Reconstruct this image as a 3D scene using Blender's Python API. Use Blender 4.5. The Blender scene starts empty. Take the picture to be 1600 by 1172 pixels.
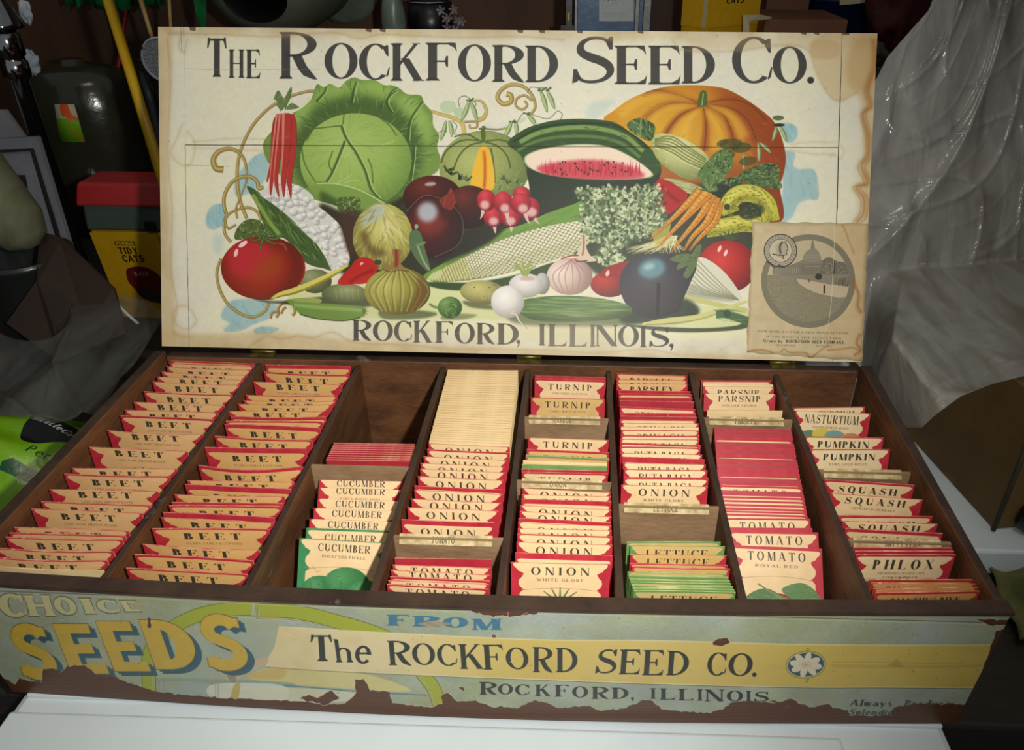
import bpy, math, random
import numpy as np
from mathutils import Matrix, Vector
random.seed(4)
SC = bpy.context.scene
COL = SC.collection
# ---------------------------------------------------------------- camera, light, exposure
CAM = np.array([0.06848, -0.34878, 0.51549]); ROT = (1.0394293, -0.0045089, 0.0343839); FPX = 1169.795; CX, CY = 67.8535, -33.8996
cam_data = bpy.data.cameras.new('camera'); cam = bpy.data.objects.new('camera', cam_data); COL.objects.link(cam)
cam.location = CAM; cam.rotation_euler = ROT
cam_data.sensor_fit = 'HORIZONTAL'; cam_data.sensor_width = 36.0; cam_data.lens = FPX / 1600 * 36
cam_data.shift_x = -CX / 1600; cam_data.shift_y = CY / 1600
cam_data.clip_start = .01
SC.camera = cam
Rm = np.array(Matrix.Rotation(ROT[2], 3, 'Z') @ Matrix.Rotation(ROT[1], 3, 'Y') @ Matrix.Rotation(ROT[0], 3, 'X'))

world = bpy.data.worlds.new('world'); SC.world = world; world.use_nodes = True
bg = world.node_tree.nodes['Background']; bg.inputs[0].default_value = (.9, .95, 1, 1); bg.inputs[1].default_value = .17
# the camera's own flash, a hand's breadth to the right of the lens
fl = bpy.data.lights.new('flash', 'SPOT'); flo = bpy.data.objects.new('flash', fl); COL.objects.link(flo)
flo.location = Vector(CAM + Rm @ np.array([.085, .02, 0])); flo.rotation_euler = ROT
aim = Vector((-.085, .33, .205)) - flo.location; flo.rotation_euler = aim.to_track_quat('-Z', 'Y').to_euler()
fl.energy = 22.5; fl.shadow_soft_size = .012; fl.spot_size = math.radians(103); fl.spot_blend = 1.0; fl.color = (1, .985, .93)
# dim shop lamp overhead
la = bpy.data.lights.new('shop_lamp', 'AREA'); lao = bpy.data.objects.new('shop_lamp', la); COL.objects.link(lao)
lao.location = (.1, -.5, 2.0); lao.rotation_euler = (math.radians(-16), 0, 0); la.size = .5; la.energy = 6; la.color = (1, .86, .66)
SC.view_settings.view_transform = 'Standard'; SC.view_settings.look = 'None'; SC.view_settings.gamma = 1; SC.view_settings.use_curve_mapping = False
SC.view_settings.exposure = 0.0

# ---------------------------------------------------------------- geometry helpers
def ray(px, py):
    return Rm @ np.array([(px - 800 - CX) / FPX, -(py - 586 - CY) / FPX, -1.])
def uz(px, py, z): d = ray(px, py); return CAM + d * ((z - CAM[2]) / d[2])
def uy(px, py, Y): d = ray(px, py); return CAM + d * ((Y - CAM[1]) / d[1])
def upl(px, py, P0, n): d = ray(px, py); n = np.array(n); return CAM + d * (np.dot(np.array(P0) - CAM, n) / np.dot(d, n))
# ---------------------------------------------------------------- flat print painting (numpy)
RNG = np.random.default_rng(7)

def homography(src, dst):
    A = []
    for (x, y), (u, v) in zip(src, dst):
        A.append([x, y, 1, 0, 0, 0, -u * x, -u * y, -u]); A.append([0, 0, 0, x, y, 1, -v * x, -v * y, -v])
    _, _, vt = np.linalg.svd(np.array(A, float))
    return vt[-1].reshape(3, 3)

def happly(M, P):
    P = np.asarray(P, float).reshape(-1, 2)
    q = np.c_[P, np.ones(len(P))] @ M.T
    return q[:, :2] / q[:, 2:3]

def smooth(P, closed=True, n=6):
    P = np.asarray(P, float)
    if len(P) < 3: return P
    if closed: Q = np.vstack([P[-1:], P, P[:2]])
    else: Q = np.vstack([2 * P[:1] - P[1:2], P, 2 * P[-1:] - P[-2:-1]])
    t = np.linspace(0, 1, n, endpoint=False)[:, None]
    out = []
    for i in range(len(Q) - 3):
        p0, p1, p2, p3 = Q[i:i + 4]
        out.append(.5 * ((2 * p1) + (p2 - p0) * t + (2 * p0 - 5 * p1 + 4 * p2 - p3) * t ** 2 + (3 * p1 - p0 - 3 * p2 + p3) * t ** 3))
    if not closed: out.append(P[-1:])
    return np.vstack(out)

def coverage(P, w, h, ss=3):
    """anti-aliased even-odd coverage of polygon P (canvas px): returns x0,y0,mask"""
    x0 = max(0, int(math.floor(P[:, 0].min()))); x1 = min(w, int(math.ceil(P[:, 0].max())) + 1)
    y0 = max(0, int(math.floor(P[:, 1].min()))); y1 = min(h, int(math.ceil(P[:, 1].max())) + 1)
    if x1 <= x0 or y1 <= y0: return None
    ys = y0 + (np.arange((y1 - y0) * ss) + .5) / ss
    A = P; B = np.roll(P, -1, 0)
    d = B[:, 1] - A[:, 1]; d = np.where(np.abs(d) < 1e-9, 1e-9, d)
    hit = (A[None, :, 1] <= ys[:, None]) != (B[None, :, 1] <= ys[:, None])
    X = A[None, :, 0] + (ys[:, None] - A[None, :, 1]) * ((B[:, 0] - A[:, 0]) / d)[None]
    X = np.where(hit, X, np.inf)
    k = int(hit.sum(1).max())
    if k == 0: return None
    X = np.sort(X, 1)[:, :k]
    W = x1 - x0
    acc = np.zeros(((y1 - y0) * ss, W + 2), np.float32)
    r, c = np.nonzero(np.isfinite(X))
    sg = np.where(c % 2 == 0, 1., -1.)
    xv = np.clip(X[r, c] - x0, 0, W)
    i = np.floor(xv).astype(int); f = xv - i
    np.add.at(acc, (r, i), sg * (1 - f)); np.add.at(acc, (r, i + 1), sg * f)
    m = np.cumsum(acc, 1)[:, :W].reshape(y1 - y0, ss, W).mean(1)
    return x0, y0, np.clip(m, 0, 1)

def boxblur(a, r):
    r = int(r)
    if r < 1: return a
    for ax in (0, 1):
        for _ in range(2):
            p = np.pad(a, [(r + 1, r) if k == ax else (0, 0) for k in (0, 1)], mode='edge')
            c = np.cumsum(p, ax)
            n = a.shape[ax]
            a = (np.take(c, range(2 * r + 1, 2 * r + 1 + n), ax) - np.take(c, range(0, n), ax)) / (2 * r + 1)
    return a

def vnoise(w, h, cell, seed=0, octaves=3):
    r = np.random.default_rng(seed); out = np.zeros((h, w), np.float32); amp = 1; tot = 0
    for _ in range(octaves):
        gw, gh = int(w / cell) + 3, int(h / cell) + 3
        g = r.random((gh, gw)).astype(np.float32)
        x = np.arange(w) / cell; y = np.arange(h) / cell
        xi = x.astype(int); yi = y.astype(int); fx = x - xi; fy = y - yi
        fx = fx * fx * (3 - 2 * fx); fy = (fy * fy * (3 - 2 * fy))[:, None]
        g0 = g[yi][:, xi] * (1 - fx) + g[yi][:, xi + 1] * fx
        g1 = g[yi + 1][:, xi] * (1 - fx) + g[yi + 1][:, xi + 1] * fx
        out += amp * (g0 * (1 - fy) + g1 * fy); tot += amp; amp *= .5; cell = max(1.5, cell / 2)
    return out / tot

def C8(*c): return np.array(c, np.float32) / 255.

class Canvas:
    def __init__(s, w, h, base, M=None, pre=None):
        s.pre = pre
        s.w, s.h = w, h
        s.a = np.ones((h, w, 3), np.float32) * C8(*base)
        s.M = np.eye(3) if M is None else M
        s.Mi = np.linalg.inv(s.M); s.clip = None
        o = happly(s.M, [(800, 300), (801, 300)]) if M is not None else np.array([(0, 0), (1, 0)])
        s.k = float(np.linalg.norm(o[1] - o[0]))
    def photo(s, x0, y0, w, h):
        X, Y = np.meshgrid(np.arange(x0, x0 + w) + .5, np.arange(y0, y0 + h) + .5)
        q = np.stack([X, Y, np.ones_like(X)], -1) @ s.Mi.T
        return q[..., 0] / q[..., 2], q[..., 1] / q[..., 2]
    def mask(s, P, sm=True, closed=True, blur=0):
        P = np.asarray(P, float)
        if sm and len(P) > 3: P = smooth(P)
        Q = s.pre(P) if s.pre else happly(s.M, P)
        b = blur * s.k
        if b > .7:
            pad = int(b * 2) + 2
            r = coverage(Q - [Q[:, 0].min() - pad, Q[:, 1].min() - pad], int(np.ptp(Q[:, 0])) + 2 * pad + 2, int(np.ptp(Q[:, 1])) + 2 * pad + 2)
            if r is None: return None
            big = np.zeros((int(np.ptp(Q[:, 1])) + 2 * pad + 2, int(np.ptp(Q[:, 0])) + 2 * pad + 2), np.float32)
            big[r[1]:r[1] + r[2].shape[0], r[0]:r[0] + r[2].shape[1]] = r[2]
            big = boxblur(big, b * .8)
            ox = int(round(Q[:, 0].min() - pad)); oy = int(round(Q[:, 1].min() - pad))
            xa, ya = max(0, ox), max(0, oy); xb, yb = min(s.w, ox + big.shape[1]), min(s.h, oy + big.shape[0])
            if xb <= xa or yb <= ya: return None
            return xa, ya, big[ya - oy:yb - oy, xa - ox:xb - ox]
        return coverage(Q, s.w, s.h)
    def put(s, r, col, alpha=1.):
        if r is None: return
        x0, y0, m = r
        h, w = m.shape
        if h == 0 or w == 0: return
        if s.clip is not None: m = m * s.clip[y0:y0 + h, x0:x0 + w]
        if callable(col):
            c = col(*s.photo(x0, y0, w, h))
            if isinstance(c, tuple): c, al = c; m = m * al
        else: c = C8(*col)
        v = s.a[y0:y0 + h, x0:x0 + w]
        m = (m * alpha)[..., None]
        v += (c - v) * m
    def poly(s, P, col, alpha=1., sm=True, blur=0): s.put(s.mask(P, sm, blur=blur), col, alpha)
    def stroke(s, P, w, col, alpha=1., blur=0, w2=None, n=6):
        P = smooth(P, False, n) if len(P) > 2 else np.linspace(P[0], P[-1], 4)
        d = np.gradient(P, axis=0); d /= np.linalg.norm(d, axis=1)[:, None] + 1e-9
        nn = np.c_[-d[:, 1], d[:, 0]]
        t = np.linspace(0, 1, len(P))
        if callable(w): ww = w(t)
        elif w2 is not None: ww = w + (w2 - w) * t
        else: ww = np.full(len(P), float(w))
        Q = np.vstack([P + nn * ww[:, None] / 2, (P - nn * ww[:, None] / 2)[::-1]])
        s.poly(Q, col, alpha, sm=False, blur=blur)
    def setclip(s, P=None, sm=True, inv=False):
        if P is None: s.clip = None; return
        r = s.mask(P, sm); c = np.zeros((s.h, s.w), np.float32)
        if r is not None: c[r[1]:r[1] + r[2].shape[0], r[0]:r[0] + r[2].shape[1]] = r[2]
        s.clip = 1 - c if inv else c
    def ell(s, cx, cy, rx, ry, col, ang=0, alpha=1., blur=0):
        t = np.linspace(0, 2 * np.pi, 40, endpoint=False); c, q = math.cos(math.radians(ang)), math.sin(math.radians(ang))
        x, y = rx * np.cos(t), ry * np.sin(t)
        s.poly(np.c_[cx + x * c - y * q, cy + x * q + y * c], col, alpha, sm=False, blur=blur)
    def ball(s, cx, cy, rx, ry, lit, mid, dark, ang=0, hx=-.35, hy=-.4, P=None, alpha=1., pw=1.0):
        """printed modelling of a round vegetable"""
        lit, mid, dark = C8(*lit), C8(*mid), C8(*dark)
        c, q = math.cos(math.radians(ang)), math.sin(math.radians(ang))
        def f(X, Y):
            dx, dy = X - cx, Y - cy
            u = (dx * c + dy * q) / rx; v = (-dx * q + dy * c) / ry
            d = np.sqrt((u - hx) ** 2 + (v - hy) ** 2) / 1.45
            d = np.clip(d, 0, 1)[..., None] ** pw
            return np.where(d < .45, lit + (mid - lit) * (d / .45), mid + (dark - mid) * ((d - .45) / .55)).astype(np.float32)
        if P is None: s.ell(cx, cy, rx, ry, f, ang, alpha)
        else: s.poly(P, f, alpha)
    def hatch(s, P, n, ln, wd, cols, ang, jit=20, alpha=.6, curve=0, sm=True):
        """many small brush strokes inside P"""
        P = np.asarray(P, float); old = s.clip
        s.setclip(P, sm)
        if old is not None: s.clip = s.clip * old
        x0, y0 = P.min(0); x1, y1 = P.max(0)
        for _ in range(n):
            x, y = RNG.uniform(x0, x1), RNG.uniform(y0, y1)
            a = math.radians((ang(x, y) if callable(ang) else ang) + RNG.uniform(-jit, jit)); L = ln * RNG.uniform(.5, 1.4)
            dx, dy = math.cos(a) * L / 2, math.sin(a) * L / 2
            mx, my = x + RNG.uniform(-curve, curve), y + RNG.uniform(-curve, curve)
            s.stroke([(x - dx, y - dy), (mx, my), (x + dx, y + dy)], lambda t: wd * np.sin(np.pi * (t * .9 + .05)), cols[RNG.integers(len(cols))], alpha * RNG.uniform(.5, 1), n=3)
        s.clip = old

# ---- lettering: a small roman alphabet made of stems, bowls and serifs (unit cap height, y up)
def _ring(cx, cy, rx, ry, a0, a1, tv, th, n=26):
    t = np.radians(np.linspace(a0, a1, n))
    o = np.c_[cx + rx * np.cos(t), cy + ry * np.sin(t)]; i = np.c_[cx + (rx - tv) * np.cos(t), cy + (ry - th) * np.sin(t)]
    return np.vstack([o, i[::-1]])

def glyph(ch, T=.17, t=.055, sf=.09, sl=.05, block=False):
    """returns (polys, advance)"""
    def stem(x, y0=0, y1=1, w=None, b=True, u=True):
        w = T if w is None else w; g = []
        g.append([(x - w / 2, y0), (x + w / 2, y0), (x + w / 2, y1), (x - w / 2, y1)])
        k = sf * .9
        if b: g.append([(x - w / 2 - k, y0), (x + w / 2 + k, y0), (x + w / 2 + k, y0 + sl * .6), (x + w / 2, y0 + sl * 2), (x - w / 2, y0 + sl * 2), (x - w / 2 - k, y0 + sl * .6)])
        if u: g.append([(x - w / 2 - k, y1), (x + w / 2 + k, y1), (x + w / 2 + k, y1 - sl * .6), (x + w / 2, y1 - sl * 2), (x - w / 2, y1 - sl * 2), (x - w / 2 - k, y1 - sl * .6)])
        return g
    def bar(x0, x1, y, h=None): h = t if h is None else h; return [[(x0, y - h / 2), (x1, y - h / 2), (x1, y + h / 2), (x0, y + h / 2)]]
    def diag(x0, y0, x1, y1, w): return [[(x0 - w / 2, y0), (x0 + w / 2, y0), (x1 + w / 2, y1), (x1 - w / 2, y1)]]
    def foot(x, y, w): k = sf; q = sl * .8 if y < .5 else -sl * .8; return [[(x - w / 2 - k, y), (x + w / 2 + k, y), (x + w / 2 + k * .6, y + q), (x - w / 2 - k * .6, y + q)]]
    def beakR(x, y, d): # serif at end of a thin arm; d=+1 hangs down, -1 up
        return [[(x - .16, y), (x, y), (x + .03, y - d * .24), (x - .03, y - d * .13), (x - .16, y - d * t)]]
    G = []; adv = .8
    if block and ch == 'E': return [np.array(g, float) for g in ([(0, 0), (T, 0), (T, 1), (0, 1)], [(0, 1 - t), (.72, 1 - t), (.72, 1), (0, 1)], [(0, .5 - t * .5), (.64, .5 - t * .5), (.64, .5 + t * .5), (0, .5 + t * .5)], [(0, 0), (.78, 0), (.78, t), (0, t)])], .8
    if ch == 'A': G = diag(.07, 0, .38, 1, t * 1.1) + diag(.70, 0, .38, 1, T * 1.05) + bar(.16, .6, .32) + foot(.07, 0, t) + foot(.70, 0, T); adv = .86
    elif ch == 'B': G = stem(.17) + [_ring(.30, .745, .26, .255, -90, 90, T, t), _ring(.32, .265, .31, .265, -90, 90, T * 1.05, t)] + bar(.17, .31, 1 - t / 2) + bar(.17, .33, .505) + bar(.17, .33, t / 2); adv = .74
    elif ch in 'CG':
        G = [_ring(.47, .5, .42, .52, 48, 312, T * 1.05, t)] + [[(.73, .97), (.79, .97), (.80, .66), (.76, .66), (.69, .80), (.66, .88)]]
        if ch == 'C': G += [[(.74, .10), (.80, .34), (.83, .34), (.80, .13), (.75, .06)]]
        else: G += stem(.72, .06, .42, T * .9, False, True)
        adv = .88
    elif ch == 'D': G = stem(.17) + [_ring(.28, .5, .50, .5, -90, 90, T * 1.05, t)] + bar(.17, .3, 1 - t / 2) + bar(.17, .3, t / 2); adv = .88
    elif ch in 'EFL':
        G = stem(.17)
        if ch in 'EF': G += bar(.17, .6, 1 - t / 2) + beakR(.66, 1, 1) + bar(.17, .48, .51) + [[(.46, .65), (.50, .65), (.50, .37), (.46, .37), (.43, .49), (.43, .53)]]
        if ch in 'EL': G += bar(.17, .62, t / 2) + beakR(.68, 0, -1)
        adv = .76
    elif ch == 'H': G = stem(.16) + stem(.72) + bar(.16, .72, .51); adv = .9
    elif ch == 'I': G = stem(.18); adv = .37
    elif ch == 'J': G = stem(.3, .2, 1, T, False, True) + [_ring(.14, .22, .245, .24, 180, 360, T * .8, t)]; adv = .5
    elif ch == 'K': G = stem(.17) + [[(.22, .36), (.22, .46), (.62, 1), (.72, 1)]] + diag(.72, 0, .38, .60, T * 1.1) + foot(.66, 1, t * 2) + foot(.72, 0, T); adv = .88
    elif ch == 'M': G = stem(.12, w=t * 1.1) + stem(.86, w=T) + diag(.47, 0, .18, 1, T) + diag(.47, 0, .80, 1, t * 1.2); adv = 1.04
    elif ch == 'N': G = stem(.13, w=t * 1.1, b=True) + stem(.75, w=t * 1.1, b=False) + diag(.72, 0, .15, 1, T * 1.1); adv = .88
    elif ch in 'OQ':
        G = [_ring(.45, .5, .42, .52, 0, 180, T * 1.05, t), _ring(.45, .5, .42, .52, 180, 360, T * 1.05, t)]
        if ch == 'Q': G += [[(.40, .10), (.52, .14), (.80, -.16), (.92, -.16), (.90, -.22), (.72, -.22)]]
        adv = .92
    elif ch == 'P': G = stem(.17) + [_ring(.31, .72, .30, .28, -90, 90, T, t)] + bar(.17, .32, 1 - t / 2) + bar(.17, .32, .465); adv = .72
    elif ch == 'R': G = stem(.17) + [_ring(.31, .735, .475, .265, -90, 90, T * 1.1, t)] + bar(.17, .32, 1 - t / 2) + bar(.17, .34, .495) + [[(.29, .49), (.48, .51), (.58, .28), (.80, -.02), (.70, -.01), (.52, .07), (.42, .2)]]; adv = .84
    elif ch == 'S':
        P = np.array([(.62, .83), (.52, .94), (.36, .965), (.22, .90), (.155, .77), (.19, .64), (.32, .55), (.48, .47), (.59, .36), (.61, .22), (.52, .09), (.36, .03), (.20, .05), (.09, .16)])
        S = smooth(P, False, 5); u = np.linspace(0, 1, len(S))
        w = t + (T * 1.1 - t) * np.exp(-((u - .5) / .2) ** 2) if not block else np.full(len(S), T * .8)
        d = np.gradient(S, axis=0); d /= np.linalg.norm(d, axis=1)[:, None]; nn = np.c_[-d[:, 1], d[:, 0]]
        G = [np.vstack([S + nn * w[:, None] / 2, (S - nn * w[:, None] / 2)[::-1]])] + ([[(.50, 1.0), (.72, 1.0), (.72, .80), (.50, .84)], [(.02, .0), (.30, .0), (.28, .16), (.02, .2)]] if block else [[(.66, 1.0), (.60, .98), (.54, .90), (.60, .72), (.65, .72)], [(.03, .0), (.09, .02), (.17, .10), (.10, .30), (.05, .30)]]); adv = .74
    elif ch == 'T': G = stem(.38, u=False) + bar(.06, .70, 1 - t / 2) + [[(.02, .74), (.06, .74), (.14, 1 - t), (.12, 1.02), (.05, 1.02)], [(.74, .74), (.70, .74), (.62, 1 - t), (.64, 1.02), (.71, 1.02)]]; adv = .78
    elif ch == 'U': G = stem(.17, .3, 1, T, False, True) + stem(.70, .3, 1, t * 1.1, False, True) + [_ring(.42, .32, .335, .33, 180, 360, T, t)]; adv = .86
    elif ch == 'V': G = diag(.40, 0, .12, 1, T) + diag(.40, 0, .70, 1, t * 1.1) + foot(.12, 1, T) + foot(.7, 1, t); adv = .82
    elif ch == 'W': G = diag(.32, 0, .10, 1, T) + diag(.32, 0, .52, 1, t) + diag(.72, 0, .50, 1, T) + diag(.72, 0, .96, 1, t) + foot(.1, 1, T) + foot(.96, 1, t); adv = 1.08
    elif ch == 'X': G = diag(.70, 0, .14, 1, T) + diag(.12, 0, .68, 1, t) + foot(.14, 1, T) + foot(.68, 1, t) + foot(.12, 0, t) + foot(.7, 0, T); adv = .84
    elif ch == 'Y': G = stem(.40, 0, .5, T, True, False) + diag(.40, .45, .12, 1, T) + diag(.40, .45, .70, 1, t) + foot(.12, 1, T) + foot(.7, 1, t); adv = .82
    elif ch == 'Z': G = diag(.10, 0, .64, 1, T) + bar(.08, .66, 1 - t / 2) + bar(.08, .68, t / 2); adv = .76
    elif ch == '.': G = [_ring(.12, .09, .10, .10, 0, 360, .1, .1)]; adv = .28
    elif ch == ',': G = [_ring(.12, .09, .10, .10, 0, 360, .1, .1), [(.17, .13), (.22, .08), (.16, -.12), (.06, -.2)]]; adv = .3
    elif ch == "'": G = [[(.08, 1), (.20, 1), (.12, .72), (.08, .72)]]; adv = .26
    elif ch == '9': G = [_ring(.33, .68, .27, .32, 0, 360, T, t * 1.5), _ring(.28, .5, .32, .5, -80, 30, T, t * 1.4)]; adv = .68
    elif ch == '8': G = [_ring(.33, .74, .24, .26, 0, 360, T, t * 1.5), _ring(.33, .26, .29, .27, 0, 360, T, t * 1.5)]; adv = .68
    elif ch == 'h': G = stem(.15, u=False) + [_ring(.36, .42, .28, .22, 0, 150, T, t * 1.4)] + stem(.56, 0, .45, T, True, False) + [[(.03, 1.0), (.15, 1.02), (.15, .93), (.05, .96)]]; adv = .72
    elif ch == 'e': G = [_ring(.33, .31, .29, .33, 0, 320, T, t * 1.3)] + bar(.12, .6, .36, t * 1.1); adv = .64
    elif ch == 'a': G = [_ring(.28, .2, .24, .21, 0, 360, T * .8, t * 1.2), _ring(.30, .42, .2, .22, 20, 170, T, t)] + stem(.47, .02, .45, T, False, False) + [[(.4, 0), (.62, 0), (.62, .05), (.5, .1)]]; adv = .62
    elif ch == 'o': G = [_ring(.31, .31, .28, .33, 0, 360, T, t * 1.3)]; adv = .62
    elif ch == 'n' or ch == 'r':
        G = stem(.15, 0, .62, T) + [_ring(.36, .42, .26 if ch == 'n' else .2, .22, 0 if ch == 'n' else 40, 160, T, t * 1.4)]
        if ch == 'n': G += stem(.54, 0, .45, T, True, False)
        adv = .72 if ch == 'n' else .52
    elif ch == 'i': G = stem(.16, 0, .62, T) + [_ring(.15, .86, .1, .1, 0, 360, .1, .1)]; adv = .32
    elif ch == 'l': G = stem(.16); adv = .32
    elif ch in 'dbpcuwsyg':
        if ch == 'd': G = [_ring(.3, .31, .27, .33, 0, 360, T, t * 1.3)] + stem(.52, 0, 1, T)
        if ch == 'b': G = [_ring(.36, .31, .27, .33, 0, 360, T, t * 1.3)] + stem(.15, 0, 1, T, False)
        if ch == 'p': G = [_ring(.36, .31, .27, .33, 0, 360, T, t * 1.3)] + stem(.15, -.35, .62, T)
        if ch == 'c': G = [_ring(.33, .31, .29, .33, 45, 315, T, t * 1.3)]
        if ch == 'u': G = [_ring(.32, .24, .25, .25, 180, 360, T, t * 1.3)] + stem(.15, .2, .62, T, False) + stem(.52, 0, .62, T, False)
        if ch == 'w': G = diag(.22, 0, .08, .62, T) + diag(.22, 0, .38, .62, t) + diag(.52, 0, .38, .62, T) + diag(.52, 0, .7, .62, t)
        if ch == 's': G = [_ring(.27, .46, .19, .17, 60, 270, T * .7, t * 1.4), _ring(.27, .15, .2, .16, -120, 90, T * .7, t * 1.4)]
        if ch == 'y': G = diag(.3, 0, .1, .62, T) + [[(.1, -.35), (.2, -.35), (.6, .62), (.53, .62)]]
        if ch == 'g': G = [_ring(.3, .36, .25, .27, 0, 360, T, t * 1.3), _ring(.3, -.12, .27, .2, 0, 360, T * .5, t * 1.2)] + bar(.5, .64, .6)
        adv = .64 if ch != 'w' else .8
    elif ch == '&': G = [_ring(.33, .77, .2, .22, 0, 360, T * .7, t), _ring(.33, .27, .3, .29, 0, 360, T, t)]; adv = .74
    elif ch == '-': G = bar(.06, .34, .35, t * 1.5); adv = .4
    return [np.array(g, float) for g in G], adv

def letter(cv, ch, x0, x1, yt, yb, col, alpha=1., yb2=None, yt2=None, slant=0, **kw):
    """one glyph stretched over a photo-space box (yt2/yb2: right-hand top/bottom)"""
    G, adv = glyph(ch, **kw)
    allp = np.vstack(G); gx0, gx1 = allp[:, 0].min(), allp[:, 0].max()
    yt2 = yt if yt2 is None else yt2; yb2 = yb if yb2 is None else yb2
    for g in G:
        u = (g[:, 0] - gx0) / (gx1 - gx0); v = g[:, 1]
        X = x0 + (x1 - x0) * u + slant * v
        yl = yb + (yt - yb) * v; yr = yb2 + (yt2 - yb2) * v
        cv.poly(np.c_[X, yl + (yr - yl) * u], col, alpha, sm=False)

def textline(cv, s, p0, p1, size, col, alpha=1., track=.06, slant=0, fit=True, **kw):
    """text along p0->p1 baseline, cap height = size (photo px or canvas units)"""
    L = []; x = 0
    for ch in s:
        if ch == ' ': x += .42; continue
        G, adv = glyph(ch, **kw)
        L += [g + [x, 0] for g in G]; x += adv + track
    W = x - track
    p0 = np.array(p0, float); p1 = np.array(p1, float); D = p1 - p0; ln = np.linalg.norm(D); e = D / ln; nrm = np.array([e[1], -e[0]])
    sx = ln / W if fit else size
    if not fit: p0 = p0 + e * (ln - W * size) / 2
    for g in L:
        Q = p0 + e * (g[:, :1] * sx) + nrm * (g[:, 1:] * size) + e * (g[:, 1:] * slant * size)
        cv.poly(Q, col, alpha, sm=False)

def crop(x0, y0, k): return lambda P: [(x0 + x / k, y0 + y / k) for x, y in P]
K1, K2, K3, K4 = crop(310, 110, 5.0968), crop(310, 300, 5.0968), crop(600, 110, 5.0968), crop(600, 300, 5.0968)
K5, K6, K7 = crop(880, 110, 3.8095), crop(880, 280, 4.687), crop(1150, 330, 4.883)
def pt(K, x, y): return K([(x, y)])[0]

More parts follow.
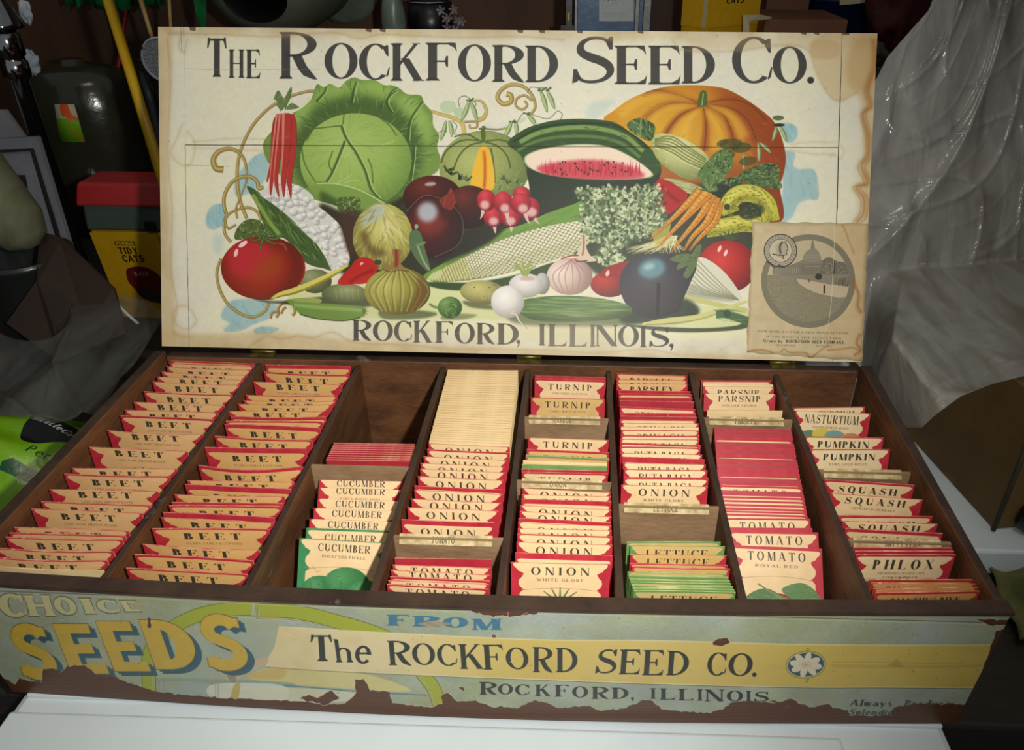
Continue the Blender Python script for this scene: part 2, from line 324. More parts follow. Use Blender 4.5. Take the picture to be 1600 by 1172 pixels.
def paint_poster(M, W, H):
    cv = Canvas(W, H, (216, 212, 192), M)
    n1 = vnoise(W, H, 220, 1, 4); n2 = vnoise(W, H, 9, 2, 3)
    cv.a += ((n1 - .5) * .07)[..., None] + ((n2 - .5) * .035)[..., None]
    cv.a[..., 2] -= np.clip(n1 - .45, 0, 1) * .12
    ink = (54, 53, 51)
    # --- washes of blue and pale green ground
    blue = (150, 183, 185)
    for P in (K1([(395, 740), (440, 690), (500, 655), (545, 660), (560, 740), (540, 860), (440, 960), (300, 1000), (300, 850)]),
              K2([(60, 250), (90, 130), (180, 95), (220, 180), (200, 260), (110, 300)]),
              K2([(190, 950), (260, 870), (400, 850), (560, 870), (640, 930), (560, 1010), (430, 1060), (380, 1090), (290, 1115), (200, 1105), (250, 1050), (190, 1010)]),
              K2([(440, 1100), (520, 1070), (640, 1090), (560, 1130), (460, 1130)]),
              K5([(1300, 500), (1380, 490), (1370, 560), (1400, 590), (1500, 600), (1520, 760), (1460, 770), (1400, 800), (1360, 880), (1290, 900), (1310, 700)]),
              K5([(1290, 320), (1380, 330), (1390, 400), (1330, 430)])):
        cv.poly(P, blue, .6, blur=1); cv.poly([(x * .96 + P[0][0] * .04, y * .96 + P[0][1] * .04) for x, y in P], (140, 176, 180), .4, blur=3); cv.hatch(P, 26, 30, 5, [(168, 196, 196), (134, 172, 178)], 75, 25, .35)
    for P in (K5([(130, 260), (180, 190), (310, 175), (250, 240), (180, 290)]), K3([(820, 430), (900, 470), (1010, 430), (980, 540), (800, 520)]), K2([(130, 330), (200, 360), (180, 500), (120, 460)])):
        cv.poly(P, blue, .3, blur=4)
    cv.poly([(452, 462), (520, 452), (700, 440), (900, 470), (1100, 478), (1178, 486), (1176, 512), (1080, 512), (960, 505), (840, 503), (700, 498), (620, 500), (580, 498), (470, 492)], (203, 205, 155), 1, blur=2)
    cv.poly([(560, 498), (720, 500), (860, 506), (1000, 512), (1170, 515), (1165, 530), (1000, 528), (800, 524), (600, 515)], (216, 213, 176), .8, blur=4)
    # --- tendrils
    gold, gd, gl = (158, 140, 84), (104, 78, 58), (205, 190, 120)
    def tendril(P, w, w2=None, c=gold):
        cv.stroke(P, w + 1.2, gd, .8, w2=None if w2 is None else w2 + .8)
        cv.stroke(P, w, c, 1, w2=w2); P2 = [(x - .8, y - .6) for x, y in P]
        cv.stroke(P2, w * .35, gl, .7, w2=None if w2 is None else w2 * .35)
    tendril(K1([(940, 165), (860, 170), (740, 205), (600, 275), (500, 360), (420, 460), (350, 600), (315, 740), (310, 880), (330, 1030), (385, 1180)]), 3.2, 5)
    tendril(K1([(380, 900), (385, 800), (360, 700), (300, 640), (230, 625), (160, 650), (120, 710), (140, 780), (200, 790)]), 1.6, 10)
    tendril(K1([(520, 930), (480, 940), (470, 890), (420, 850), (340, 850), (260, 900), (210, 990), (205, 1080), (230, 1165)]), 5, 5)
    tendril(K2([(230, 165), (205, 260), (215, 340), (260, 400)]), 4, 4)
    tendril(K2([(300, 260), (240, 290), (215, 240), (240, 180), (310, 140), (400, 125), (470, 160), (500, 230)]), 2.5, 4)
    tendril(K2([(180, 530), (148, 640), (165, 760), (225, 880), (320, 960), (430, 997), (530, 950), (562, 880)]), 3.5, 4)
    tendril(K1([(385, 880), (330, 1020), (300, 1100), (310, 1180)]), 1.5, 3)
    for P in (K2([(575, 1010), (590, 960), (640, 960), (620, 1000)]), K2([(640, 960), (640, 920), (690, 880), (750, 895), (770, 950), (750, 985)]), K2([(660, 970), (680, 930), (700, 920)])):
        tendril(P, 2.5, 4, (160, 120, 80))
    tendril(K3([(1170, 350), (1205, 290), (1180, 200), (1110, 130), (1010, 115), (930, 160), (905, 220), (950, 268), (1010, 250), (1010, 200), (975, 190)]), 3, 8)
    tendril(K3([(1180, 240), (1120, 200), (1060, 225), (1050, 280), (1100, 312), (1140, 280), (1120, 240)]), 3, 3)
    tendril(K3([(360, 320), (440, 345), (540, 375), (620, 420), (640, 500)]), 3, 6, (196, 176, 100))
    tendril(K3([(730, 400), (790, 380), (815, 320), (780, 250), (720, 240)]), 7, 2, (180, 165, 100))
    tendril(K3([(640, 410), (730, 410), (740, 450), (690, 460), (680, 430)]), 2.5, 2.5)
    tendril(K3([(800, 465), (900, 470), (980, 460)]), 1.6, 2)
    cv.ell(*pt(K3, 510, 290), 13, 10, (180, 196, 158), 0, .8); cv.ell(*pt(K3, 600, 335), 9, 8, (172, 192, 150), 20, .8); cv.ell(*pt(K3, 1090, 400), 9, 4, (190, 200, 160), -30, .8)
    def pod(K, a, b, w=6):
        (x0, y0), (x1, y1) = K([a, b])
        cv.stroke([(x0, y0), ((x0 + x1) / 2 + 1, (y0 + y1) / 2), (x1, y1)], lambda t: w * np.sin(np.pi * (t * .9 + .06)) + 1.5, (120, 138, 96))
        cv.stroke([(x0, y0), ((x0 + x1) / 2, (y0 + y1) / 2), (x1, y1)], lambda t: w * .7 * np.sin(np.pi * (t * .9 + .06)), (172, 186, 132))
    for a, b in (((680, 240), (612, 412)), ((690, 245), (742, 412)), ((1245, 155), (1300, 335)), ((1295, 155), (1360, 310)), ((1140, 350), (1212, 440)), ((1020, 405), (945, 555)), ((1045, 405), (1058, 515)), ((495, 400), (450, 560)), ((520, 400), (542, 530))): pod(K3, a, b)
    for P in (K3([(600, 290), (595, 230), (640, 203), (690, 230)]), K3([(1140, 180), (1170, 135), (1230, 140), (1300, 140)]), K3([(1055, 420), (1110, 345), (1200, 360), (1310, 385), (1380, 325), (1420, 350), (1405, 395)]), K3([(540, 400), (580, 440), (560, 500), (580, 510)]), K3([(680, 225), (730, 260), (725, 290)]), K3([(430, 500), (470, 480), (500, 490)])):
        cv.stroke(P, 1.2, (96, 98, 72), .8)
    for x, y in ((685, 235), (1255, 150), (1300, 150), (1140, 350), (1025, 405), (780, 460)):
        for _ in range(6): cv.ell(*pt(K3, x + RNG.uniform(-25, 25), y + RNG.uniform(-12, 12)), 2, 1.5, (88, 104, 66), 0, .8)
    # --- pumpkin
    Pk = K5([(245, 300), (300, 240), (400, 170), (520, 120), (650, 92), (800, 88), (950, 105), (1050, 150), (1150, 215), (1250, 300), (1300, 400), (1325, 520), (1310, 620), (1290, 700), (1295, 900), (1000, 880), (800, 800), (560, 640), (540, 500), (420, 400)])
    cv.ball(1075, 215, 150, 130, (208, 170, 62), (198, 144, 48), (140, 70, 30), 0, -.3, .1, P=Pk)
    cv.setclip(Pk)
    cv.poly(K5([(900, 100), (1050, 150), (1250, 300), (1330, 500), (1300, 900), (1180, 800), (1150, 500), (1050, 280)]), (150, 72, 34), .75, blur=12)
    cv.poly(K5([(560, 470), (900, 520), (1200, 640), (1300, 900), (560, 800)]), (140, 74, 44), .6, blur=12)
    for P in ([(800, 190), (700, 150), (560, 118), (480, 130)], [(815, 200), (650, 195), (530, 250), (440, 350)], [(820, 212), (700, 265), (620, 360), (590, 440)], [(835, 220), (850, 330), (840, 480)], [(850, 212), (960, 275), (1010, 400), (1020, 480)], [(860, 200), (1000, 225), (1100, 300), (1150, 420)], [(870, 190), (1000, 172), (1120, 210), (1210, 300)]):
        cv.stroke(K5(P), 5, (150, 86, 34), .75, blur=3, w2=14); cv.stroke(K5(P), 1.4, (120, 66, 30), .6, w2=3)
    for P in ([(780, 200), (600, 220), (500, 300), (430, 340)], [(810, 230), (740, 310), (700, 450)], [(850, 240), (920, 340), (930, 470)], [(870, 215), (1000, 270), (1080, 400)], [(760, 165), (600, 140), (450, 180), (330, 260)]):
        cv.stroke(K5(P), 6, (222, 184, 78), .5, blur=5, w2=18)
    cv.hatch(Pk, 240, 12, 1.2, [(170, 110, 40), (215, 175, 70), (150, 84, 34)], lambda x, y: math.degrees(math.atan2(y - 160, x - 1098)), 10, .35)
    cv.setclip()
    cv.poly(K5([(815, 130), (850, 125), (860, 195), (845, 215), (800, 212)]), (92, 108, 62)); cv.stroke(K5([(835, 135), (825, 210)]), 2, (150, 160, 100))
    # leaves and pods in front of the pumpkin
    pod(K5, (1270, 330), (1245, 420), 5); pod(K5, (1290, 330), (1330, 425), 5); pod(K5, (1160, 430), (1165, 540), 5); pod(K5, (1170, 430), (1235, 490), 5); pod(K5, (1070, 500), (1075, 590), 5)
    cv.ell(*pt(K5, 1280, 283), 9, 4, (110, 122, 80)); cv.ell(*pt(K5, 1285, 325), 9, 2.5, (60, 66, 54))
    for x, y, r in ((1000, 440, 18), (1060, 460, 16), (960, 520, 13), (1100, 540, 14), (950, 430, 10), (980, 500, 12)): cv.ell(*pt(K5, x, y), r, r * .5, (78, 84, 52), RNG.uniform(-20, 20), .7)
    # --- cabbage
    out = [(488, 150), (495, 132), (506, 136), (516, 131), (530, 137), (540, 127), (553, 121), (566, 125), (585, 125), (600, 133), (612, 133), (624, 138), (636, 147), (657, 149), (663, 161), (675, 176), (677, 196), (686, 212), (683, 230), (688, 248), (683, 268), (661, 280), (641, 294), (628, 318), (600, 345), (560, 336), (520, 320), (455, 300), (440, 276), (418, 252), (411, 226), (422, 208), (440, 190), (455, 178), (470, 170), (484, 158)]
    cv.poly(out, (124, 148, 80)); cv.setclip(out)
    for _ in range(9):
        a = RNG.uniform(-2.9, -.1); x, y = 560 + 105 * math.cos(a), 225 + 85 * math.sin(a)
        cv.ell(x, y, 26, 15, (150, 176, 98), math.degrees(a) + 90, .7, blur=6)
    cv.ell(558, 240, 102, 92, (84, 104, 62), 0, .85, blur=9)
    cv.hatch(out, 420, 22, 2.0, [(96, 124, 62), (156, 184, 108), (70, 92, 54), (140, 166, 92)], lambda x, y: math.degrees(math.atan2(y - 250, x - 556)), 25, .5, 4)
    for P in (K1([(940, 250), (1000, 180), (1020, 130)]), K1([(1220, 260), (1240, 150), (1260, 90)]), K1([(1500, 270), (1530, 180), (1600, 130)]), K3([(190, 560), (210, 400), (300, 260), (330, 230)]), K3([(240, 600), (230, 740), (210, 880)]), K3([(60, 330), (20, 240), (100, 160)])):
        cv.stroke(P, 5, (74, 98, 54), .8, blur=1, w2=2); cv.stroke([(x + 3, y) for x, y in P], 1.4, (176, 196, 132), .8)
    head = [(555 + 88 * math.cos(a) * (1 if math.cos(a) > 0 else .98), 252 + 75 * math.sin(a)) for a in np.linspace(0, 6.28, 26)[:-1]]
    cv.ball(548, 235, 95, 85, (168, 188, 112), (150, 174, 96), (98, 124, 64), 0, -.1, -.1, P=head, pw=1.3)
    cv.hatch(head, 260, 20, 1.5, [(130, 156, 80), (176, 196, 122), (118, 146, 74)], lambda x, y: math.degrees(math.atan2(y - 215, x - 540)) , 14, .35, 3)
    for P in ([(1140, 440), (1180, 540), (1260, 660), (1330, 800), (1375, 940), (1440, 1015)], [(1170, 560), (1120, 690), (1060, 830), (1020, 890)]):
        cv.stroke(K1(P), 4.5, (78, 100, 56), .85, blur=.8); cv.stroke([(x + 2.5, y) for x, y in K1(P)], 1.3, (190, 204, 140), .9)
    for P in ([(950, 890), (1100, 910), (1300, 960), (1500, 1050)], [(1160, 350), (1150, 430)], [(840, 480), (960, 460), (1140, 440)], [(820, 600), (850, 750), (940, 900)], [(1390, 900), (1380, 780), (1350, 700)], [(1070, 640), (1040, 740), (1060, 800)], [(860, 560), (950, 430), (1150, 330), (1330, 320), (1500, 420), (1580, 520)]):
        cv.stroke(K1(P), 2.2, (92, 116, 62), .8)
    for P in ([(1100, 900), (1180, 860), (1220, 830)], [(1150, 900), (1220, 880), (1270, 880)], [(1160, 690), (1240, 640)], [(1450, 600), (1560, 560)]): cv.stroke(K1(P), 1.1, (184, 200, 134), .8)
    cv.poly(K1([(940, 895), (1100, 905), (1300, 960), (1480, 1060), (1420, 1172), (1300, 1240), (1000, 1180), (820, 1000)]), (128, 154, 82), .8, blur=2)
    cv.stroke(K1([(940, 900), (1100, 905), (1300, 960), (1480, 1060)]), 2, (186, 204, 136), .9)
    cv.poly([(500, 300), (540, 318), (600, 336), (640, 300), (650, 330), (590, 352), (520, 345)], (74, 92, 52), .8, blur=4)
    cv.setclip()
    # --- cantaloupe
    cv.ball(757, 262, 71, 58, (178, 182, 118), (152, 160, 98), (98, 112, 68), 0, -.25, -.2)
    ml = [(757 + 71 * math.cos(a), 262 + 58 * math.sin(a)) for a in np.linspace(0, 6.28, 30)[:-1]]
    cv.hatch(ml, 700, 4, .8, [(196, 196, 140), (110, 122, 78), (176, 178, 120)], 0, 90, .55, 1.5)
    for P in ([(790, 570), (680, 600), (600, 680), (550, 800)], [(780, 560), (620, 560), (500, 640), (455, 740)], [(800, 570), (900, 600), (980, 680), (1010, 780)], [(810, 560), (960, 560), (1080, 650), (1140, 760)], [(850, 620), (870, 720), (885, 900)], [(760, 560), (660, 510), (560, 530)]):
        cv.stroke(K3(P), 2.6, (84, 94, 60), .8, blur=.6)
    cv.poly(K3([(770, 610), (820, 612), (858, 700), (880, 840), (872, 940), (800, 970), (735, 1005), (690, 980), (695, 850), (725, 720)]), (222, 178, 62))
    cv.stroke(K3([(795, 640), (805, 750), (805, 860), (795, 960)]), 5, (196, 112, 46), .8, blur=1.5); cv.stroke(K3([(805, 680), (800, 930)]), 2, (168, 84, 40), .7)
    cv.poly(K3([(770, 470), (800, 460), (810, 520), (800, 570), (780, 560)]), (98, 112, 62))
    # --- watermelon
    wm = [(793, 224), (816, 204), (841, 194), (875, 187), (919, 186), (959, 191), (985, 207), (1006, 222), (1024, 241), (1033, 262), (1028, 284), (1015, 298), (980, 312), (900, 330), (860, 336), (832, 326), (826, 285), (815, 245)]
    cv.poly(wm, (68, 92, 54)); cv.setclip(wm)
    cv.stroke([(812, 222), (840, 208), (880, 200), (930, 200), (975, 212), (1005, 236)], 7, (134, 156, 92), .95, blur=1)
    cv.stroke([(808, 236), (835, 222), (875, 214), (930, 214), (970, 224), (1000, 246)], 5, (112, 138, 78), .8, blur=1)
    cv.stroke([(800, 222), (838, 202), (880, 194), (930, 193), (975, 202), (1015, 232)], 3, (44, 64, 40), .8, blur=1)
    cv.hatch(wm, 260, 12, 2, [(50, 68, 44), (100, 124, 72), (60, 82, 50)], 5, 20, .5, 2)
    cv.poly([(826, 264), (870, 276), (950, 282), (1020, 276), (1034, 262), (1034, 300), (980, 330), (830, 340)], (56, 66, 50), .95, blur=2)
    cv.setclip()
    face = [(819, 246), (835, 236), (865, 229), (900, 225), (935, 226), (960, 232), (985, 244), (1006, 258), (1021, 273), (1006, 279), (960, 281), (900, 279), (860, 274), (838, 268), (823, 259)]
    cv.poly(face, (158, 176, 128)); cv.poly([(x * .975 + 23.0, y * .95 + 12.7) for x, y in face], (226, 206, 184)); cv.setclip(face)
    cv.poly([(838, 264), (870, 254), (920, 250), (970, 256), (1008, 275), (960, 282), (880, 279)], (190, 66, 76), .85, blur=3)
    for _ in range(170):
        x = RNG.uniform(846, 1000); y = 277 - abs(RNG.normal()) * 4 - RNG.uniform(0, 8) * (1 - ((x - 925) / 95) ** 2)
        cv.stroke([(x, y), (x + RNG.uniform(-1, 1), y - RNG.uniform(5, 20))], 2.0, [(184, 58, 70), (206, 96, 100), (170, 48, 62)][RNG.integers(3)], .75, w2=.3)
    for _ in range(34): cv.ell(RNG.uniform(865, 985), RNG.uniform(252, 274), 1.0, 2.0, (66, 50, 44), RNG.uniform(-20, 20))
    cv.setclip()
    cv.poly([(500, 318), (560, 338), (620, 312), (660, 292), (700, 320), (840, 326), (850, 345), (760, 400), (690, 432), (600, 430), (530, 425), (515, 370)], (60, 62, 44), .95, blur=4)
    cv.poly([(836, 322), (1000, 296), (1040, 290), (1185, 300), (1180, 420), (1060, 420), (960, 440), (900, 400), (850, 345)], (62, 66, 48), .92, blur=4)
    # --- striped white squash, beet leaves, red pepper
    sq = K5([(540, 392), (600, 375), (700, 400), (800, 455), (875, 530), (860, 575), (800, 640), (740, 650), (650, 605), (565, 535), (530, 460)])
    cv.ball(1070, 240, 55, 40, (206, 204, 150), (186, 188, 128), (120, 128, 80), 20, -.2, -.3, P=sq)
    for o in (-48, -30, -12, 8, 26, 44):
        P = K5([(545, 430 + o * .4), (640, 440 + o), (740, 500 + o), (850, 560 + o * .7)]); cv.setclip(sq); cv.stroke(P, 2.4, (112, 122, 70), .75, blur=.5); cv.stroke([(x, y + 3) for x, y in P], 1.2, (222, 218, 170), .6); cv.setclip()
    cv.hatch(sq, 120, 5, 1, [(104, 112, 66), (214, 212, 160)], 30, 20, .6)
    cv.poly(K5([(600, 645), (700, 655), (830, 700), (800, 740), (700, 720), (610, 680)]), (178, 180, 128)); cv.hatch(K5([(600, 645), (700, 655), (830, 700), (800, 740), (700, 720), (610, 680)]), 40, 14, 1.2, [(110, 116, 72)], 15, 8)
    lf = K5([(380, 320), (420, 290), (470, 285), (540, 320), (545, 370), (520, 420), (460, 400), (400, 360)])
    cv.poly(lf, (96, 118, 74)); cv.hatch(lf, 60, 9, 2.4, [(64, 84, 52), (150, 168, 112), (46, 60, 42)], 70, 50, .8)
    for P, c in ((K5([(1050, 620), (1120, 580), (1220, 548), (1285, 575), (1285, 640), (1300, 700), (1200, 700), (1100, 680)]), (92, 112, 72)), (K5([(800, 620), (860, 540), (920, 480), (990, 470), (1010, 560), (960, 640), (920, 700), (850, 700)]), (100, 124, 74)), (K5([(900, 700), (960, 650), (1050, 630), (1060, 680), (980, 720)]), (70, 88, 56))):
        cv.poly(P, c); cv.hatch(P, 170, 8, 1.8, [(56, 72, 46), (136, 156, 98), (160, 176, 120), (44, 58, 40)], -35, 60, .75, 2)
    cv.poly(K5([(880, 690), (1000, 700), (1000, 860), (960, 900), (880, 860)]), (52, 62, 46), .9, blur=2)
    cv.poly(K6([(690, 8), (760, 8), (850, 60), (912, 115), (850, 200), (760, 262), (690, 240), (640, 130)]), (172, 50, 48)); cv.stroke(K6([(720, 50), (800, 130), (850, 170)]), 5, (126, 34, 36), .7, blur=2); cv.stroke(K6([(740, 60), (760, 90)]), 3, (214, 120, 112), .6, blur=1)
    # crookneck squashes
    def warty(P, w):
        cv.stroke(P, w + 2, (96, 100, 46)); cv.stroke(P, w, (188, 182, 74)); cv.stroke([(x - 1, y - w * .2) for x, y in P], w * .35, (212, 206, 110), .7, blur=2)
        S = smooth(P, False, 12)
        cv.stroke([(x + 1, y + w * .3) for x, y in P], w * .3, (140, 138, 56), .6, blur=2)
        for _ in range(int(len(S) * 2.6)):
            i = RNG.integers(len(S)); j = min(i + 1, len(S) - 1); x, y = S[i] + (S[j] - S[i]) * RNG.random(); o = RNG.uniform(-.45, .45) * w
            d = S[j] - S[i - 1] if i else S[1] - S[0]; d = d / (np.linalg.norm(d) + 1e-6)
            x += -d[1] * o; y += d[0] * o
            cv.stroke([(x - d[0] * 2.2, y - d[1] * 2.2), (x + d[0] * 1.5, y + d[1] * 1.5 + .6)], 1.3, (110, 108, 46), .6)
    warty(K5([(850, 945), (960, 930), (1080, 910), (1220, 930)]), 26)
    warty(K5([(1000, 850), (985, 800), (1040, 740), (1130, 735), (1210, 790), (1240, 900)]), 27)
    cv.ell(*pt(K5, 1120, 840), 20, 12, (70, 76, 50), -15, .9, blur=2); cv.hatch(K5([(1040, 810), (1160, 790), (1200, 880), (1080, 890)]), 30, 8, 1.5, [(150, 150, 80), (48, 56, 38)], -30, 30)
    cv.ell(*pt(K5, 975, 812), 5, 5, (72, 76, 60))
    # --- right tomato, straw, carrots
    cv.ball(*pt(K6, 1200, 640), 46, 41, (206, 74, 60), (174, 52, 44), (106, 36, 32), 0, -.2, -.25)
    for x, y in ((1145, 510), (1190, 540)): cv.ell(*pt(K6, x, y), 2.5, 5.5, (232, 196, 184), 25)
    for a in (-150, -120, -95, -65, -35, -10): x, y = pt(K6, 1215, 440); cv.stroke([(x, y), (x + 9 * math.cos(math.radians(a)), y + 8 * math.sin(math.radians(a))), (x + 19 * math.cos(math.radians(a)), y + 15 * math.sin(math.radians(a)))], 5, (78, 96, 58), w2=.6)
    for _ in range(70):
        x, y = pt(K6, 780 + RNG.uniform(-40, 60), 440 + RNG.uniform(-30, 30)); x1, y1 = pt(K6, RNG.uniform(430, 900), RNG.uniform(490, 560))
        cv.stroke([(x, y), (x1, y1)], 2.5, [(206, 202, 160), (184, 178, 120), (222, 218, 184), (150, 144, 88)][RNG.integers(4)], .8, w2=.6)
    cv.poly(K6([(640, 330), (780, 300), (760, 430), (680, 470)]), (186, 178, 92), .8); cv.hatch(K6([(640, 330), (780, 300), (760, 430), (680, 470)]), 30, 7, 1, [(130, 124, 60)], 20, 30)
    for P, w in (([(1140, 170), (1120, 300), (1000, 430), (925, 525)], 13), ([(1010, 80), (900, 190), (790, 300), (640, 440)], 15), ([(1120, 130), (1060, 300), (950, 420), (885, 525)], 15), ([(1090, 110), (1020, 250), (900, 400), (790, 535)], 15), ([(1060, 95), (950, 220), (850, 330), (690, 505)], 18)):
        Q = K6(P)
        cv.stroke(Q, w + 1.5, (118, 76, 34), w2=1.6); cv.stroke(Q, w, (196, 136, 52), w2=1); cv.stroke([(x - 2, y - 1) for x, y in Q], w * .35, (222, 172, 86), .8, blur=1, w2=.4)
        S = smooth(Q, False, 10)
        for i in range(2, len(S) - 4, 2):
            x, y = S[i]; ww = w * (1 - i / len(S)) * .4; cv.stroke([(x - ww, y - ww * .4), (x + ww * RNG.uniform(-.2, 1), y + ww * .5)], .9, (138, 86, 38), .7)
    for a in range(-170, 0, 14):
        x, y = pt(K6, 1075, 90); r = RNG.uniform(12, 24); cv.stroke([(x, y), (x + r * math.cos(math.radians(a)), y + r * math.sin(math.radians(a)))], 3, [(86, 106, 62), (128, 146, 92)][RNG.integers(2)], w2=1)
    # --- corn
    hk = K4([(320, 660), (480, 560), (700, 400), (900, 310), (1100, 260), (1300, 170), (1500, 100), (1590, 70), (1640, 150), (1500, 320), (1250, 420), (900, 560), (500, 720), (360, 700)])
    cv.poly(hk, (118, 150, 74)); cv.hatch(hk, 160, 40, 1.4, [(92, 124, 60), (146, 174, 98), (78, 104, 54)], -27, 6, .6)
    cv.poly(K4([(320, 720), (700, 720), (1050, 660), (1350, 560), (1500, 560), (1200, 720), (900, 780), (500, 780)]), (72, 90, 54), 1, blur=1)
    cob = K4([(350, 695), (430, 630), (560, 560), (720, 480), (900, 395), (1100, 325), (1300, 272), (1480, 240), (1600, 232), (1700, 280), (1640, 400), (1520, 480), (1350, 545), (1150, 600), (950, 655), (700, 700), (480, 715)])
    cv.poly(cob, (150, 148, 108)); cv.setclip(cob)
    for i in range(62):
        u = i / 61.; cx, cy = (345 + 1290 * u, 712 - 395 * u ** .92 - 0 * u); half = 20 + 125 * min(1, u * 1.9) ** .8 * (1 if u < .9 else 1)
        nr = 9
        for j in range(nr):
            v = -1 + 2 * (j + .5 + (.5 if i % 2 else 0)) / nr
            x = cx + half * v * .36; y = cy + half * v * .95
            X, Y = pt(K4, x, y); r = 1.1 + 1.45 * min(1, u * 2.2)
            c = (214, 210, 184) if v < .2 else (198, 196, 162)
            if u < .25: c = (204, 202, 140)
            cv.ell(X, Y, r * 1.18, r * 1.12, (128, 124, 88), -17); cv.ell(X - .3, Y - .3, r, r * .95, c, -17)
    cv.poly(K4([(350, 700), (500, 715), (800, 690), (1100, 640), (1400, 560), (1500, 520), (1500, 620), (900, 740), (400, 760)]), (96, 98, 66), .45, blur=3)
    cv.setclip()
    cv.poly(K4([(350, 700), (380, 650), (460, 620), (440, 690)]), (196, 200, 146), .8, blur=1)
    # --- parsley
    ps = np.array(K6([(80, 80), (220, 75), (380, 60), (480, 90), (600, 60), (700, 60), (730, 200), (740, 330), (660, 380), (560, 430), (420, 480), (430, 600), (330, 650), (240, 560), (280, 470), (180, 420), (130, 320), (150, 200)]))
    cv.poly(ps, (104, 118, 84), .8, blur=4)
    pm = cv.mask(ps)
    for _ in range(900):
        x, y = RNG.uniform(ps.min(0), ps.max(0)); a = RNG.uniform(0, 6.28); qx, qy = happly(cv.M, [(x, y)])[0]
        ix, iy = int(qx - pm[0]), int(qy - pm[1])
        if not (0 <= iy < pm[2].shape[0] and 0 <= ix < pm[2].shape[1]) or pm[2][iy, ix] < .5: continue
        for q in (-.9, 0, .9):
            r = RNG.uniform(4, 9); A = a + q
            cv.poly([(x, y), (x + r * math.cos(A - .35), y + r * math.sin(A - .35)), (x + r * 1.15 * math.cos(A), y + r * 1.15 * math.sin(A)), (x + r * math.cos(A + .35), y + r * math.sin(A + .35))], [(150, 162, 122), (184, 192, 152), (88, 104, 74), (122, 138, 98), (206, 208, 172), (70, 84, 62)][RNG.integers(6)], .85, sm=False)
    cv.setclip()
    # --- garlic and small red tomato
    cv.ball(*pt(K6, 340, 770), 30, 20, (186, 66, 56), (158, 54, 46), (96, 40, 38)); cv.poly(K6([(260, 700), (330, 640), (480, 600), (500, 640), (420, 700), (300, 720)]), (150, 52, 44)); cv.ell(*pt(K6, 325, 690), 3, 5, (226, 180, 170), 20)
    cv.poly(K6([(130, 480), (135, 430), (150, 405), (165, 430), (170, 500), (200, 560), (240, 600), (60, 600), (90, 560)]), (204, 186, 162)); cv.stroke(K6([(150, 410), (150, 500), (140, 560)]), 3, (160, 96, 72), .8)
    cv.ball(890, 432, 36, 29, (224, 208, 194), (204, 182, 168), (148, 122, 114), 0, -.45, -.2)
    for o in (-26, -17, -7, 5, 16, 26): cv.stroke([(893, 405), (890 + o, 430), (892 + o * .6, 459)], 1.4, (160, 128, 118), .8)
    cv.stroke(K4([(1410, 535), (1480, 510), (1550, 505)]), 2, (158, 62, 52)); cv.stroke([(898, 405), (904, 409), (918, 407)], 2, (120, 70, 60))
    # --- eggplant, white pattypan, beans
    cv.poly(K6([(985, 575), (1080, 600), (1180, 680), (1260, 780), (1310, 870), (1270, 905), (1150, 900), (1000, 870), (900, 850), (900, 800), (940, 700)]), (206, 204, 182))
    for o in range(9): cv.stroke(K6([(1285, 885), (1150 - o * 22, 760 + o * 10), (985 - o * 8, 590 + o * 30)]), 1.6, (138, 140, 106), .8)
    cv.poly(K6([(940, 770), (1100, 830), (1260, 890), (1100, 885), (900, 850)]), (150, 150, 130), .6, blur=2)
    cv.stroke(K6([(870, 870), (1000, 890), (1200, 935), (1350, 965)]), 8, (190, 188, 120))
    cv.poly(K6([(480, 920), (860, 870), (1000, 960), (900, 1040), (600, 1060), (420, 1040)]), (66, 76, 62), 1, blur=3)
    eg = K6([(412, 770), (440, 660), (510, 585), (610, 550), (740, 545), (850, 570), (960, 600), (975, 650), (940, 740), (880, 880), (850, 960), (760, 1000), (640, 1020), (540, 990), (450, 900)])
    cv.ball(*pt(K6, 670, 780), 58, 52, (96, 96, 98), (76, 72, 76), (58, 54, 58), 0, -.1, -.4, P=eg)
    cv.ell(*pt(K6, 650, 655), 21, 15, (112, 146, 150), -12, .95, blur=4); cv.ell(*pt(K6, 630, 640), 9, 5, (168, 188, 190), -15, .8, blur=3)
    cv.stroke(K6([(700, 760), (695, 880), (690, 1000)]), 5, (46, 38, 42), .8, blur=1)
    for P in ([(780, 590), (850, 550), (940, 550), (930, 590), (860, 610)], [(830, 660), (860, 600), (940, 560), (960, 600), (900, 640)], [(880, 710), (910, 640), (960, 590), (990, 560), (970, 640), (920, 720)], [(940, 570), (970, 500), (1010, 480), (1000, 560)]): cv.poly(K6(P), (102, 118, 76)); cv.hatch(K6(P), 14, 8, 1.2, [(66, 82, 52), (144, 158, 108)], -40, 20)
    cu = [(800, 478), (820, 468), (870, 462), (930, 465), (970, 473), (987, 482), (980, 494), (940, 501), (880, 503), (830, 499)]
    cv.poly(cu, (86, 116, 66)); cv.hatch(cu, 130, 45, 1.6, [(130, 156, 98), (58, 84, 50), (150, 174, 116)], 2, 5, .6); cv.poly([(800, 490), (900, 496), (985, 486), (985, 508), (820, 508)], (48, 64, 42), .6, blur=3)
    cv.poly(K6([(420, 1060), (700, 1080), (1000, 1090), (1200, 1080), (1300, 1060), (1340, 1000), (1340, 1090), (1000, 1120), (700, 1110)]), (74, 84, 58), .9, blur=1)
    cv.stroke(K6([(580, 1062), (750, 1038), (980, 1015), (1160, 960), (1350, 895)]), lambda t: 9 * np.sin(np.pi * (t * .8 + .1)) + 1, (198, 194, 132)); cv.stroke(K6([(600, 1066), (760, 1058), (980, 1030), (1160, 975)]), 1.6, (140, 138, 84), .7)
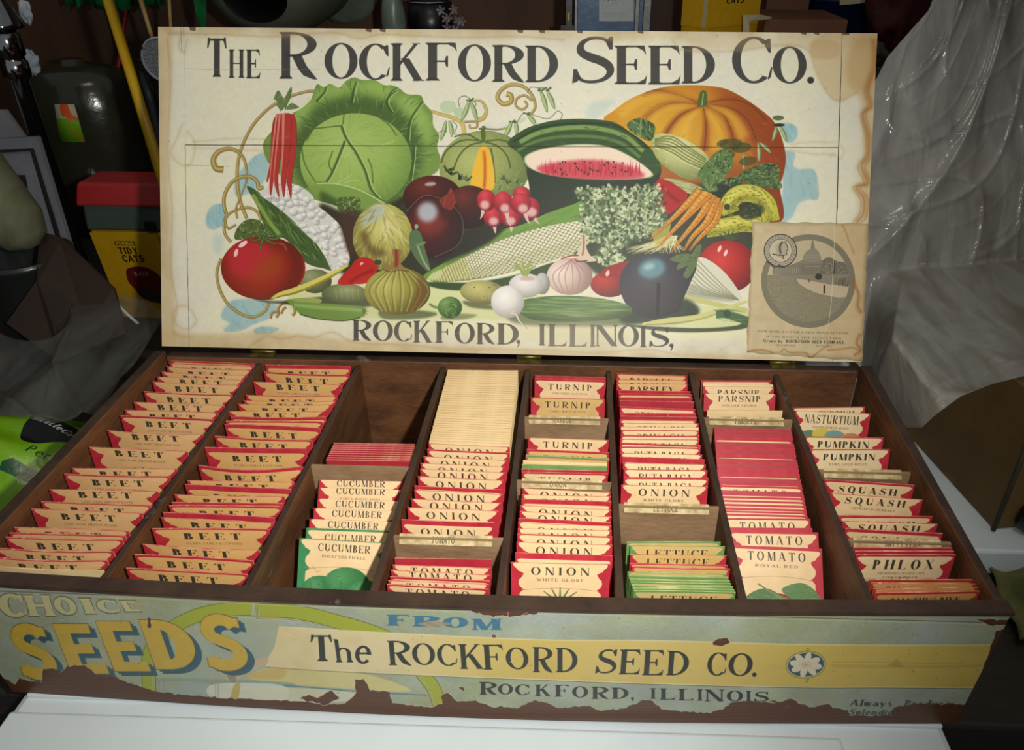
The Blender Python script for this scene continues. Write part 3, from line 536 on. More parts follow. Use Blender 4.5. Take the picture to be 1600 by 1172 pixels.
    cv.stroke(K6([(1120, 990), (1200, 990), (1350, 1040)]), 13, (92, 116, 80)); cv.hatch(K6([(1110, 950), (1350, 980), (1350, 1060), (1150, 1040)]), 30, 20, 1.2, [(60, 84, 56), (150, 168, 124)], 12, 8); cv.ell(*pt(K6, 1200, 985), 6, 6, (70, 92, 62))
    # --- dark onions
    for x, y, rx, ry, K in ((385, 1010, 46, 34, K3), (680, 1090, 38, 34, K3)): cv.ball(*pt(K, x, y), rx, ry, (118, 60, 48), (86, 46, 40), (54, 40, 36), 0, -.3, -.5)
    cv.poly([(640, 380), (700, 372), (760, 350), (800, 340), (770, 375), (720, 400), (680, 410)], (62, 60, 48), 1, blur=3)
    cv.ball(*pt(K4, 400, 275), 46, 50, (124, 58, 50), (84, 46, 42), (52, 42, 40), 0, -.25, -.1)
    cv.poly(K4([(260, 190), (420, 180), (500, 260), (420, 330), (300, 320)]), (146, 70, 60), .5, blur=6)
    cv.ell(*pt(K4, 345, 160), 16, 16, (178, 184, 188), 0, .9, blur=5); cv.ell(*pt(K3, 370, 905), 9, 3, (190, 184, 180), -5, .8, blur=1)
    cv.stroke(K4([(180, 150), (300, 40), (420, 40), (560, 120), (630, 250), (590, 420), (400, 520)]), 1, (150, 140, 126), .6)
    cv.poly(K4([(440, 60), (500, 20), (530, -30), (560, 20), (570, 80), (540, 140), (480, 130)]), (134, 64, 52)); cv.hatch(K4([(440, 60), (500, 20), (530, -30), (560, 20), (570, 80), (540, 140), (480, 130)]), 16, 14, 1.2, [(190, 120, 96), (96, 44, 38)], -70, 20)
    for K, x, y in ((K3, 540, 830), (K3, 600, 870), (K3, 660, 880), (K3, 500, 800)):
        for _ in range(5): a = RNG.uniform(-2.6, -.3); X, Y = pt(K, x, y); cv.stroke([(X, Y), (X + 12 * math.cos(a), Y + 10 * math.sin(a))], 4, [(72, 88, 52), (108, 124, 76), (52, 58, 44)][RNG.integers(3)], w2=1)
    for x, y in ((980, 900), (920, 950), (1050, 890), (960, 870), (1080, 910)):
        for _ in range(4): a = RNG.uniform(-2.8, -.2); X, Y = pt(K3, x, y); cv.stroke([(X, Y), (X + 9 * math.cos(a), Y + 8 * math.sin(a))], 3, [(84, 102, 66), (136, 152, 108)][RNG.integers(2)], w2=1)
    # --- radishes
    for x, y, rx, ry, tx, ty in ((870, 1170, 15, 15, 890, 1300), (1010, 1170, 15, 15, 1015, 1290), (1150, 1100, 18, 18, 1240, 1225), (1095, 985, 14, 12, 1100, 1050), (815, 1035, 15, 17, 765, 1185), (948, 1050, 15, 17, 1010, 1240), (1090, 1060, 16, 17, 1165, 1225)):
        X, Y = pt(K3, x, y); TX, TY = pt(K3, tx, ty)
        cv.stroke([(X + (TX - X) * .45, Y + (TY - Y) * .45), (X + (TX - X) * .7, Y + (TY - Y) * .8), (TX, TY)], 7, (206, 176, 164), w2=.7)
        cv.ball(X, Y, rx, ry, (206, 84, 92), (178, 56, 66), (120, 34, 44), 0, -.2, -.5)
        cv.ell(X + (TX - X) * .25, Y + (TY - Y) * .25, rx * .5, ry * .42, (222, 190, 178), 0, .85, blur=2.5)
    # --- cauliflower
    lvs = K2([(385, -40), (450, -20), (560, 60), (700, 180), (860, 330), (960, 440), (1060, 615), (1000, 610), (850, 560), (700, 380), (560, 340), (470, 120)])
    cv.poly(lvs, (84, 104, 60)); cv.hatch(lvs, 160, 22, 2, [(56, 76, 46), (126, 150, 84), (150, 168, 104)], 55, 22, .7, 3); cv.stroke(K2([(430, 20), (540, 200), (640, 340)]), 6, (150, 172, 88), .8, blur=1)
    cf = K2([(490, 15), (560, -45), (680, -70), (800, -50), (900, 20), (940, 100), (1040, 180), (1130, 270), (1170, 390), (1205, 520), (1180, 585), (1070, 622), (1030, 560), (970, 440), (860, 340), (740, 215), (600, 100)])
    cv.poly(cf, (204, 202, 192)); cv.setclip(cf)
    cfa = np.array(cf)
    for _ in range(230):
        x, y = RNG.uniform(cfa.min(0), cfa.max(0)); r = RNG.uniform(3.5, 7)
        cv.ell(x + .8, y + 1, r, r * .85, (158, 156, 152), 0, .75); cv.ball(x, y, r, r * .85, (228, 226, 218), (214, 212, 202), (176, 174, 168), 0, -.3, -.4)
    cv.setclip()
    # --- long red radishes
    for P, w in (([(625, 370), (600, 560), (580, 750), (545, 890)], 8), ([(640, 350), (610, 600), (585, 850), (575, 995)], 10), ([(665, 345), (640, 600), (618, 850), (640, 1005)], 11), ([(735, 350), (745, 620), (725, 850), (737, 1015)], 14), ([(700, 340), (695, 620), (680, 850), (680, 1010)], 14)):
        Q = K1(P); w *= 1.22; wf = lambda t, w=w: w * np.clip(t * 9 + .25, 0, 1) ** .5 * (1 - t) ** .8 + .7; cv.stroke(Q, lambda t: wf(t) + 1, (110, 40, 40)); cv.stroke(Q, wf, (174, 72, 62)); cv.stroke([(x - w * .25, y) for x, y in Q], w * .25, (216, 150, 134), .8, blur=.6, w2=.3)
    for P in ([(660, 320), (620, 240), (600, 230), (630, 160), (660, 190), (690, 270)], [(690, 320), (690, 220), (740, 130), (740, 200), (710, 270)], [(700, 310), (740, 260), (800, 290), (780, 305)], [(655, 330), (640, 300), (615, 270), (650, 280)]): cv.poly(K1(P), (110, 130, 82)); cv.hatch(K1(P), 10, 8, 1, [(78, 96, 60), (156, 170, 120)], -60, 30)
    # small greens beside cabbage foot
    for P in (K2([(290, 330), (330, 260), (400, 215), (480, 225), (540, 290), (560, 350), (420, 370), (300, 380)]), K2([(1100, 60), (1160, 40), (1280, 50), (1280, 130), (1200, 180), (1120, 150)])):
        cv.poly(P, (92, 108, 62), .95); cv.hatch(P, 70, 6, 2, [(62, 78, 46), (138, 150, 92), (168, 178, 120)], -60, 70, .8)
    cv.poly(K2([(1120, 180), (1260, 150), (1300, 250), (1280, 420), (1220, 520), (1160, 380)]), (86, 66, 52), .9, blur=4)
    # --- big pale onion
    bo = [(598 + 47 * math.cos(a), 370 + 52 * math.sin(a)) for a in np.linspace(0, 6.28, 24)[:-1]]
    cv.ball(598, 370, 47, 52, (206, 200, 142), (176, 172, 96), (116, 104, 58), 0, .1, -.3, P=bo)
    cv.poly(K2([(1290, 240), (1400, 110), (1500, 110), (1450, 200), (1330, 270)]), (172, 182, 178), .8, blur=4)
    cv.hatch(bo, 150, 24, 2.6, [(214, 208, 160), (156, 146, 84), (128, 112, 66), (198, 190, 116)], lambda x, y: math.degrees(math.atan2(y - 320, x - 598)), 18, .5, 3)
    cv.poly(K2([(1290, 330), (1340, 320), (1380, 420), (1500, 480), (1420, 520), (1340, 470)]), (104, 84, 52), .7, blur=5)
    # --- potatoes, bean, pod, red pepper
    cv.poly([(395, 465), (440, 470), (560, 458), (600, 470), (560, 480), (430, 474)], (60, 70, 52), .8, blur=2)
    cv.ball(*pt(K2, 930, 710), 26, 19, (158, 160, 120), (128, 132, 92), (86, 92, 64)); cv.ball(*pt(K2, 1165, 815), 36, 17, (160, 164, 122), (124, 130, 90), (80, 88, 60), 0, .1, -.4)
    for i in range(5): cv.stroke(K2([(1090 + i * 45, 770), (1100 + i * 45, 850)]), 1, (176, 178, 136), .6)
    cv.poly(K2([(700, 860), (800, 845), (960, 850), (975, 880), (900, 900), (760, 880)]), (150, 164, 92))
    pp = K2([(700, 858), (800, 875), (950, 885), (1200, 900), (1310, 915), (1335, 950), (1300, 1000), (1150, 1024), (950, 1005), (830, 985), (770, 930)])
    cv.poly(pp, (118, 144, 76)); cv.stroke(K2([(760, 900), (950, 920), (1200, 935), (1300, 945)]), 5, (152, 178, 104), .8, blur=1.5); cv.stroke(K2([(810, 975), (950, 1010), (1150, 1026), (1290, 1000)]), 2, (74, 92, 52), .9)
    for a in (-60, -30, 0, 30, 70): x, y = pt(K2, 1310, 950); cv.stroke([(x, y), (x + 9 * math.cos(math.radians(a)), y + 9 * math.sin(math.radians(a)))], 2.4, (100, 120, 68), w2=.6)
    cv.poly(K2([(1108, 720), (1150, 660), (1210, 600), (1250, 545), (1310, 518), (1375, 535), (1430, 590), (1400, 660), (1340, 725), (1240, 735), (1150, 740)]), (182, 54, 44)); cv.ell(*pt(K2, 1300, 570), 3, 2, (232, 170, 156), -40); cv.stroke(K2([(1200, 720), (1300, 660), (1400, 620)]), 5, (134, 38, 34), .7, blur=2); cv.ell(*pt(K2, 1430, 560), 6, 4, (76, 86, 50))
    # --- big tomato
    tc = pt(K2, 515, 605)
    cv.ball(*tc, 66, 50, (176, 72, 60), (150, 58, 40), (96, 50, 36), 0, -.1, .0)
    tm = [(tc[0] + 66 * math.cos(a), tc[1] + 50 * math.sin(a)) for a in np.linspace(0, 6.28, 30)[:-1]]; cv.setclip(tm)
    cv.poly(K2([(230, 430), (420, 380), (560, 450), (540, 600), (400, 680), (260, 640), (220, 520)]), (184, 62, 66), .9, blur=9)
    cv.poly(K2([(470, 560), (640, 500), (660, 600), (560, 680), (440, 690)]), (158, 84, 40), .7, blur=9)
    cv.poly(K2([(600, 360), (740, 370), (845, 560), (800, 780), (600, 860), (700, 700), (740, 520)]), (108, 48, 34), .6, blur=9); cv.stroke(K2([(840, 520), (845, 640), (800, 760)]), 4, (176, 50, 40), .8, blur=2)
    cv.ell(*pt(K2, 355, 415), 8, 3.5, (232, 200, 190), -35); cv.ell(*pt(K2, 300, 485), 3, 6.5, (228, 190, 180), 15); cv.stroke(K2([(640, 410), (680, 420), (705, 465)]), 2.4, (180, 96, 80), .8, blur=1)
    cv.setclip()
    for P in ([(520, 370), (440, 385), (410, 370)], [(510, 380), (490, 450), (500, 460)], [(520, 370), (600, 410), (640, 400)], [(520, 360), (620, 375), (660, 345)], [(510, 370), (460, 340), (440, 290)], [(515, 370), (500, 300), (495, 260)], [(515, 370), (540, 320), (570, 300)]): cv.stroke(K2(P), 5, (72, 92, 50), w2=1); cv.stroke(K2(P), 1.6, (130, 148, 88), .8, w2=.5)
    cv.stroke(K2([(575, 852), (640, 820), (760, 790), (900, 735), (1060, 660), (1200, 580)]), lambda t: 8.5 * np.sin(np.pi * (t * .84 + .08)) + 1.5, (146, 138, 60)); cv.stroke(K2([(590, 845), (650, 812), (760, 780), (900, 725), (1060, 650), (1190, 583)]), lambda t: 6 * np.sin(np.pi * (t * .84 + .08)) + 1, (206, 196, 104))
    # --- small-green pepper / okra
    cv.stroke(K4([(255, 280), (250, 350), (270, 450), (320, 560), (370, 640)]), lambda t: 3 + 19 * np.sin(np.pi * np.clip(t, .0, 1) ** .8) * (t > .1), (98, 118, 84)); cv.stroke(K4([(265, 420), (310, 540), (360, 620)]), 3, (154, 172, 132), .8); cv.stroke(K4([(255, 430), (330, 400)]), 4, (120, 142, 104)); cv.ell(*pt(K4, 258, 275), 3, 4, (150, 160, 130))
    # --- centre onion
    cv.poly([(600, 482), (680, 488), (662, 497), (600, 498)], (90, 98, 64), .8, blur=2)
    cv.ball(621, 455, 51.5, 37, (186, 182, 108), (154, 150, 76), (96, 88, 44), 0, -.35, -.25)
    for o in (-44, -34, -22, -9, 5, 19, 32, 44):
        cv.stroke([(621 + o * .3, 420), (621 + o, 452), (621 + o * .6, 489)], 1.3, (112, 100, 50), .7); cv.stroke([(624 + o * .3, 421), (625 + o, 452), (624 + o * .6, 487)], 1.6, (206, 200, 136), .5)
    cv.poly([(655, 432), (668, 455), (655, 480), (640, 487), (650, 455)], (124, 88, 48), .6, blur=3)
    cv.poly(K4([(-10, 612), (40, 590), (75, 540), (60, 465), (100, 455), (140, 470), (125, 540), (150, 590), (205, 620), (120, 612), (60, 622)]), (150, 122, 78)); cv.stroke(K4([(95, 460), (100, 540), (95, 600)]), 5, (136, 52, 40), .8, blur=1.5); cv.stroke([(598, 421), (612, 425), (621, 422), (640, 424)], 1.2, (90, 76, 44))
    # --- potato, sprout, white turnips
    cv.poly([(725, 470), (780, 480), (775, 484), (735, 480)], (86, 92, 60), .8, blur=2)
    cv.ball(*pt(K4, 790, 800), 36, 19, (196, 190, 126), (166, 160, 100), (100, 96, 62), 5, -.3, -.3); 
    for x, y in ((720, 760), (800, 830), (840, 760), (880, 740)): cv.ell(*pt(K4, x, y), 1.5, 1, (104, 96, 60))
    for i in range(6): cv.stroke(K4([(780 + 18 * i, 800), (780 + 18 * i, 860)]), .9, (196, 190, 140), .6)
    cv.poly([(700, 490), (745, 492), (725, 499), (690, 499)], (120, 126, 84), .8, blur=2)
    cv.stroke(K4([(360, 890), (400, 915), (450, 925)]), 4, (128, 142, 92)); cv.ball(*pt(K4, 525, 920), 19, 17, (134, 162, 98), (100, 134, 74), (60, 86, 50))
    for _ in range(30):
        a = RNG.uniform(0, 6.28); x, y = pt(K4, 540, 940); r = RNG.uniform(3, 14); cv.stroke([(x + r * math.cos(a), y + r * math.sin(a)), (x + r * math.cos(a + .7), y + r * math.sin(a + .7))], 1, [(160, 182, 122), (60, 84, 48)][RNG.integers(2)], .7)
    cv.ball(*pt(K4, 1260, 730), 12, 17, (196, 194, 186), (176, 174, 166), (126, 124, 118)); cv.ball(*pt(K4, 1130, 745), 27, 19, (226, 222, 214), (204, 200, 192), (146, 142, 138), 0, -.1, -.3); cv.ell(*pt(K4, 1140, 690), 12, 3.5, (178, 142, 132), 0, .6, blur=1.5)
    for P in ([(1120, 670), (1090, 620), (1030, 600)], [(1130, 660), (1110, 590), (1100, 545)], [(1140, 660), (1150, 590), (1180, 550)], [(1130, 670), (1170, 610), (1210, 590)], [(1110, 650), (1060, 580), (1050, 620)]): cv.stroke(K4(P), 5, (150, 162, 92), w2=2)
    cv.ball(*pt(K4, 985, 875), 26, 25.5, (232, 230, 224), (214, 210, 204), (150, 148, 142), 0, -.2, -.3); cv.stroke(K4([(1010, 960), (1050, 970), (1080, 1030), (1145, 1090)]), 5, (206, 200, 190), w2=.8); cv.stroke(K4([(1030, 960), (1060, 970), (1090, 1030), (1145, 1090)]), .8, (120, 110, 104), .8)
    pap = C8(216, 212, 192); cv.a = np.clip(pap - (pap - cv.a) * 1.14, 0, 1)
    # --- title lettering
    A = crop(310, 40, 5); B = crop(600, 40, 5); C_ = crop(880, 40, 5); D = crop(1060, 40, 5); E_ = crop(540, 490, 6.1538); F_ = crop(790, 490, 5.7143)
    def L(K, ch, x0, x1, yt, yb, **kw):
        (a, b), (c, d) = K([(x0, yt), (x1, yb)]); letter(cv, ch, a, c, b, d, ink, .93, **kw)
    big = dict(T=.15, t=.05, sf=.05, sl=.03); med = dict(T=.19, t=.045, sf=.06, sl=.035)
    L(A, 'T', 68, 220, 100, 400, T=.22, t=.06, sf=.05, sl=.03); L(A, 'H', 235, 360, 187, 408, T=.2, t=.04, sf=.08, sl=.03); L(A, 'E', 372, 484, 187, 412, T=.2, t=.05, sf=.06, sl=.03)
    L(A, 'R', 632, 930, 50, 415, T=.17, t=.05, sf=.05, sl=.03)
    for ch, a, b, c, d in (('O', 985, 1243, 140, 412), ('C', 1255, 1495, 145, 420)): L(A, ch, a, b, c, d, **med)
    for ch, a, b, c, d in (('K', 52, 318, 138, 432), ('F', 325, 570, 134, 430), ('O', 578, 836, 152, 432), ('R', 845, 1098, 152, 440), ('D', 1103, 1360, 156, 443)): L(B, ch, a, b, c, d, **med)
    L(C_, 'S', 70, 398, 84, 450, T=.16, t=.06, sf=.05, sl=.03)
    for ch, a, b, c, d in (('E', 400, 655, 157, 458), ('E', 663, 918, 157, 460), ('D', 925, 1185, 160, 453)): L(C_, ch, a, b, c, d, **med)
    L(D, 'C', 420, 735, 92, 446, T=.16, t=.055); L(D, 'O', 737, 1002, 168, 448, **med); cv.ell(*pt(D, 1033, 427), 5.4, 5.4, ink)
    lo = dict(T=.19, t=.05, sf=.06, sl=.035)
    for ch, a, b, c, d in (('R', 65, 250, 60, 262), ('O', 262, 455, 70, 262), ('C', 465, 640, 72, 266), ('K', 650, 840, 70, 280), ('F', 860, 1035, 75, 282), ('O', 1048, 1243, 92, 286), ('R', 1258, 1435, 92, 294), ('D', 1455, 1665, 95, 298)): L(E_, ch, a, b, c, d, **lo)
    for ch, a, b, c, d in ((',', 96, 130, 92, 268), ('I', 295, 355, 95, 286), ('L', 378, 545, 95, 292), ('L', 562, 725, 97, 296), ('I', 752, 800, 100, 298), ('N', 800, 1000, 102, 292), ('O', 1005, 1190, 108, 292), ('I', 1200, 1258, 110, 300), ('S', 1282, 1460, 120, 298), (',', 1462, 1500, 130, 300)): L(F_, ch, a, b, c, d, **lo)
    # --- joints of the boards showing through the paper
    def crack(P, w=1.3, a=.85):
        S = smooth(P, False, 14) if len(P) > 2 else np.linspace(P[0], P[1], 120)
        S = S + RNG.normal(0, .32, S.shape)
        for i in range(0, len(S) - 4, 4): cv.stroke(S[i:i + 5], w * RNG.uniform(.5, 1.2), (66, 52, 40), a, n=2)
    crack([(289, 226.4), (800, 228.6), (1309.5, 230.8)], 1.1)
    crack([(1315.9, 52), (1311, 222), (1307.3, 350)], .9); crack([(289.2, 228), (292, 380), (295.8, 541)], .8, .7); crack([(283, 44), (284, 80)], 1, .6)
    cv.stroke([(287, 107), (360, 109), (500, 108)], .8, (150, 136, 110), .5); cv.stroke([(290, 258), (360, 260)], .8, (120, 110, 90), .5)
    # --- water stains (marks in the paper)
    def tide(P, c=(168, 136, 92), a=.6, w=2.2):
        a *= .75
        S = smooth(P, False, 16); S = S + np.cumsum(RNG.normal(0, .28, S.shape), 0) * .6
        cv.stroke(S, w * 2.4, c, a * .4, blur=2.2, n=1); cv.stroke(S, w * .7, c, a * .8, blur=.8, n=1)
    tan = (196, 170, 120)
    for P, a in (([(243, 40), (268, 40), (268, 130), (262, 250), (268, 400), (276, 560), (250, 560)], .55), ([(243, 38), (1375, 46), (1372, 72), (1180, 76), (1090, 78), (1060, 62), (960, 64), (900, 60), (650, 56), (300, 54), (262, 50)], .3),
                 ([(250, 518), (330, 522), (430, 520), (560, 532), (780, 545), (1000, 552), (1340, 560), (1340, 572), (250, 550)], .55), ([(1270, 62), (1375, 50), (1372, 340), (1352, 340), (1348, 200), (1340, 150), (1310, 160), (1290, 140), (1272, 100)], .6)):
        cv.poly(P, tan, a, blur=4)
    cv.poly([(1270, 64), (1310, 66), (1308, 90), (1272, 90)], (186, 156, 112), .5, blur=2); cv.poly([(1340, 60), (1372, 55), (1366, 135), (1330, 138), (1322, 100)], (178, 138, 80), .45, blur=6)
    tide([(262, 52), (330, 54), (430, 58), (520, 52), (560, 60), (600, 53), (700, 57), (800, 55), (880, 60)])
    tide([(262, 60), (266, 130), (262, 240), (268, 330), (266, 420), (276, 480), (270, 520), (300, 530)], a=.5)
    tide([(270, 112), (262, 60), (290, 50)], a=.3); tide([(283, 50), (280, 74), (288, 82), (291, 60)], a=.5)
    tide([(286, 192), (276, 215), (266, 240), (284, 258), (296, 255), (302, 225), (290, 205)], a=.4); tide([(300, 222), (370, 217), (420, 218), (455, 214)], a=.5, w=1.5); tide([(300, 231), (380, 234), (430, 236)], a=.5, w=1.5)
    tide([(296, 479), (278, 480), (272, 495), (284, 512), (300, 512), (308, 500), (300, 482)], a=.4, w=3)
    tide([(385, 545), (405, 530), (420, 524), (440, 530), (465, 525), (490, 528), (520, 520), (555, 535), (640, 538), (700, 545), (780, 546), (860, 548), (930, 552), (1010, 548), (1060, 556)], a=.6)
    tide([(1050, 62), (1070, 78), (1150, 80), (1220, 72), (1262, 78), (1276, 110), (1292, 140), (1312, 158), (1345, 145)], a=.5)
    # grime gathered along the edges of the paper
    yy, xx = np.mgrid[0:H, 0:W].astype(np.float32); ed = np.minimum(np.minimum(xx, W - xx), np.minimum(yy, (H - yy) * .8))
    g = np.clip(1 - ed / 85., 0, 1) ** 1.5 * np.clip(vnoise(W, H, 60, 41, 5) * 2.2 - .55, 0, 1); cv.put((0, 0, g.astype(np.float32)), (150, 122, 80), .6)
    cv.put((0, 0, (np.clip(vnoise(W, H, 300, 42, 3) * 2 - .9, 0, 1) * np.clip((yy - H * .72) / (H * .2), 0, 1)).astype(np.float32)), (186, 172, 132), .55)  # lower paper: stain, with tan tone painted in to dim its strong flash light
    rust = (160, 108, 54)
    for o, a in ((0, .7), (4, .45), (-3, .4)):
        tide([(1364 + o, 60), (1366 + o, 100), (1354 + o, 140), (1359 + o, 165), (1348 + o, 180), (1356 + o, 210), (1357 + o, 240), (1345 + o, 260), (1354 + o, 285), (1338 + o, 292), (1350 + o, 310), (1348 + o, 335), (1338 + o, 348)], rust, a * 1.25, 4)
    tide([(1306, 222), (1270, 222), (1235, 226)], a=.5, w=1.5); tide([(1306, 242), (1262, 238), (1235, 233)], a=.5, w=1.5); tide([(1312, 225), (1319, 235), (1312, 248), (1300, 240), (1296, 248)], a=.4, w=1.5)
    for _ in range(160): cv.ell(RNG.uniform(250, 1365), RNG.uniform(45, 560), RNG.uniform(.3, .9), RNG.uniform(.3, .9), (90, 72, 52), 0, .6)
    # chipped top edge
    for x in (300, 575, 597, 812, 846, 905, 1000, 1255, 1275, 1318, 1322): cv.poly([(x - 6, 38), (x + 7, 38), (x + 5, 48.5 + (x - 247) * .006), (x - 3, 47 + (x - 247) * .006)], (92, 66, 54), .85, sm=False)
    return cv.a

def paint_flyer(w, h):
    """advertisement pasted to the lid: canvas is the K7 crop frame divided by ~1"""
    M = homography([(1176, 347), (1357, 349), (1346, 564), (1166, 551)], [(0, 0), (w, 0), (w, h), (0, h)])
    cv = Canvas(w, h, (190, 172, 134), M)
    cv.k = w / 181.
    cv.a += ((vnoise(w, h, 40, 5, 4) - .5) * .08)[..., None]
    cv.poly(K7([(740, 90), (1015, 90), (960, 1160), (700, 1100)]), (188, 158, 112), .4, blur=3)
    cx, cy = pt(K7, 545, 532)
    cv.ell(cx, cy, 73.5, 73, (118, 112, 92)); cv.ell(cx - .5, cy - .5, 64, 63.5, (178, 164, 132))
    clipc = [(cx - .5 + 64 * math.cos(a), cy - .5 + 63.5 * math.sin(a)) for a in np.linspace(0, 6.28, 40)[:-1]]
    cv.setclip(clipc, sm=False)
    g = (112, 108, 92)
    cv.poly(K7([(270, 480), (280, 400), (400, 410), (480, 380), (480, 490)]), g, .9, sm=False); cv.poly(K7([(480, 370), (650, 370), (660, 500), (475, 490)]), (122, 116, 98), 1, sm=False)
    cv.poly(K7([(650, 380), (700, 350), (760, 380), (840, 400), (880, 480), (650, 500)]), (104, 100, 84), .95)
    cv.poly(K7([(508, 375), (512, 320), (560, 285), (600, 290), (628, 330), (628, 375)]), (130, 124, 104)); cv.poly(K7([(556, 285), (566, 225), (578, 225), (590, 285)]), (120, 114, 96), 1, sm=False)
    for i in range(12): cv.stroke(K7([(490 + i * 14, 400), (490 + i * 14, 480)]), .9, (88, 84, 70), .7)
    for i in range(12): cv.stroke(K7([(290 + i * 16, 430), (290 + i * 16, 475)]), .8, (170, 158, 128), .7)
    for y in (335, 355, 385, 420): cv.stroke(K7([(512, y), (628, y)]), .8, (170, 158, 128), .6)
    cv.poly(K7([(200, 490), (420, 485), (900, 485), (900, 560), (560, 545), (430, 510), (200, 540)]), (128, 120, 100))
    cv.poly(K7([(425, 510), (560, 530), (740, 565), (850, 590), (830, 665), (700, 640), (560, 590), (450, 545)]), (182, 164, 134))
    gr = K7([(180, 560), (300, 500), (430, 500), (480, 560), (600, 620), (760, 655), (860, 665), (760, 850), (540, 890), (300, 850)])
    cv.poly(gr, (132, 124, 100)); cv.hatch(gr, 900, 3, .9, [(92, 88, 72), (160, 148, 120), (104, 100, 82)], 0, 90, .7)
    cv.ell(*pt(K7, 617, 497), 5.5, 5, (52, 50, 44)); cv.stroke(K7([(662, 560), (662, 625)]), 3, (60, 56, 48)); cv.stroke(K7([(545, 515), (545, 540)]), 1.5, (70, 66, 56)); cv.hatch(K7([(740, 510), (860, 505), (850, 570), (740, 560)]), 60, 6, 1.5, [(70, 66, 56)], 80, 20)
    cv.hatch(K7([(650, 370), (840, 400), (860, 470), (650, 470)]), 160, 4, 1.2, [(78, 74, 62), (150, 140, 114)], 0, 90, .7); cv.stroke(K7([(735, 370), (735, 480)]), 4, (70, 66, 56))
    cv.setclip()
    # round medal with a profile
    mx, my = pt(K7, 330, 300); cv.ell(mx, my, 25.5, 26, (58, 54, 52)); cv.ell(mx, my, 24, 24.5, (158, 150, 128)); cv.ell(mx, my, 18, 18.5, (80, 76, 70)); cv.ell(mx, my, 17, 17.5, (186, 174, 144))
    cv.poly(K7([(300, 320), (290, 270), (320, 240), (360, 235), (375, 260), (385, 290), (372, 300), (375, 330), (340, 345), (345, 360), (300, 340)]), (168, 156, 130)); cv.stroke(K7([(360, 232), (378, 262), (384, 292), (372, 305), (374, 330), (345, 335)]), 1.3, (58, 54, 50)); cv.stroke(K7([(345, 230), (325, 270), (330, 325)]), 3.4, (90, 84, 76)); cv.stroke(K7([(270, 325), (320, 335), (345, 335), (352, 365)]), 1.6, (58, 54, 50))
    for i in range(26): a = i * .24; cv.ell(mx + 21 * math.cos(a), my + 21.5 * math.sin(a), .8, .8, (84, 78, 72))
    cv.poly(K7([(215, 385), (260, 390), (280, 425), (320, 405), (360, 425), (420, 380), (410, 400), (350, 432), (320, 415), (275, 432), (250, 400)]), (60, 56, 54), 1, sm=False)
    k = (112, 100, 80)
    textline(cv, "NOW WORLD'S FAIR LAWN GRASS MIXTURE", pt(K7, 160, 922), pt(K7, 855, 938), 3.2, k, .8, T=.22, t=.09, sf=.03)
    textline(cv, "IF YOU WANT A NICE VELVET LAWN", pt(K7, 222, 962), pt(K7, 795, 978), 3.2, k, .8, T=.22, t=.09, sf=.03)
    textline(cv, "Grown by", pt(K7, 200, 996), pt(K7, 345, 1001), 4.2, (66, 60, 50), .95, T=.2, t=.08)
    textline(cv, "ROCKFORD SEED COMPANY.", pt(K7, 370, 1002), pt(K7, 825, 1012), 4.8, (60, 54, 46), .95, T=.26, t=.09, sf=.04)
    textline(cv, "ROCKFORD,", pt(K7, 300, 1028), pt(K7, 448, 1032), 3, k, .8, T=.2, t=.08); textline(cv, "ILLINOIS.", pt(K7, 600, 1034), pt(K7, 725, 1038), 3, k, .8, T=.2, t=.08)
    def tide(P, c, a, w):
        S = smooth(P, False, 10); S = S + np.cumsum(RNG.normal(0, .2, S.shape), 0) * .5; cv.stroke(S, w * 2, c, a * .4, blur=1.5, n=1); cv.stroke(S, w * .8, c, a, blur=.6, n=1)
    r = (150, 96, 46)
    tide(K7([(800, 100), (830, 160), (860, 240), (900, 330)]), r, .4, 2); tide(K7([(880, 520), (930, 640), (920, 720), (950, 780)]), r, .55, 5); tide(K7([(940, 930), (920, 1000), (945, 1060), (900, 1100)]), r, .6, 4)
    tide(K7([(0, 1090), (60, 1080), (180, 1060), (260, 1080), (280, 1130)]), r, .5, 2); tide(K7([(330, 1075), (360, 1050), (400, 1075), (520, 1080), (560, 1110), (640, 1060), (700, 1020)]), r, .5, 2); tide(K7([(680, 1060), (800, 1050), (880, 1040), (930, 1060)]), r, .5, 2)
    cv.stroke(K7([(735, 92), (738, 260), (725, 520), (715, 700), (690, 870), (655, 930), (640, 1050)]), 1, (206, 192, 160), .7)
    return cv.a

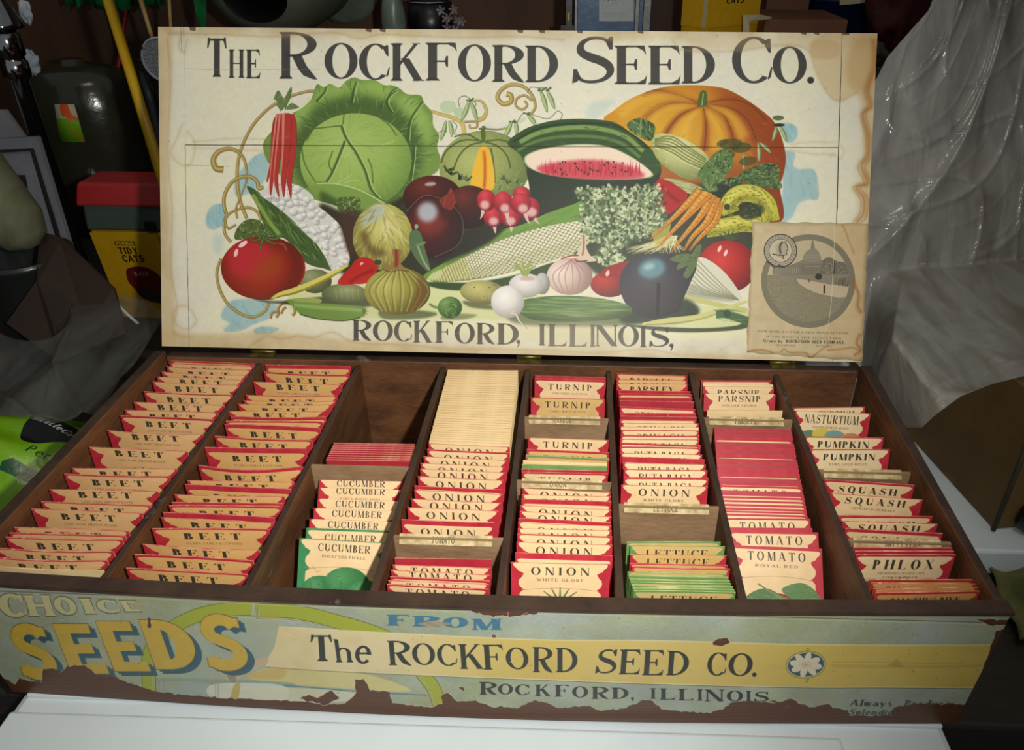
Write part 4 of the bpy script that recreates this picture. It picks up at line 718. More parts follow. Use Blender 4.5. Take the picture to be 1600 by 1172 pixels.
def paint_front(M, W, H, pre=None):
    P4, P5, P6, P8 = crop(0, 900, 3.6364), crop(400, 920, 3.6364), crop(800, 930, 3.6364), crop(1200, 860, 3.7575)
    cv = Canvas(W, H, (150, 158, 136), M, pre); cv.k = W / 1560.
    n1 = vnoise(W, H, 90, 11, 4); n2 = vnoise(W, H, 5, 12, 2)
    cv.a += ((n1 - .5) * .12)[..., None] + ((n2 - .5) * .05)[..., None]
    cv.a[..., 2] += (vnoise(W, H, 160, 13, 3) - .5) * .16
    blue, navy, ink, wood = (56, 106, 132), (48, 84, 96), (36, 38, 35), (80, 46, 26)
    # landscape inside the arch: pale wash, water line, sleeve and hat shapes
    cv.poly(P4([(870, 330), (1050, 250), (1300, 235), (1600, 240), (1600, 720), (900, 660)]), (156, 166, 140), .5, blur=3)
    cv.poly(P5([(0, 470), (140, 450), (600, 480), (880, 580), (560, 570), (0, 520)]), (196, 184, 124), .9, blur=1)
    cv.poly(P4([(920, 580), (1600, 600), (1600, 630), (920, 610)]), (128, 148, 132), .8, blur=1); cv.stroke(P5([(0, 540), (300, 560), (600, 585), (970, 605)]), 1.6, blue, .8)
    cv.poly(P4([(920, 600), (1230, 620), (1220, 690), (910, 670)]), (150, 160, 150), .8); cv.poly(P4([(1215, 615), (1600, 620), (1600, 710), (1225, 700)]), (198, 198, 182), .9); cv.poly(P5([(0, 560), (560, 590), (520, 640), (0, 640)]), (196, 194, 170), .8)
    cv.poly(P4([(1590, 300), (1560, 400), (1510, 500), (1600, 530), (1640, 440)]), (206, 186, 148)); cv.poly(P4([(1280, 560), (1400, 510), (1500, 460), (1530, 500), (1420, 540), (1320, 600)]), (186, 160, 130), .9); cv.poly(P4([(1400, 560), (1600, 520), (1600, 585), (1400, 580)]), (186, 158, 92), .8, blur=2); cv.poly(P4([(1290, 560), (1330, 550), (1340, 600), (1310, 600)]), (136, 116, 100), .8); cv.poly(P4([(1330, 620), (1365, 615), (1350, 700), (1310, 700)]), (178, 160, 84))
    for x in (905, 935, 1225, 1240): cv.stroke(P4([(x, 600 if x < 1000 else 615), (x, 690)]), .8, (100, 108, 96), .7)
    # arch
    arc = P4([(850, 680), (845, 560), (850, 440), (930, 330), (1080, 240), (1250, 195), (1455, 185)]) + P5([(0, 122), (180, 128), (330, 152), (470, 190), (600, 225), (760, 290), (880, 400), (960, 500), (1010, 570), (1050, 680)])
    cv.stroke(arc, 22, (88, 92, 40)); cv.stroke(arc, 20, (150, 158, 46)); inn = [(x + (7 if i < 3 else 2 if i < 8 else -8 if i > 13 else 0), y + (13 if 2 < i < 14 else 0)) for i, (x, y) in enumerate(arc)]
    cv.stroke(inn, 3.0, (178, 178, 150), .7); cv.stroke(inn, .8, (96, 104, 84), .8)
    # top borders
    cv.stroke([(-80, 915), (200, 925), (440, 937), (800, 948), (1200, 957), (1560, 966)], 2, (176, 168, 130), .7); cv.stroke([(-80, 921), (200, 931), (440, 943), (800, 955), (1200, 964), (1560, 973)], 1.4, (84, 82, 60), .7); cv.stroke([(-80, 924), (200, 934), (440, 946), (800, 958), (1200, 967), (1560, 976)], 1.6, (186, 178, 140), .6)
    # banner
    ban = [(P5([(130, 215)])[0])] + P5([(700, 248), (1600, 290)]) + P6([(800, 258), (1600, 280)]) + P8([(200, 548), (700, 556), (1340, 556)]) + P8([(1300, 640), (1240, 808), (700, 806), (0, 795)]) + P6([(1100, 510), (0, 475)]) + P5([(1000, 492), (400, 462), (55, 440), (100, 350)])
    cv.poly(ban, lambda X, Y: (C8(206, 190, 146) + (C8(196, 170, 84) - C8(206, 190, 146)) * np.clip((X - 620) / 200, 0, 1)[..., None] * (1 - .35 * np.clip(1 - np.abs(X - 1000) / 250, 0, 1))[..., None]).astype(np.float32), sm=False)
    for P in (P5([(130, 215), (700, 248), (1600, 290)]) + P6([(800, 258), (1600, 280)]) + P8([(700, 556), (1340, 556)]), P5([(55, 440), (400, 462), (1000, 492), (1600, 515)]) + P6([(800, 502), (1600, 522)]) + P8([(700, 802), (1240, 806)])): cv.stroke(P, 1.8, (212, 200, 156), .8)
    cv.stroke(P5([(60, 445), (400, 468), (1000, 497), (1600, 520)]) + P6([(800, 507), (1600, 526)]) + P8([(700, 808), (1240, 812)]), .9, (86, 80, 56), .8)
    cv.put((0, 0, np.clip(vnoise(W, H, 60, 21, 4) - .5, 0, 1) * 1.2), (164, 132, 70), .5)
    def L(K, ch, x0, x1, yt, yb, col=ink, **kw):
        (a, b), (c, d) = K([(x0, yt), (x1, yb)]); letter(cv, ch, a, c, b, d, col, .95, **kw)
    m = dict(T=.17, t=.055, sf=.06, sl=.035)
    L(P5, 'T', 318, 440, 265, 412, slant=-10 / 3.6, T=.2, t=.06); L(P5, 'h', 455, 552, 288, 418, slant=-5, T=.15, t=.05, sf=.05); L(P5, 'e', 563, 655, 265, 425, T=.15, t=.06)
    for ch, a, b, c, d in (('R', 755, 885, 296, 435), ('O', 893, 1022, 312, 432), ('C', 1035, 1147, 316, 437), ('K', 1160, 1300, 315, 456), ('F', 1295, 1412, 318, 460), ('O', 1425, 1553, 336, 456)): L(P5, ch, a, b, c, d, slant=-3, **m)
    for ch, a, b, c, d in (('R', 118, 232, 295, 438), ('D', 250, 372, 300, 438)): L(P6, ch, a, b, c, d, **m)
    for ch, a, b, c, d in (('S', 472, 590, 308, 445), ('E', 605, 725, 310, 450), ('E', 738, 858, 313, 456), ('D', 876, 1000, 318, 456), ('C', 1105, 1215, 328, 456), ('O', 1225, 1362, 333, 458)): L(P6, ch, a, b, c, d, slant=3, **m)
    cv.ell(*pt(P6, 1377, 452), 3.4, 3.4, ink)
    for ch, a, b, c, d in (('R', 1268, 1370, 530, 603), ('O', 1375, 1460, 541, 600), ('C', 1472, 1555, 544, 604)): L(P5, ch, a, b, c, d, T=.2, t=.06)
    for ch, a, b, c, d in (('K', 130, 225, 508, 573), ('F', 240, 325, 510, 577), ('O', 342, 432, 519, 581), ('R', 450, 550, 521, 590), ('D', 565, 662, 526, 589), (',', 675, 694, 528, 592), ('I', 786, 818, 529, 589), ('L', 838, 928, 530, 594), ('L', 943, 1032, 533, 598), ('I', 1052, 1084, 536, 600), ('N', 1095, 1207, 537, 604), ('O', 1220, 1312, 544, 603), ('I', 1328, 1360, 544, 605), ('S', 1375, 1458, 549, 605), ('.', 1476, 1492, 549, 609)): L(P6, ch, a, b, c, d, T=.2, t=.06)
    for ch, a, b, c, d in (('F', 740, 872, 148, 210), ('R', 888, 1048, 155, 215), ('O', 1060, 1205, 163, 221), ('M', 1225, 1398, 170, 234)): L(P5, ch, a, b, c, d, col=blue, T=.27, t=.09, sf=.08, sl=.07)
    cv.poly(P5([(920, 200), (1000, 185), (1110, 200), (1000, 215)]), (156, 132, 100), .8)
    # CHOICE / SEEDS leaning back
    for ch, a, b, c, d in (('C', 10, 165, 100, 235), ('H', 165, 320, 108, 230), ('O', 325, 452, 118, 222), ('I', 480, 552, 126, 216), ('C', 568, 692, 133, 212), ('E', 708, 808, 140, 204)):
        L(P4, ch, a - 3, b + 3, c - 4, d + 4, (104, 100, 66), slant=-10, T=.3, t=.19, sf=.04, sl=.05); L(P4, ch, a + 2, b - 2, c + 3, d - 3, (186, 180, 134), slant=-10, T=.26, t=.15, sf=.04, sl=.05)
    for ch, a, b, c, d, s in (('S', 128, 345, 292, 566, -27), ('E', 405, 622, 272, 556, -30), ('E', 650, 858, 258, 542, -30), ('D', 885, 1150, 250, 530, -27), ('S', 1185, 1425, 240, 516, -21)):
        kw = dict(T=.29, t=.19, sf=0, sl=.02, block=True)
        L(P4, ch, a + 42, b + 40, c + 26, d + 26, navy, slant=s, **kw); L(P4, ch, a + 24, b + 22, c + 14, d + 14, navy, slant=s, **kw); L(P4, ch, a - 2, b + 4, c - 4, d + 4, (118, 96, 40), slant=s, **kw); L(P4, ch, a + 2, b - 1, c + 1, d - 1, (190, 158, 58), slant=s, **kw)
    # medallion
    fx, fy = pt(P8, 222, 672)
    cv.ell(fx, fy, 32, 22, (150, 142, 78), -6); cv.ell(fx, fy, 29.5, 19.5, (196, 186, 140), -6); cv.ell(fx, fy, 28.3, 18.4, (62, 82, 92), -6)
    for i in range(8): a = i * math.pi / 4 + .2; cv.ell(fx + 15.5 * math.cos(a), fy + 10 * math.sin(a), 10, 5.2, (204, 194, 168), math.degrees(math.atan2(10 * math.sin(a), 15.5 * math.cos(a))))
    cv.ell(fx, fy, 8, 5.5, (198, 186, 158)); 
    for i in range(8): a = i * math.pi / 4 + .6; cv.stroke([(fx, fy), (fx + 12 * math.cos(a), fy + 8 * math.sin(a))], .7, (170, 120, 100), .6)
    for y0 in (-26, 20): cv.stroke([(fx + 4, fy + y0), (fx + 1, fy + y0 + 8)], 4, (136, 138, 70), .8)
    for o in (0, 6, 9): cv.stroke(P8([(370, 655 + o * 3.2), (800, 660 + o * 3), (1330, 672 + o)]), .8, (136, 124, 60), .6)
    cv.poly(P8([(700, 680), (760, 635), (800, 690)]), (150, 128, 60), .5, blur=1)
    cv.stroke(P8([(260, 915), (400, 860), (560, 812)]), 1.6, (158, 140, 112), .8)
    textline(cv, "Always", pt(P8, 478, 914), pt(P8, 735, 916), 10, (44, 50, 44), .9, slant=.35, T=.22, t=.1); textline(cv, "Produce", pt(P8, 795, 916), pt(P8, 1070, 918), 9.5, (50, 52, 44), .8, slant=.35, T=.2, t=.1)
    # bare wood where the paper has torn away
    wn = vnoise(W, H, 30, 31, 4)
    def woodc(X, Y):
        g = np.sin(Y * 1.3 + np.sin(X * .01) * 3) * .02
        return (C8(*wood) + (g + RNG.random(X.shape) * .03)[..., None] * np.array([1, .7, .5])).astype(np.float32)
    def torn(P, edge=True):
        P = np.array(P, float); S = []
        for i in range(len(P)):
            a, b = P[i], P[(i + 1) % len(P)]; n = max(1, int(np.linalg.norm(b - a) / 5))
            for j in range(n): S.append(a + (b - a) * j / n + (RNG.normal(0, .9, 2) if j else 0))
        S = np.array(S)
        if edge: cv.poly(S + (S.mean(0) - S) / (np.linalg.norm(S - S.mean(0), axis=1)[:, None] + 1e-6) * -1.1, (196, 184, 150), .8, sm=False)
        cv.poly(S, woodc, 1, sm=False)
    bot = P4([(-200, 560), (0, 575), (50, 592), (85, 618), (110, 580), (170, 600), (235, 606), (245, 530), (300, 526), (345, 552), (380, 512), (480, 506), (545, 562), (640, 572), (800, 632), (920, 662), (1050, 676), (1200, 690), (1500, 706)]) + P5([(260, 640), (350, 655), (500, 655), (520, 640), (570, 590), (562, 515), (610, 512), (650, 580), (760, 588), (775, 650), (900, 668), (1010, 672), (1060, 655), (1062, 600), (1090, 592), (1140, 640), (1250, 635), (1330, 670), (1490, 680)]) + P6([(60, 625), (130, 597), (200, 612), (260, 642), (440, 628), (500, 657), (650, 642), (740, 596), (800, 602), (850, 650), (980, 660), (1090, 672), (1200, 650), (1240, 612), (1310, 602), (1400, 606), (1500, 612)]) + P8([(0, 880), (60, 892), (140, 872), (180, 902), (260, 922), (360, 902), (380, 925), (470, 940), (480, 972), (730, 972), (740, 925), (850, 905), (1100, 905), (1180, 915), (1260, 900), (1300, 1060), (1200, 1120), (0, 1110)]) + [(800, 1190), (0, 1190), (-200, 1150)]
    torn(bot)
    textline(cv, "Splendid", pt(P8, 470, 966), pt(P8, 730, 968), 9, (60, 62, 50), .85, slant=.35, T=.22, t=.1)
    for P in (P6([(1140, 268), (1170, 248), (1225, 246), (1238, 270), (1190, 290), (1145, 284)]), P6([(475, 88), (520, 72), (790, 70), (792, 95), (640, 98), (510, 104)]), P6([(1165, 92), (1250, 85), (1400, 92), (1390, 105), (1270, 118), (1190, 116)]), P5([(1150, 95), (1600, 88), (1600, 140), (1440, 156), (1290, 150), (1210, 120)]), P6([(-20, 90), (80, 60), (130, 85), (60, 112), (-20, 125)]), P5([(560, 62), (700, 66), (780, 88), (610, 92)]), P4([(838, 236), (858, 240), (855, 300), (836, 292)]), P5([(1150, 560), (1180, 560), (1185, 585)]), P5([(250, 625), (300, 602), (350, 622), (430, 578), (475, 622), (400, 660)]), P4([(950, 80), (1160, 88), (1600, 120), (1600, 140), (1150, 130)]), P8([(1220, 400), (1400, 410), (1450, 380), (1440, 440), (1300, 440)]), P5([(1340, 262), (1365, 264), (1360, 278), (1342, 276)]), P8([(1340, 470), (1480, 440), (1320, 620), (1250, 900), (1200, 910), (1260, 700)])): torn(P)
    for _ in range(140):
        x, y = RNG.uniform(-60, 1540), RNG.uniform(930, 1120); cv.ell(x, y, RNG.uniform(.4, 2), RNG.uniform(.3, 1), (96, 84, 54), RNG.uniform(0, 180), .5)
    for _ in range(40):
        x, y = RNG.uniform(0, 1500), RNG.uniform(940, 1110); cv.stroke([(x, y), (x + RNG.uniform(-8, 8), y + RNG.uniform(-5, 5))], .6, (206, 200, 180), .7)
    return cv.a

def paint_packet(name, sub, w=420, h=610, off=19, red=(174, 40, 50), cream=(214, 184, 136), frac=.6, fat=False, pic=None, top=11, cap=38, sub2=None):
    """front of a seed packet; unit = px of this canvas"""
    cv = Canvas(w, h, red)
    cv.a += ((vnoise(w, h, 30, abs(hash_(name)) % 97, 3) - .5) * .07)[..., None]
    t = top
    R_ = [(w - 22, t), (w - 11, t + 5), (w - 9, t + 16), (w - 15, t + 30), (w - 27, t + 46), (w - 30, t + 58), (w - 38, t + 62), (w - 47, t + 70), (w - 54, t + 74), (w - 50, t + 92), (w - 44, t + 106), (w - 34, t + 122), (w - 32, t + 150), (w - 38, t + 172), (w - 52, t + 190), (w - 66, t + 200), (w - 60, t + 214)]
    R_ = [(x, t + (y - t) * .68) for x, y in R_]
    cart = R_ + [(w - x, y) for x, y in R_[::-1]]
    cv.poly(cart, cream, sm=False)
    cv.poly([(50, t + 134), (w - 50, t + 134), (w - 36, t + 150), (w - 30, h - 22), (30, h - 22), (36, t + 150)], cream, sm=False)
    cv.a += ((vnoise(w, h, 50, 3 + len(name), 4) - .5) * .06)[..., None]
    ink = (56, 52, 42); W = w * frac
    kw = dict(T=.24, t=.04, sf=.07, sl=.03) if fat else dict(T=.18, t=.045, sf=.06, sl=.03)
    y0 = t + off + cap
    for _ in range(5):
        x = RNG.uniform(20, w - 20); y = RNG.uniform(t, 200); cv.stroke([(x, y), (x + RNG.uniform(-90, 90), y + RNG.uniform(-40, 40))], 2.2, (236, 216, 176), .35, blur=1)
    textline(cv, name, (w / 2 - W / 2, y0), (w / 2 + W / 2, y0), cap, ink, .95, track=.32 if len(name) < 7 else .12, **kw)
    textline(cv, sub, (w * .26, y0 + 30), (w * .74, y0 + 30), 13, (120, 98, 70), .8, track=.15, T=.2, t=.1)
    if sub2: textline(cv, sub2, (w * .32, y0 + 52), (w * .68, y0 + 52), 12, (120, 98, 70), .8, track=.15, T=.2, t=.1)
    cv.stroke([(44, t + 134), (w * .3, t + 124), (w * .5, t + 120), (w * .7, t + 124), (w - 44, t + 134)], 2, (150, 120, 84), .8)
    py = t + (286 if pic == 'tomato' else 236)
    if pic == 'tomato':
        cv.ball(w / 2, py + 20, 130, 110, (196, 60, 60), (160, 40, 46), (110, 26, 34))
        for P, c in (([(60, py - 60), (150, py - 110), (230, py - 70), (200, py), (100, py + 10)], (84, 116, 70)), ([(230, py - 110), (330, py - 140), (410, py - 70), (360, py - 10), (280, py - 60)], (96, 130, 78)), ([(170, py - 40), (210, py - 85), (260, py - 40), (215, py - 20)], (110, 138, 84))): cv.poly(P, c); cv.hatch(P, 40, 40, 3, [(60, 88, 52), (150, 168, 116)], 20, 30, .6)
        cv.stroke([(120, py - 130), (190, py - 90), (300, py - 50)], 8, (110, 134, 84))
    elif pic == 'leaf':
        for x, y, r in ((110, py, 90), (230, py - 30, 110), (320, py + 10, 90), (200, py + 120, 150)): cv.ball(x, y, r, r * .8, (90, 150, 96), (62, 124, 74), (40, 92, 54))
        cv.hatch([(30, py - 110), (390, py - 110), (390, h - 22), (30, h - 22)], 120, 30, 4, [(46, 100, 58), (110, 166, 108)], 30, 60, .6)
    elif pic == 'flower':
        for x, y, c in ((90, py - 80, (96, 132, 100)), (170, py - 95, (206, 190, 86)), (240, py - 85, (122, 156, 150)), (320, py - 70, (200, 130, 92)), (200, py + 30, (190, 120, 60)), (110, py + 20, (170, 60, 40)), (300, py + 40, (200, 170, 60))): cv.ell(x, y, 60, 42, c, RNG.uniform(-20, 20))
    else:
        c = pic or ((176, 60, 50), (140, 40, 40), (96, 30, 34))
        cv.ball(w / 2, py + 60, 130, 120, *c)
        for a in range(-150, -20, 20): cv.stroke([(w / 2, py - 40), (w / 2 + 110 * math.cos(math.radians(a)), py - 30 + 90 * math.sin(math.radians(a)))], 14, (96, 122, 72), w2=4)
    return cv.a

def hash_(s):
    h = 7
    for c in s: h = (h * 31 + ord(c)) % 100003
    return h
# ---------------------------------------------------------------- materials
def new_mat(name):
    m = bpy.data.materials.new(name); m.use_nodes = True
    return m, m.node_tree, m.node_tree.nodes['Principled BSDF']
def lin(c):
    c = [x / 255. for x in c]
    return tuple((x / 12.92 if x <= .04045 else ((x + .055) / 1.055) ** 2.4) for x in c) + (1,)
def mottle(name, c1, c2, rough=.6, scale=8., metal=0., bump=.15, stretch=(1, 1, 1), c3=None, spec=.5, detail=8, fine=60, alpha=1., trans=0.):
    """two or three tone noisy surface with fine relief"""
    m, nt, b = new_mat(name); N = nt.nodes; L = nt.links
    tc = N.new('ShaderNodeTexCoord'); mp = N.new('ShaderNodeMapping'); mp.inputs['Scale'].default_value = stretch; L.new(tc.outputs['Object'], mp.inputs[0])
    n = N.new('ShaderNodeTexNoise'); n.inputs['Scale'].default_value = scale; n.inputs['Detail'].default_value = detail; n.inputs['Roughness'].default_value = .65; L.new(mp.outputs[0], n.inputs['Vector'])
    r = N.new('ShaderNodeValToRGB'); r.color_ramp.elements[0].position = .35; r.color_ramp.elements[1].position = .65
    r.color_ramp.elements[0].color = lin(c1); r.color_ramp.elements[1].color = lin(c2)
    if c3: e = r.color_ramp.elements.new(.74); e.color = lin(c3)
    L.new(n.outputs['Fac'], r.inputs[0]); L.new(r.outputs[0], b.inputs['Base Color'])
    n2 = N.new('ShaderNodeTexNoise'); n2.inputs['Scale'].default_value = fine; n2.inputs['Detail'].default_value = 4; L.new(mp.outputs[0], n2.inputs['Vector'])
    bp = N.new('ShaderNodeBump'); bp.inputs['Strength'].default_value = bump; bp.inputs['Distance'].default_value = .002; L.new(n2.outputs['Fac'], bp.inputs['Height']); L.new(bp.outputs[0], b.inputs['Normal'])
    b.inputs['Roughness'].default_value = rough; b.inputs['Metallic'].default_value = metal; b.inputs['Specular IOR Level'].default_value = spec
    b.inputs['Alpha'].default_value = alpha; b.inputs['Transmission Weight'].default_value = trans
    return m
def img_mat(name, arr, rough=.55, bump=.05, spec=.35):
    """a painted array (made above, in this script) as flat print on paper"""
    h, w = arr.shape[:2]
    im = bpy.data.images.new(name, w, h, alpha=False)
    px = np.ones((h, w, 4), np.float32); px[..., :3] = np.clip(arr[::-1], 0, 1)
    im.pixels.foreach_set(px.ravel()); im.update(); im.pack()
    m, nt, b = new_mat(name); N = nt.nodes; L = nt.links
    t = N.new('ShaderNodeTexImage'); t.image = im; t.extension = 'EXTEND'; uv = N.new('ShaderNodeUVMap'); uv.uv_map = 'UVMap'; L.new(uv.outputs[0], t.inputs[0]); L.new(t.outputs[0], b.inputs['Base Color'])
    n2 = N.new('ShaderNodeTexNoise'); n2.inputs['Scale'].default_value = 220; tc = N.new('ShaderNodeTexCoord'); L.new(tc.outputs['Object'], n2.inputs['Vector'])
    bp = N.new('ShaderNodeBump'); bp.inputs['Strength'].default_value = bump; bp.inputs['Distance'].default_value = .001; L.new(n2.outputs['Fac'], bp.inputs['Height']); L.new(bp.outputs[0], b.inputs['Normal'])
    b.inputs['Roughness'].default_value = rough; b.inputs['Specular IOR Level'].default_value = spec
    return m

# ---------------------------------------------------------------- mesh helpers
class MB:
    def __init__(s): s.v = []; s.f = []; s.m = []; s.uv = {}; s.cur = 0; s.sm = []
    def add(s, vs, fs, mat=None, smooth=False):
        o = len(s.v); s.v += [tuple(map(float, v)) for v in vs]
        for f in fs: s.f.append(tuple(i + o for i in f)); s.m.append(s.cur if mat is None else mat); s.sm.append(smooth)
        return o
    def hexa(s, b, t, mats=None):
        """b, t: four bottom and four top corners, counter-clockwise seen from above"""
        fs = [(3, 2, 1, 0), (4, 5, 6, 7), (0, 1, 5, 4), (1, 2, 6, 5), (2, 3, 7, 6), (3, 0, 4, 7)]
        o = len(s.v); s.v += [tuple(map(float, p)) for p in list(b) + list(t)]
        for i, f in enumerate(fs): s.f.append(tuple(k + o for k in f)); s.m.append(mats[i] if mats else s.cur); s.sm.append(False)
    def box(s, x0, x1, y0, y1, z0, z1, mats=None):
        s.hexa([(x0, y0, z0), (x1, y0, z0), (x1, y1, z0), (x0, y1, z0)], [(x0, y0, z1), (x1, y0, z1), (x1, y1, z1), (x0, y1, z1)], mats)
    def tube(s, P, r, n=10, caps=True, r2=None):
        P = [Vector(p) for p in P]; rings = []
        for i, p in enumerate(P):
            d = (P[min(i + 1, len(P) - 1)] - P[max(i - 1, 0)]).normalized(); a = Vector((0, 0, 1)) if abs(d.z) < .9 else Vector((1, 0, 0))
            u = d.cross(a).normalized(); w = d.cross(u); R = r if r2 is None else r + (r2 - r) * i / (len(P) - 1)
            if isinstance(r, (list, tuple)): R = r[i]
            rings.append([p + u * (R * math.cos(2 * math.pi * k / n)) + w * (R * math.sin(2 * math.pi * k / n)) for k in range(n)])
        vs = [v for q in rings for v in q]; fs = []
        for i in range(len(P) - 1):
            for k in range(n): fs.append((i * n + k, i * n + (k + 1) % n, (i + 1) * n + (k + 1) % n, (i + 1) * n + k))
        o = s.add(vs, fs, smooth=True)
        if caps: s.f.append(tuple(o + k for k in range(n))[::-1]); s.m.append(s.cur); s.sm.append(False); s.f.append(tuple(o + (len(P) - 1) * n + k for k in range(n))); s.m.append(s.cur); s.sm.append(False)
    def lathe(s, prof, n=32, M=None):
        """prof: (r, z) pairs revolved about z, then placed by matrix M"""
        M = M or Matrix(); vs = []; fs = []
        for r, z in prof:
            for k in range(n): a = 2 * math.pi * k / n; vs.append(M @ Vector((r * math.cos(a), r * math.sin(a), z)))
        for i in range(len(prof) - 1):
            for k in range(n): fs.append((i * n + k, i * n + (k + 1) % n, (i + 1) * n + (k + 1) % n, (i + 1) * n + k))
        s.add(vs, fs, smooth=True)
    def grid(s, fn, nu, nv, uvfn=None, smooth=True, wrap=False):
        vs = [fn(i / nu, j / nv) for j in range(nv + 1) for i in range(nu + 1)]; fs = []
        for j in range(nv):
            for i in range(nu): a = j * (nu + 1) + i; fs.append((a, a + 1, a + nu + 2, a + nu + 1))
        o = s.add(vs, fs, smooth=smooth)
        if uvfn:
            for j in range(nv + 1):
                for i in range(nu + 1): s.uv[o + j * (nu + 1) + i] = uvfn(i / nu, j / nv)
    def build(s, name, mats, parent=None, bevel=0, solid=0, subsurf=0, origin=None):
        me = bpy.data.meshes.new(name); o3 = Vector(origin) if origin is not None else Vector((0, 0, 0))
        me.from_pydata([tuple(Vector(v) - o3) for v in s.v], [], s.f)
        for m in (mats if isinstance(mats, (list, tuple)) else [mats]): me.materials.append(m)
        me.polygons.foreach_set('material_index', s.m); me.polygons.foreach_set('use_smooth', s.sm)
        if s.uv:
            ul = me.uv_layers.new(name='UVMap'); li = np.zeros(len(me.loops), int); me.loops.foreach_get('vertex_index', li)
            tab = np.zeros((len(s.v), 2), np.float32)
            for k, v in s.uv.items(): tab[k] = v
            ul.data.foreach_set('uv', tab[li].ravel())
        me.update(); me.validate()
        ob = bpy.data.objects.new(name, me); COL.objects.link(ob)
        ob.location = o3
        if parent: ob.parent = parent; ob.location = o3 - Vector(parent_world(parent))
        if bevel: b = ob.modifiers.new('bevel', 'BEVEL'); b.width = bevel; b.segments = 2; b.limit_method = 'ANGLE'
        if solid: b = ob.modifiers.new('solid', 'SOLIDIFY'); b.thickness = solid; b.offset = 0
        if subsurf: b = ob.modifiers.new('sub', 'SUBSURF'); b.levels = b.render_levels = subsurf
        return ob
def parent_world(o):
    v = Vector(o.location)
    while o.parent: o = o.parent; v = v + Vector(o.location)
    return v
def tag(o, label, cat, group=None):
    o['label'] = label; o['category'] = cat
    if group: o['group'] = group
    return o
def empty(name, loc, label, cat, group=None):
    o = bpy.data.objects.new(name, None); COL.objects.link(o); o.location = loc; o.empty_display_size = .02
    return tag(o, label, cat, group)
def structure(o): o['kind'] = 'structure'; return o

M = {}
M['wood_in'] = mottle('aged_wood', (112, 72, 42), (68, 41, 23), .55, 18, bump=.3, stretch=(1, .6, 2.2), c3=(142, 104, 70), fine=120)
M['wood_rim'] = mottle('worn_dark_wood', (72, 54, 42), (48, 34, 27), .5, 34, bump=.35, stretch=(.5, .5, 1), c3=(132, 126, 116), fine=160)
M['wood_front'] = mottle('bare_front_wood', (104, 62, 38), (70, 42, 28), .6, 30, bump=.3, stretch=(.3, 1, 1), fine=140)
M['part_wood'] = mottle('thin_partition_wood', (158, 128, 96), (128, 98, 70), .6, 22, bump=.25, stretch=(1, 1, 2.5), c3=(172, 144, 110), fine=130)
M['strip'] = mottle('aged_label_strip', (184, 166, 122), (150, 128, 88), .7, 60, bump=.3, c3=(120, 96, 62))
M['kraft'] = mottle('packet_back_paper', (198, 160, 110), (182, 142, 94), .6, 30, bump=.1)
M['paper_plain'] = mottle('plain_packet_paper', (238, 212, 160), (226, 196, 142), .6, 40, bump=.12, stretch=(1, 1, 3))
M['red_paper'] = mottle('red_packet_paper', (180, 48, 60), (162, 38, 52), .5, 40, bump=.12, c3=(196, 90, 90))
M['brass'] = mottle('tarnished_brass', (140, 124, 60), (80, 72, 40), .45, 90, metal=.8, bump=.3)
M['white'] = mottle('white_lid_plastic', (214, 224, 228), (208, 219, 223), .28, 6, bump=.04, fine=80)
M['bench'] = mottle('dark_bench', (48, 38, 28), (26, 22, 18), .7, 9, bump=.4, stretch=(.4, 2, 1))
M['black'] = mottle('black_plastic', (20, 20, 20), (12, 12, 12), .35, 20)
M['chrome'] = mottle('chrome', (190, 190, 190), (150, 150, 150), .12, 10, metal=1, bump=.05)

# ---------------------------------------------------------------- room
H = .1198; ZT = .1138; Z0 = .014
def room():
    b = MB(); b.box(-2.2, 2.2, 1.45, 1.5, -.9, 1.6)
    structure(b.build('wall_back', mottle('wall_plywood', (92, 58, 34), (46, 30, 18), .7, 3, bump=.5, stretch=(1, 1, .35), c3=(110, 74, 46))))
    for i, x in enumerate((-1.0, -.28, .42, 1.1)):
        b = MB(); b.box(x, x + .006, 1.444, 1.451, -.9, 1.6); structure(b.build('trim_%d' % (i + 1), M['black']))
    b = MB(); b.box(-2.25, -2.2, -1.6, 1.5, -.9, 1.6); structure(b.build('wall_left', mottle('wall_left_boards', (60, 46, 34), (34, 26, 20), .8, 4)))
    b = MB(); b.box(2.2, 2.25, -1.6, 1.5, -.9, 1.6); structure(b.build('wall_right', mottle('wall_right_boards', (60, 46, 34), (34, 26, 20), .8, 4)))
    b = MB(); b.box(-2.2, 2.2, -1.6, 1.5, -.95, -.9); structure(b.build('floor', mottle('concrete_floor', (52, 50, 46), (34, 32, 30), .85, 5)))
room()

def bench():
    root = empty('workbench', (0, .7, -.9), 'dark wooden workbench carrying the white slab and all the clutter', 'workbench')
    b = MB(); b.box(-1.5, 1.5, .02, 1.42, -.075, -.032); b.build('bench_top', M['bench'], root, bevel=.004)
    for x in (-1.42, 1.36):
        for y in (.1, 1.3): b = MB(); b.box(x, x + .07, y, y + .07, -.9, -.075); b.build('leg', M['bench'], root)
bench()

def slab():
    root = empty('white_slab', (0, 0, -.03), 'white plastic slab under the seed box, reaching the front of the picture', 'slab')
    b = MB(); b.box(-.351, .3475, -.22, .30, -.03, -.0035); b.build('slab_body', M['white'], root, bevel=.006)
    b = MB(); b.hexa([(-.3495, -.22, -.004), (.268, -.22, -.004), (.268, -.012, -.004), (-.3495, -.014, -.004)], [(-.3485, -.22, -.0008), (.266, -.22, -.0008), (.266, -.0145, -.0008), (-.3485, -.0165, -.0008)])
    b.build('raised_panel', M['white'], root, bevel=.0015)
    b = MB(); b.box(-.345, .345, -.003, .29, -.004, 0); b.build('ledge', M['white'], root, bevel=.001)
slab()

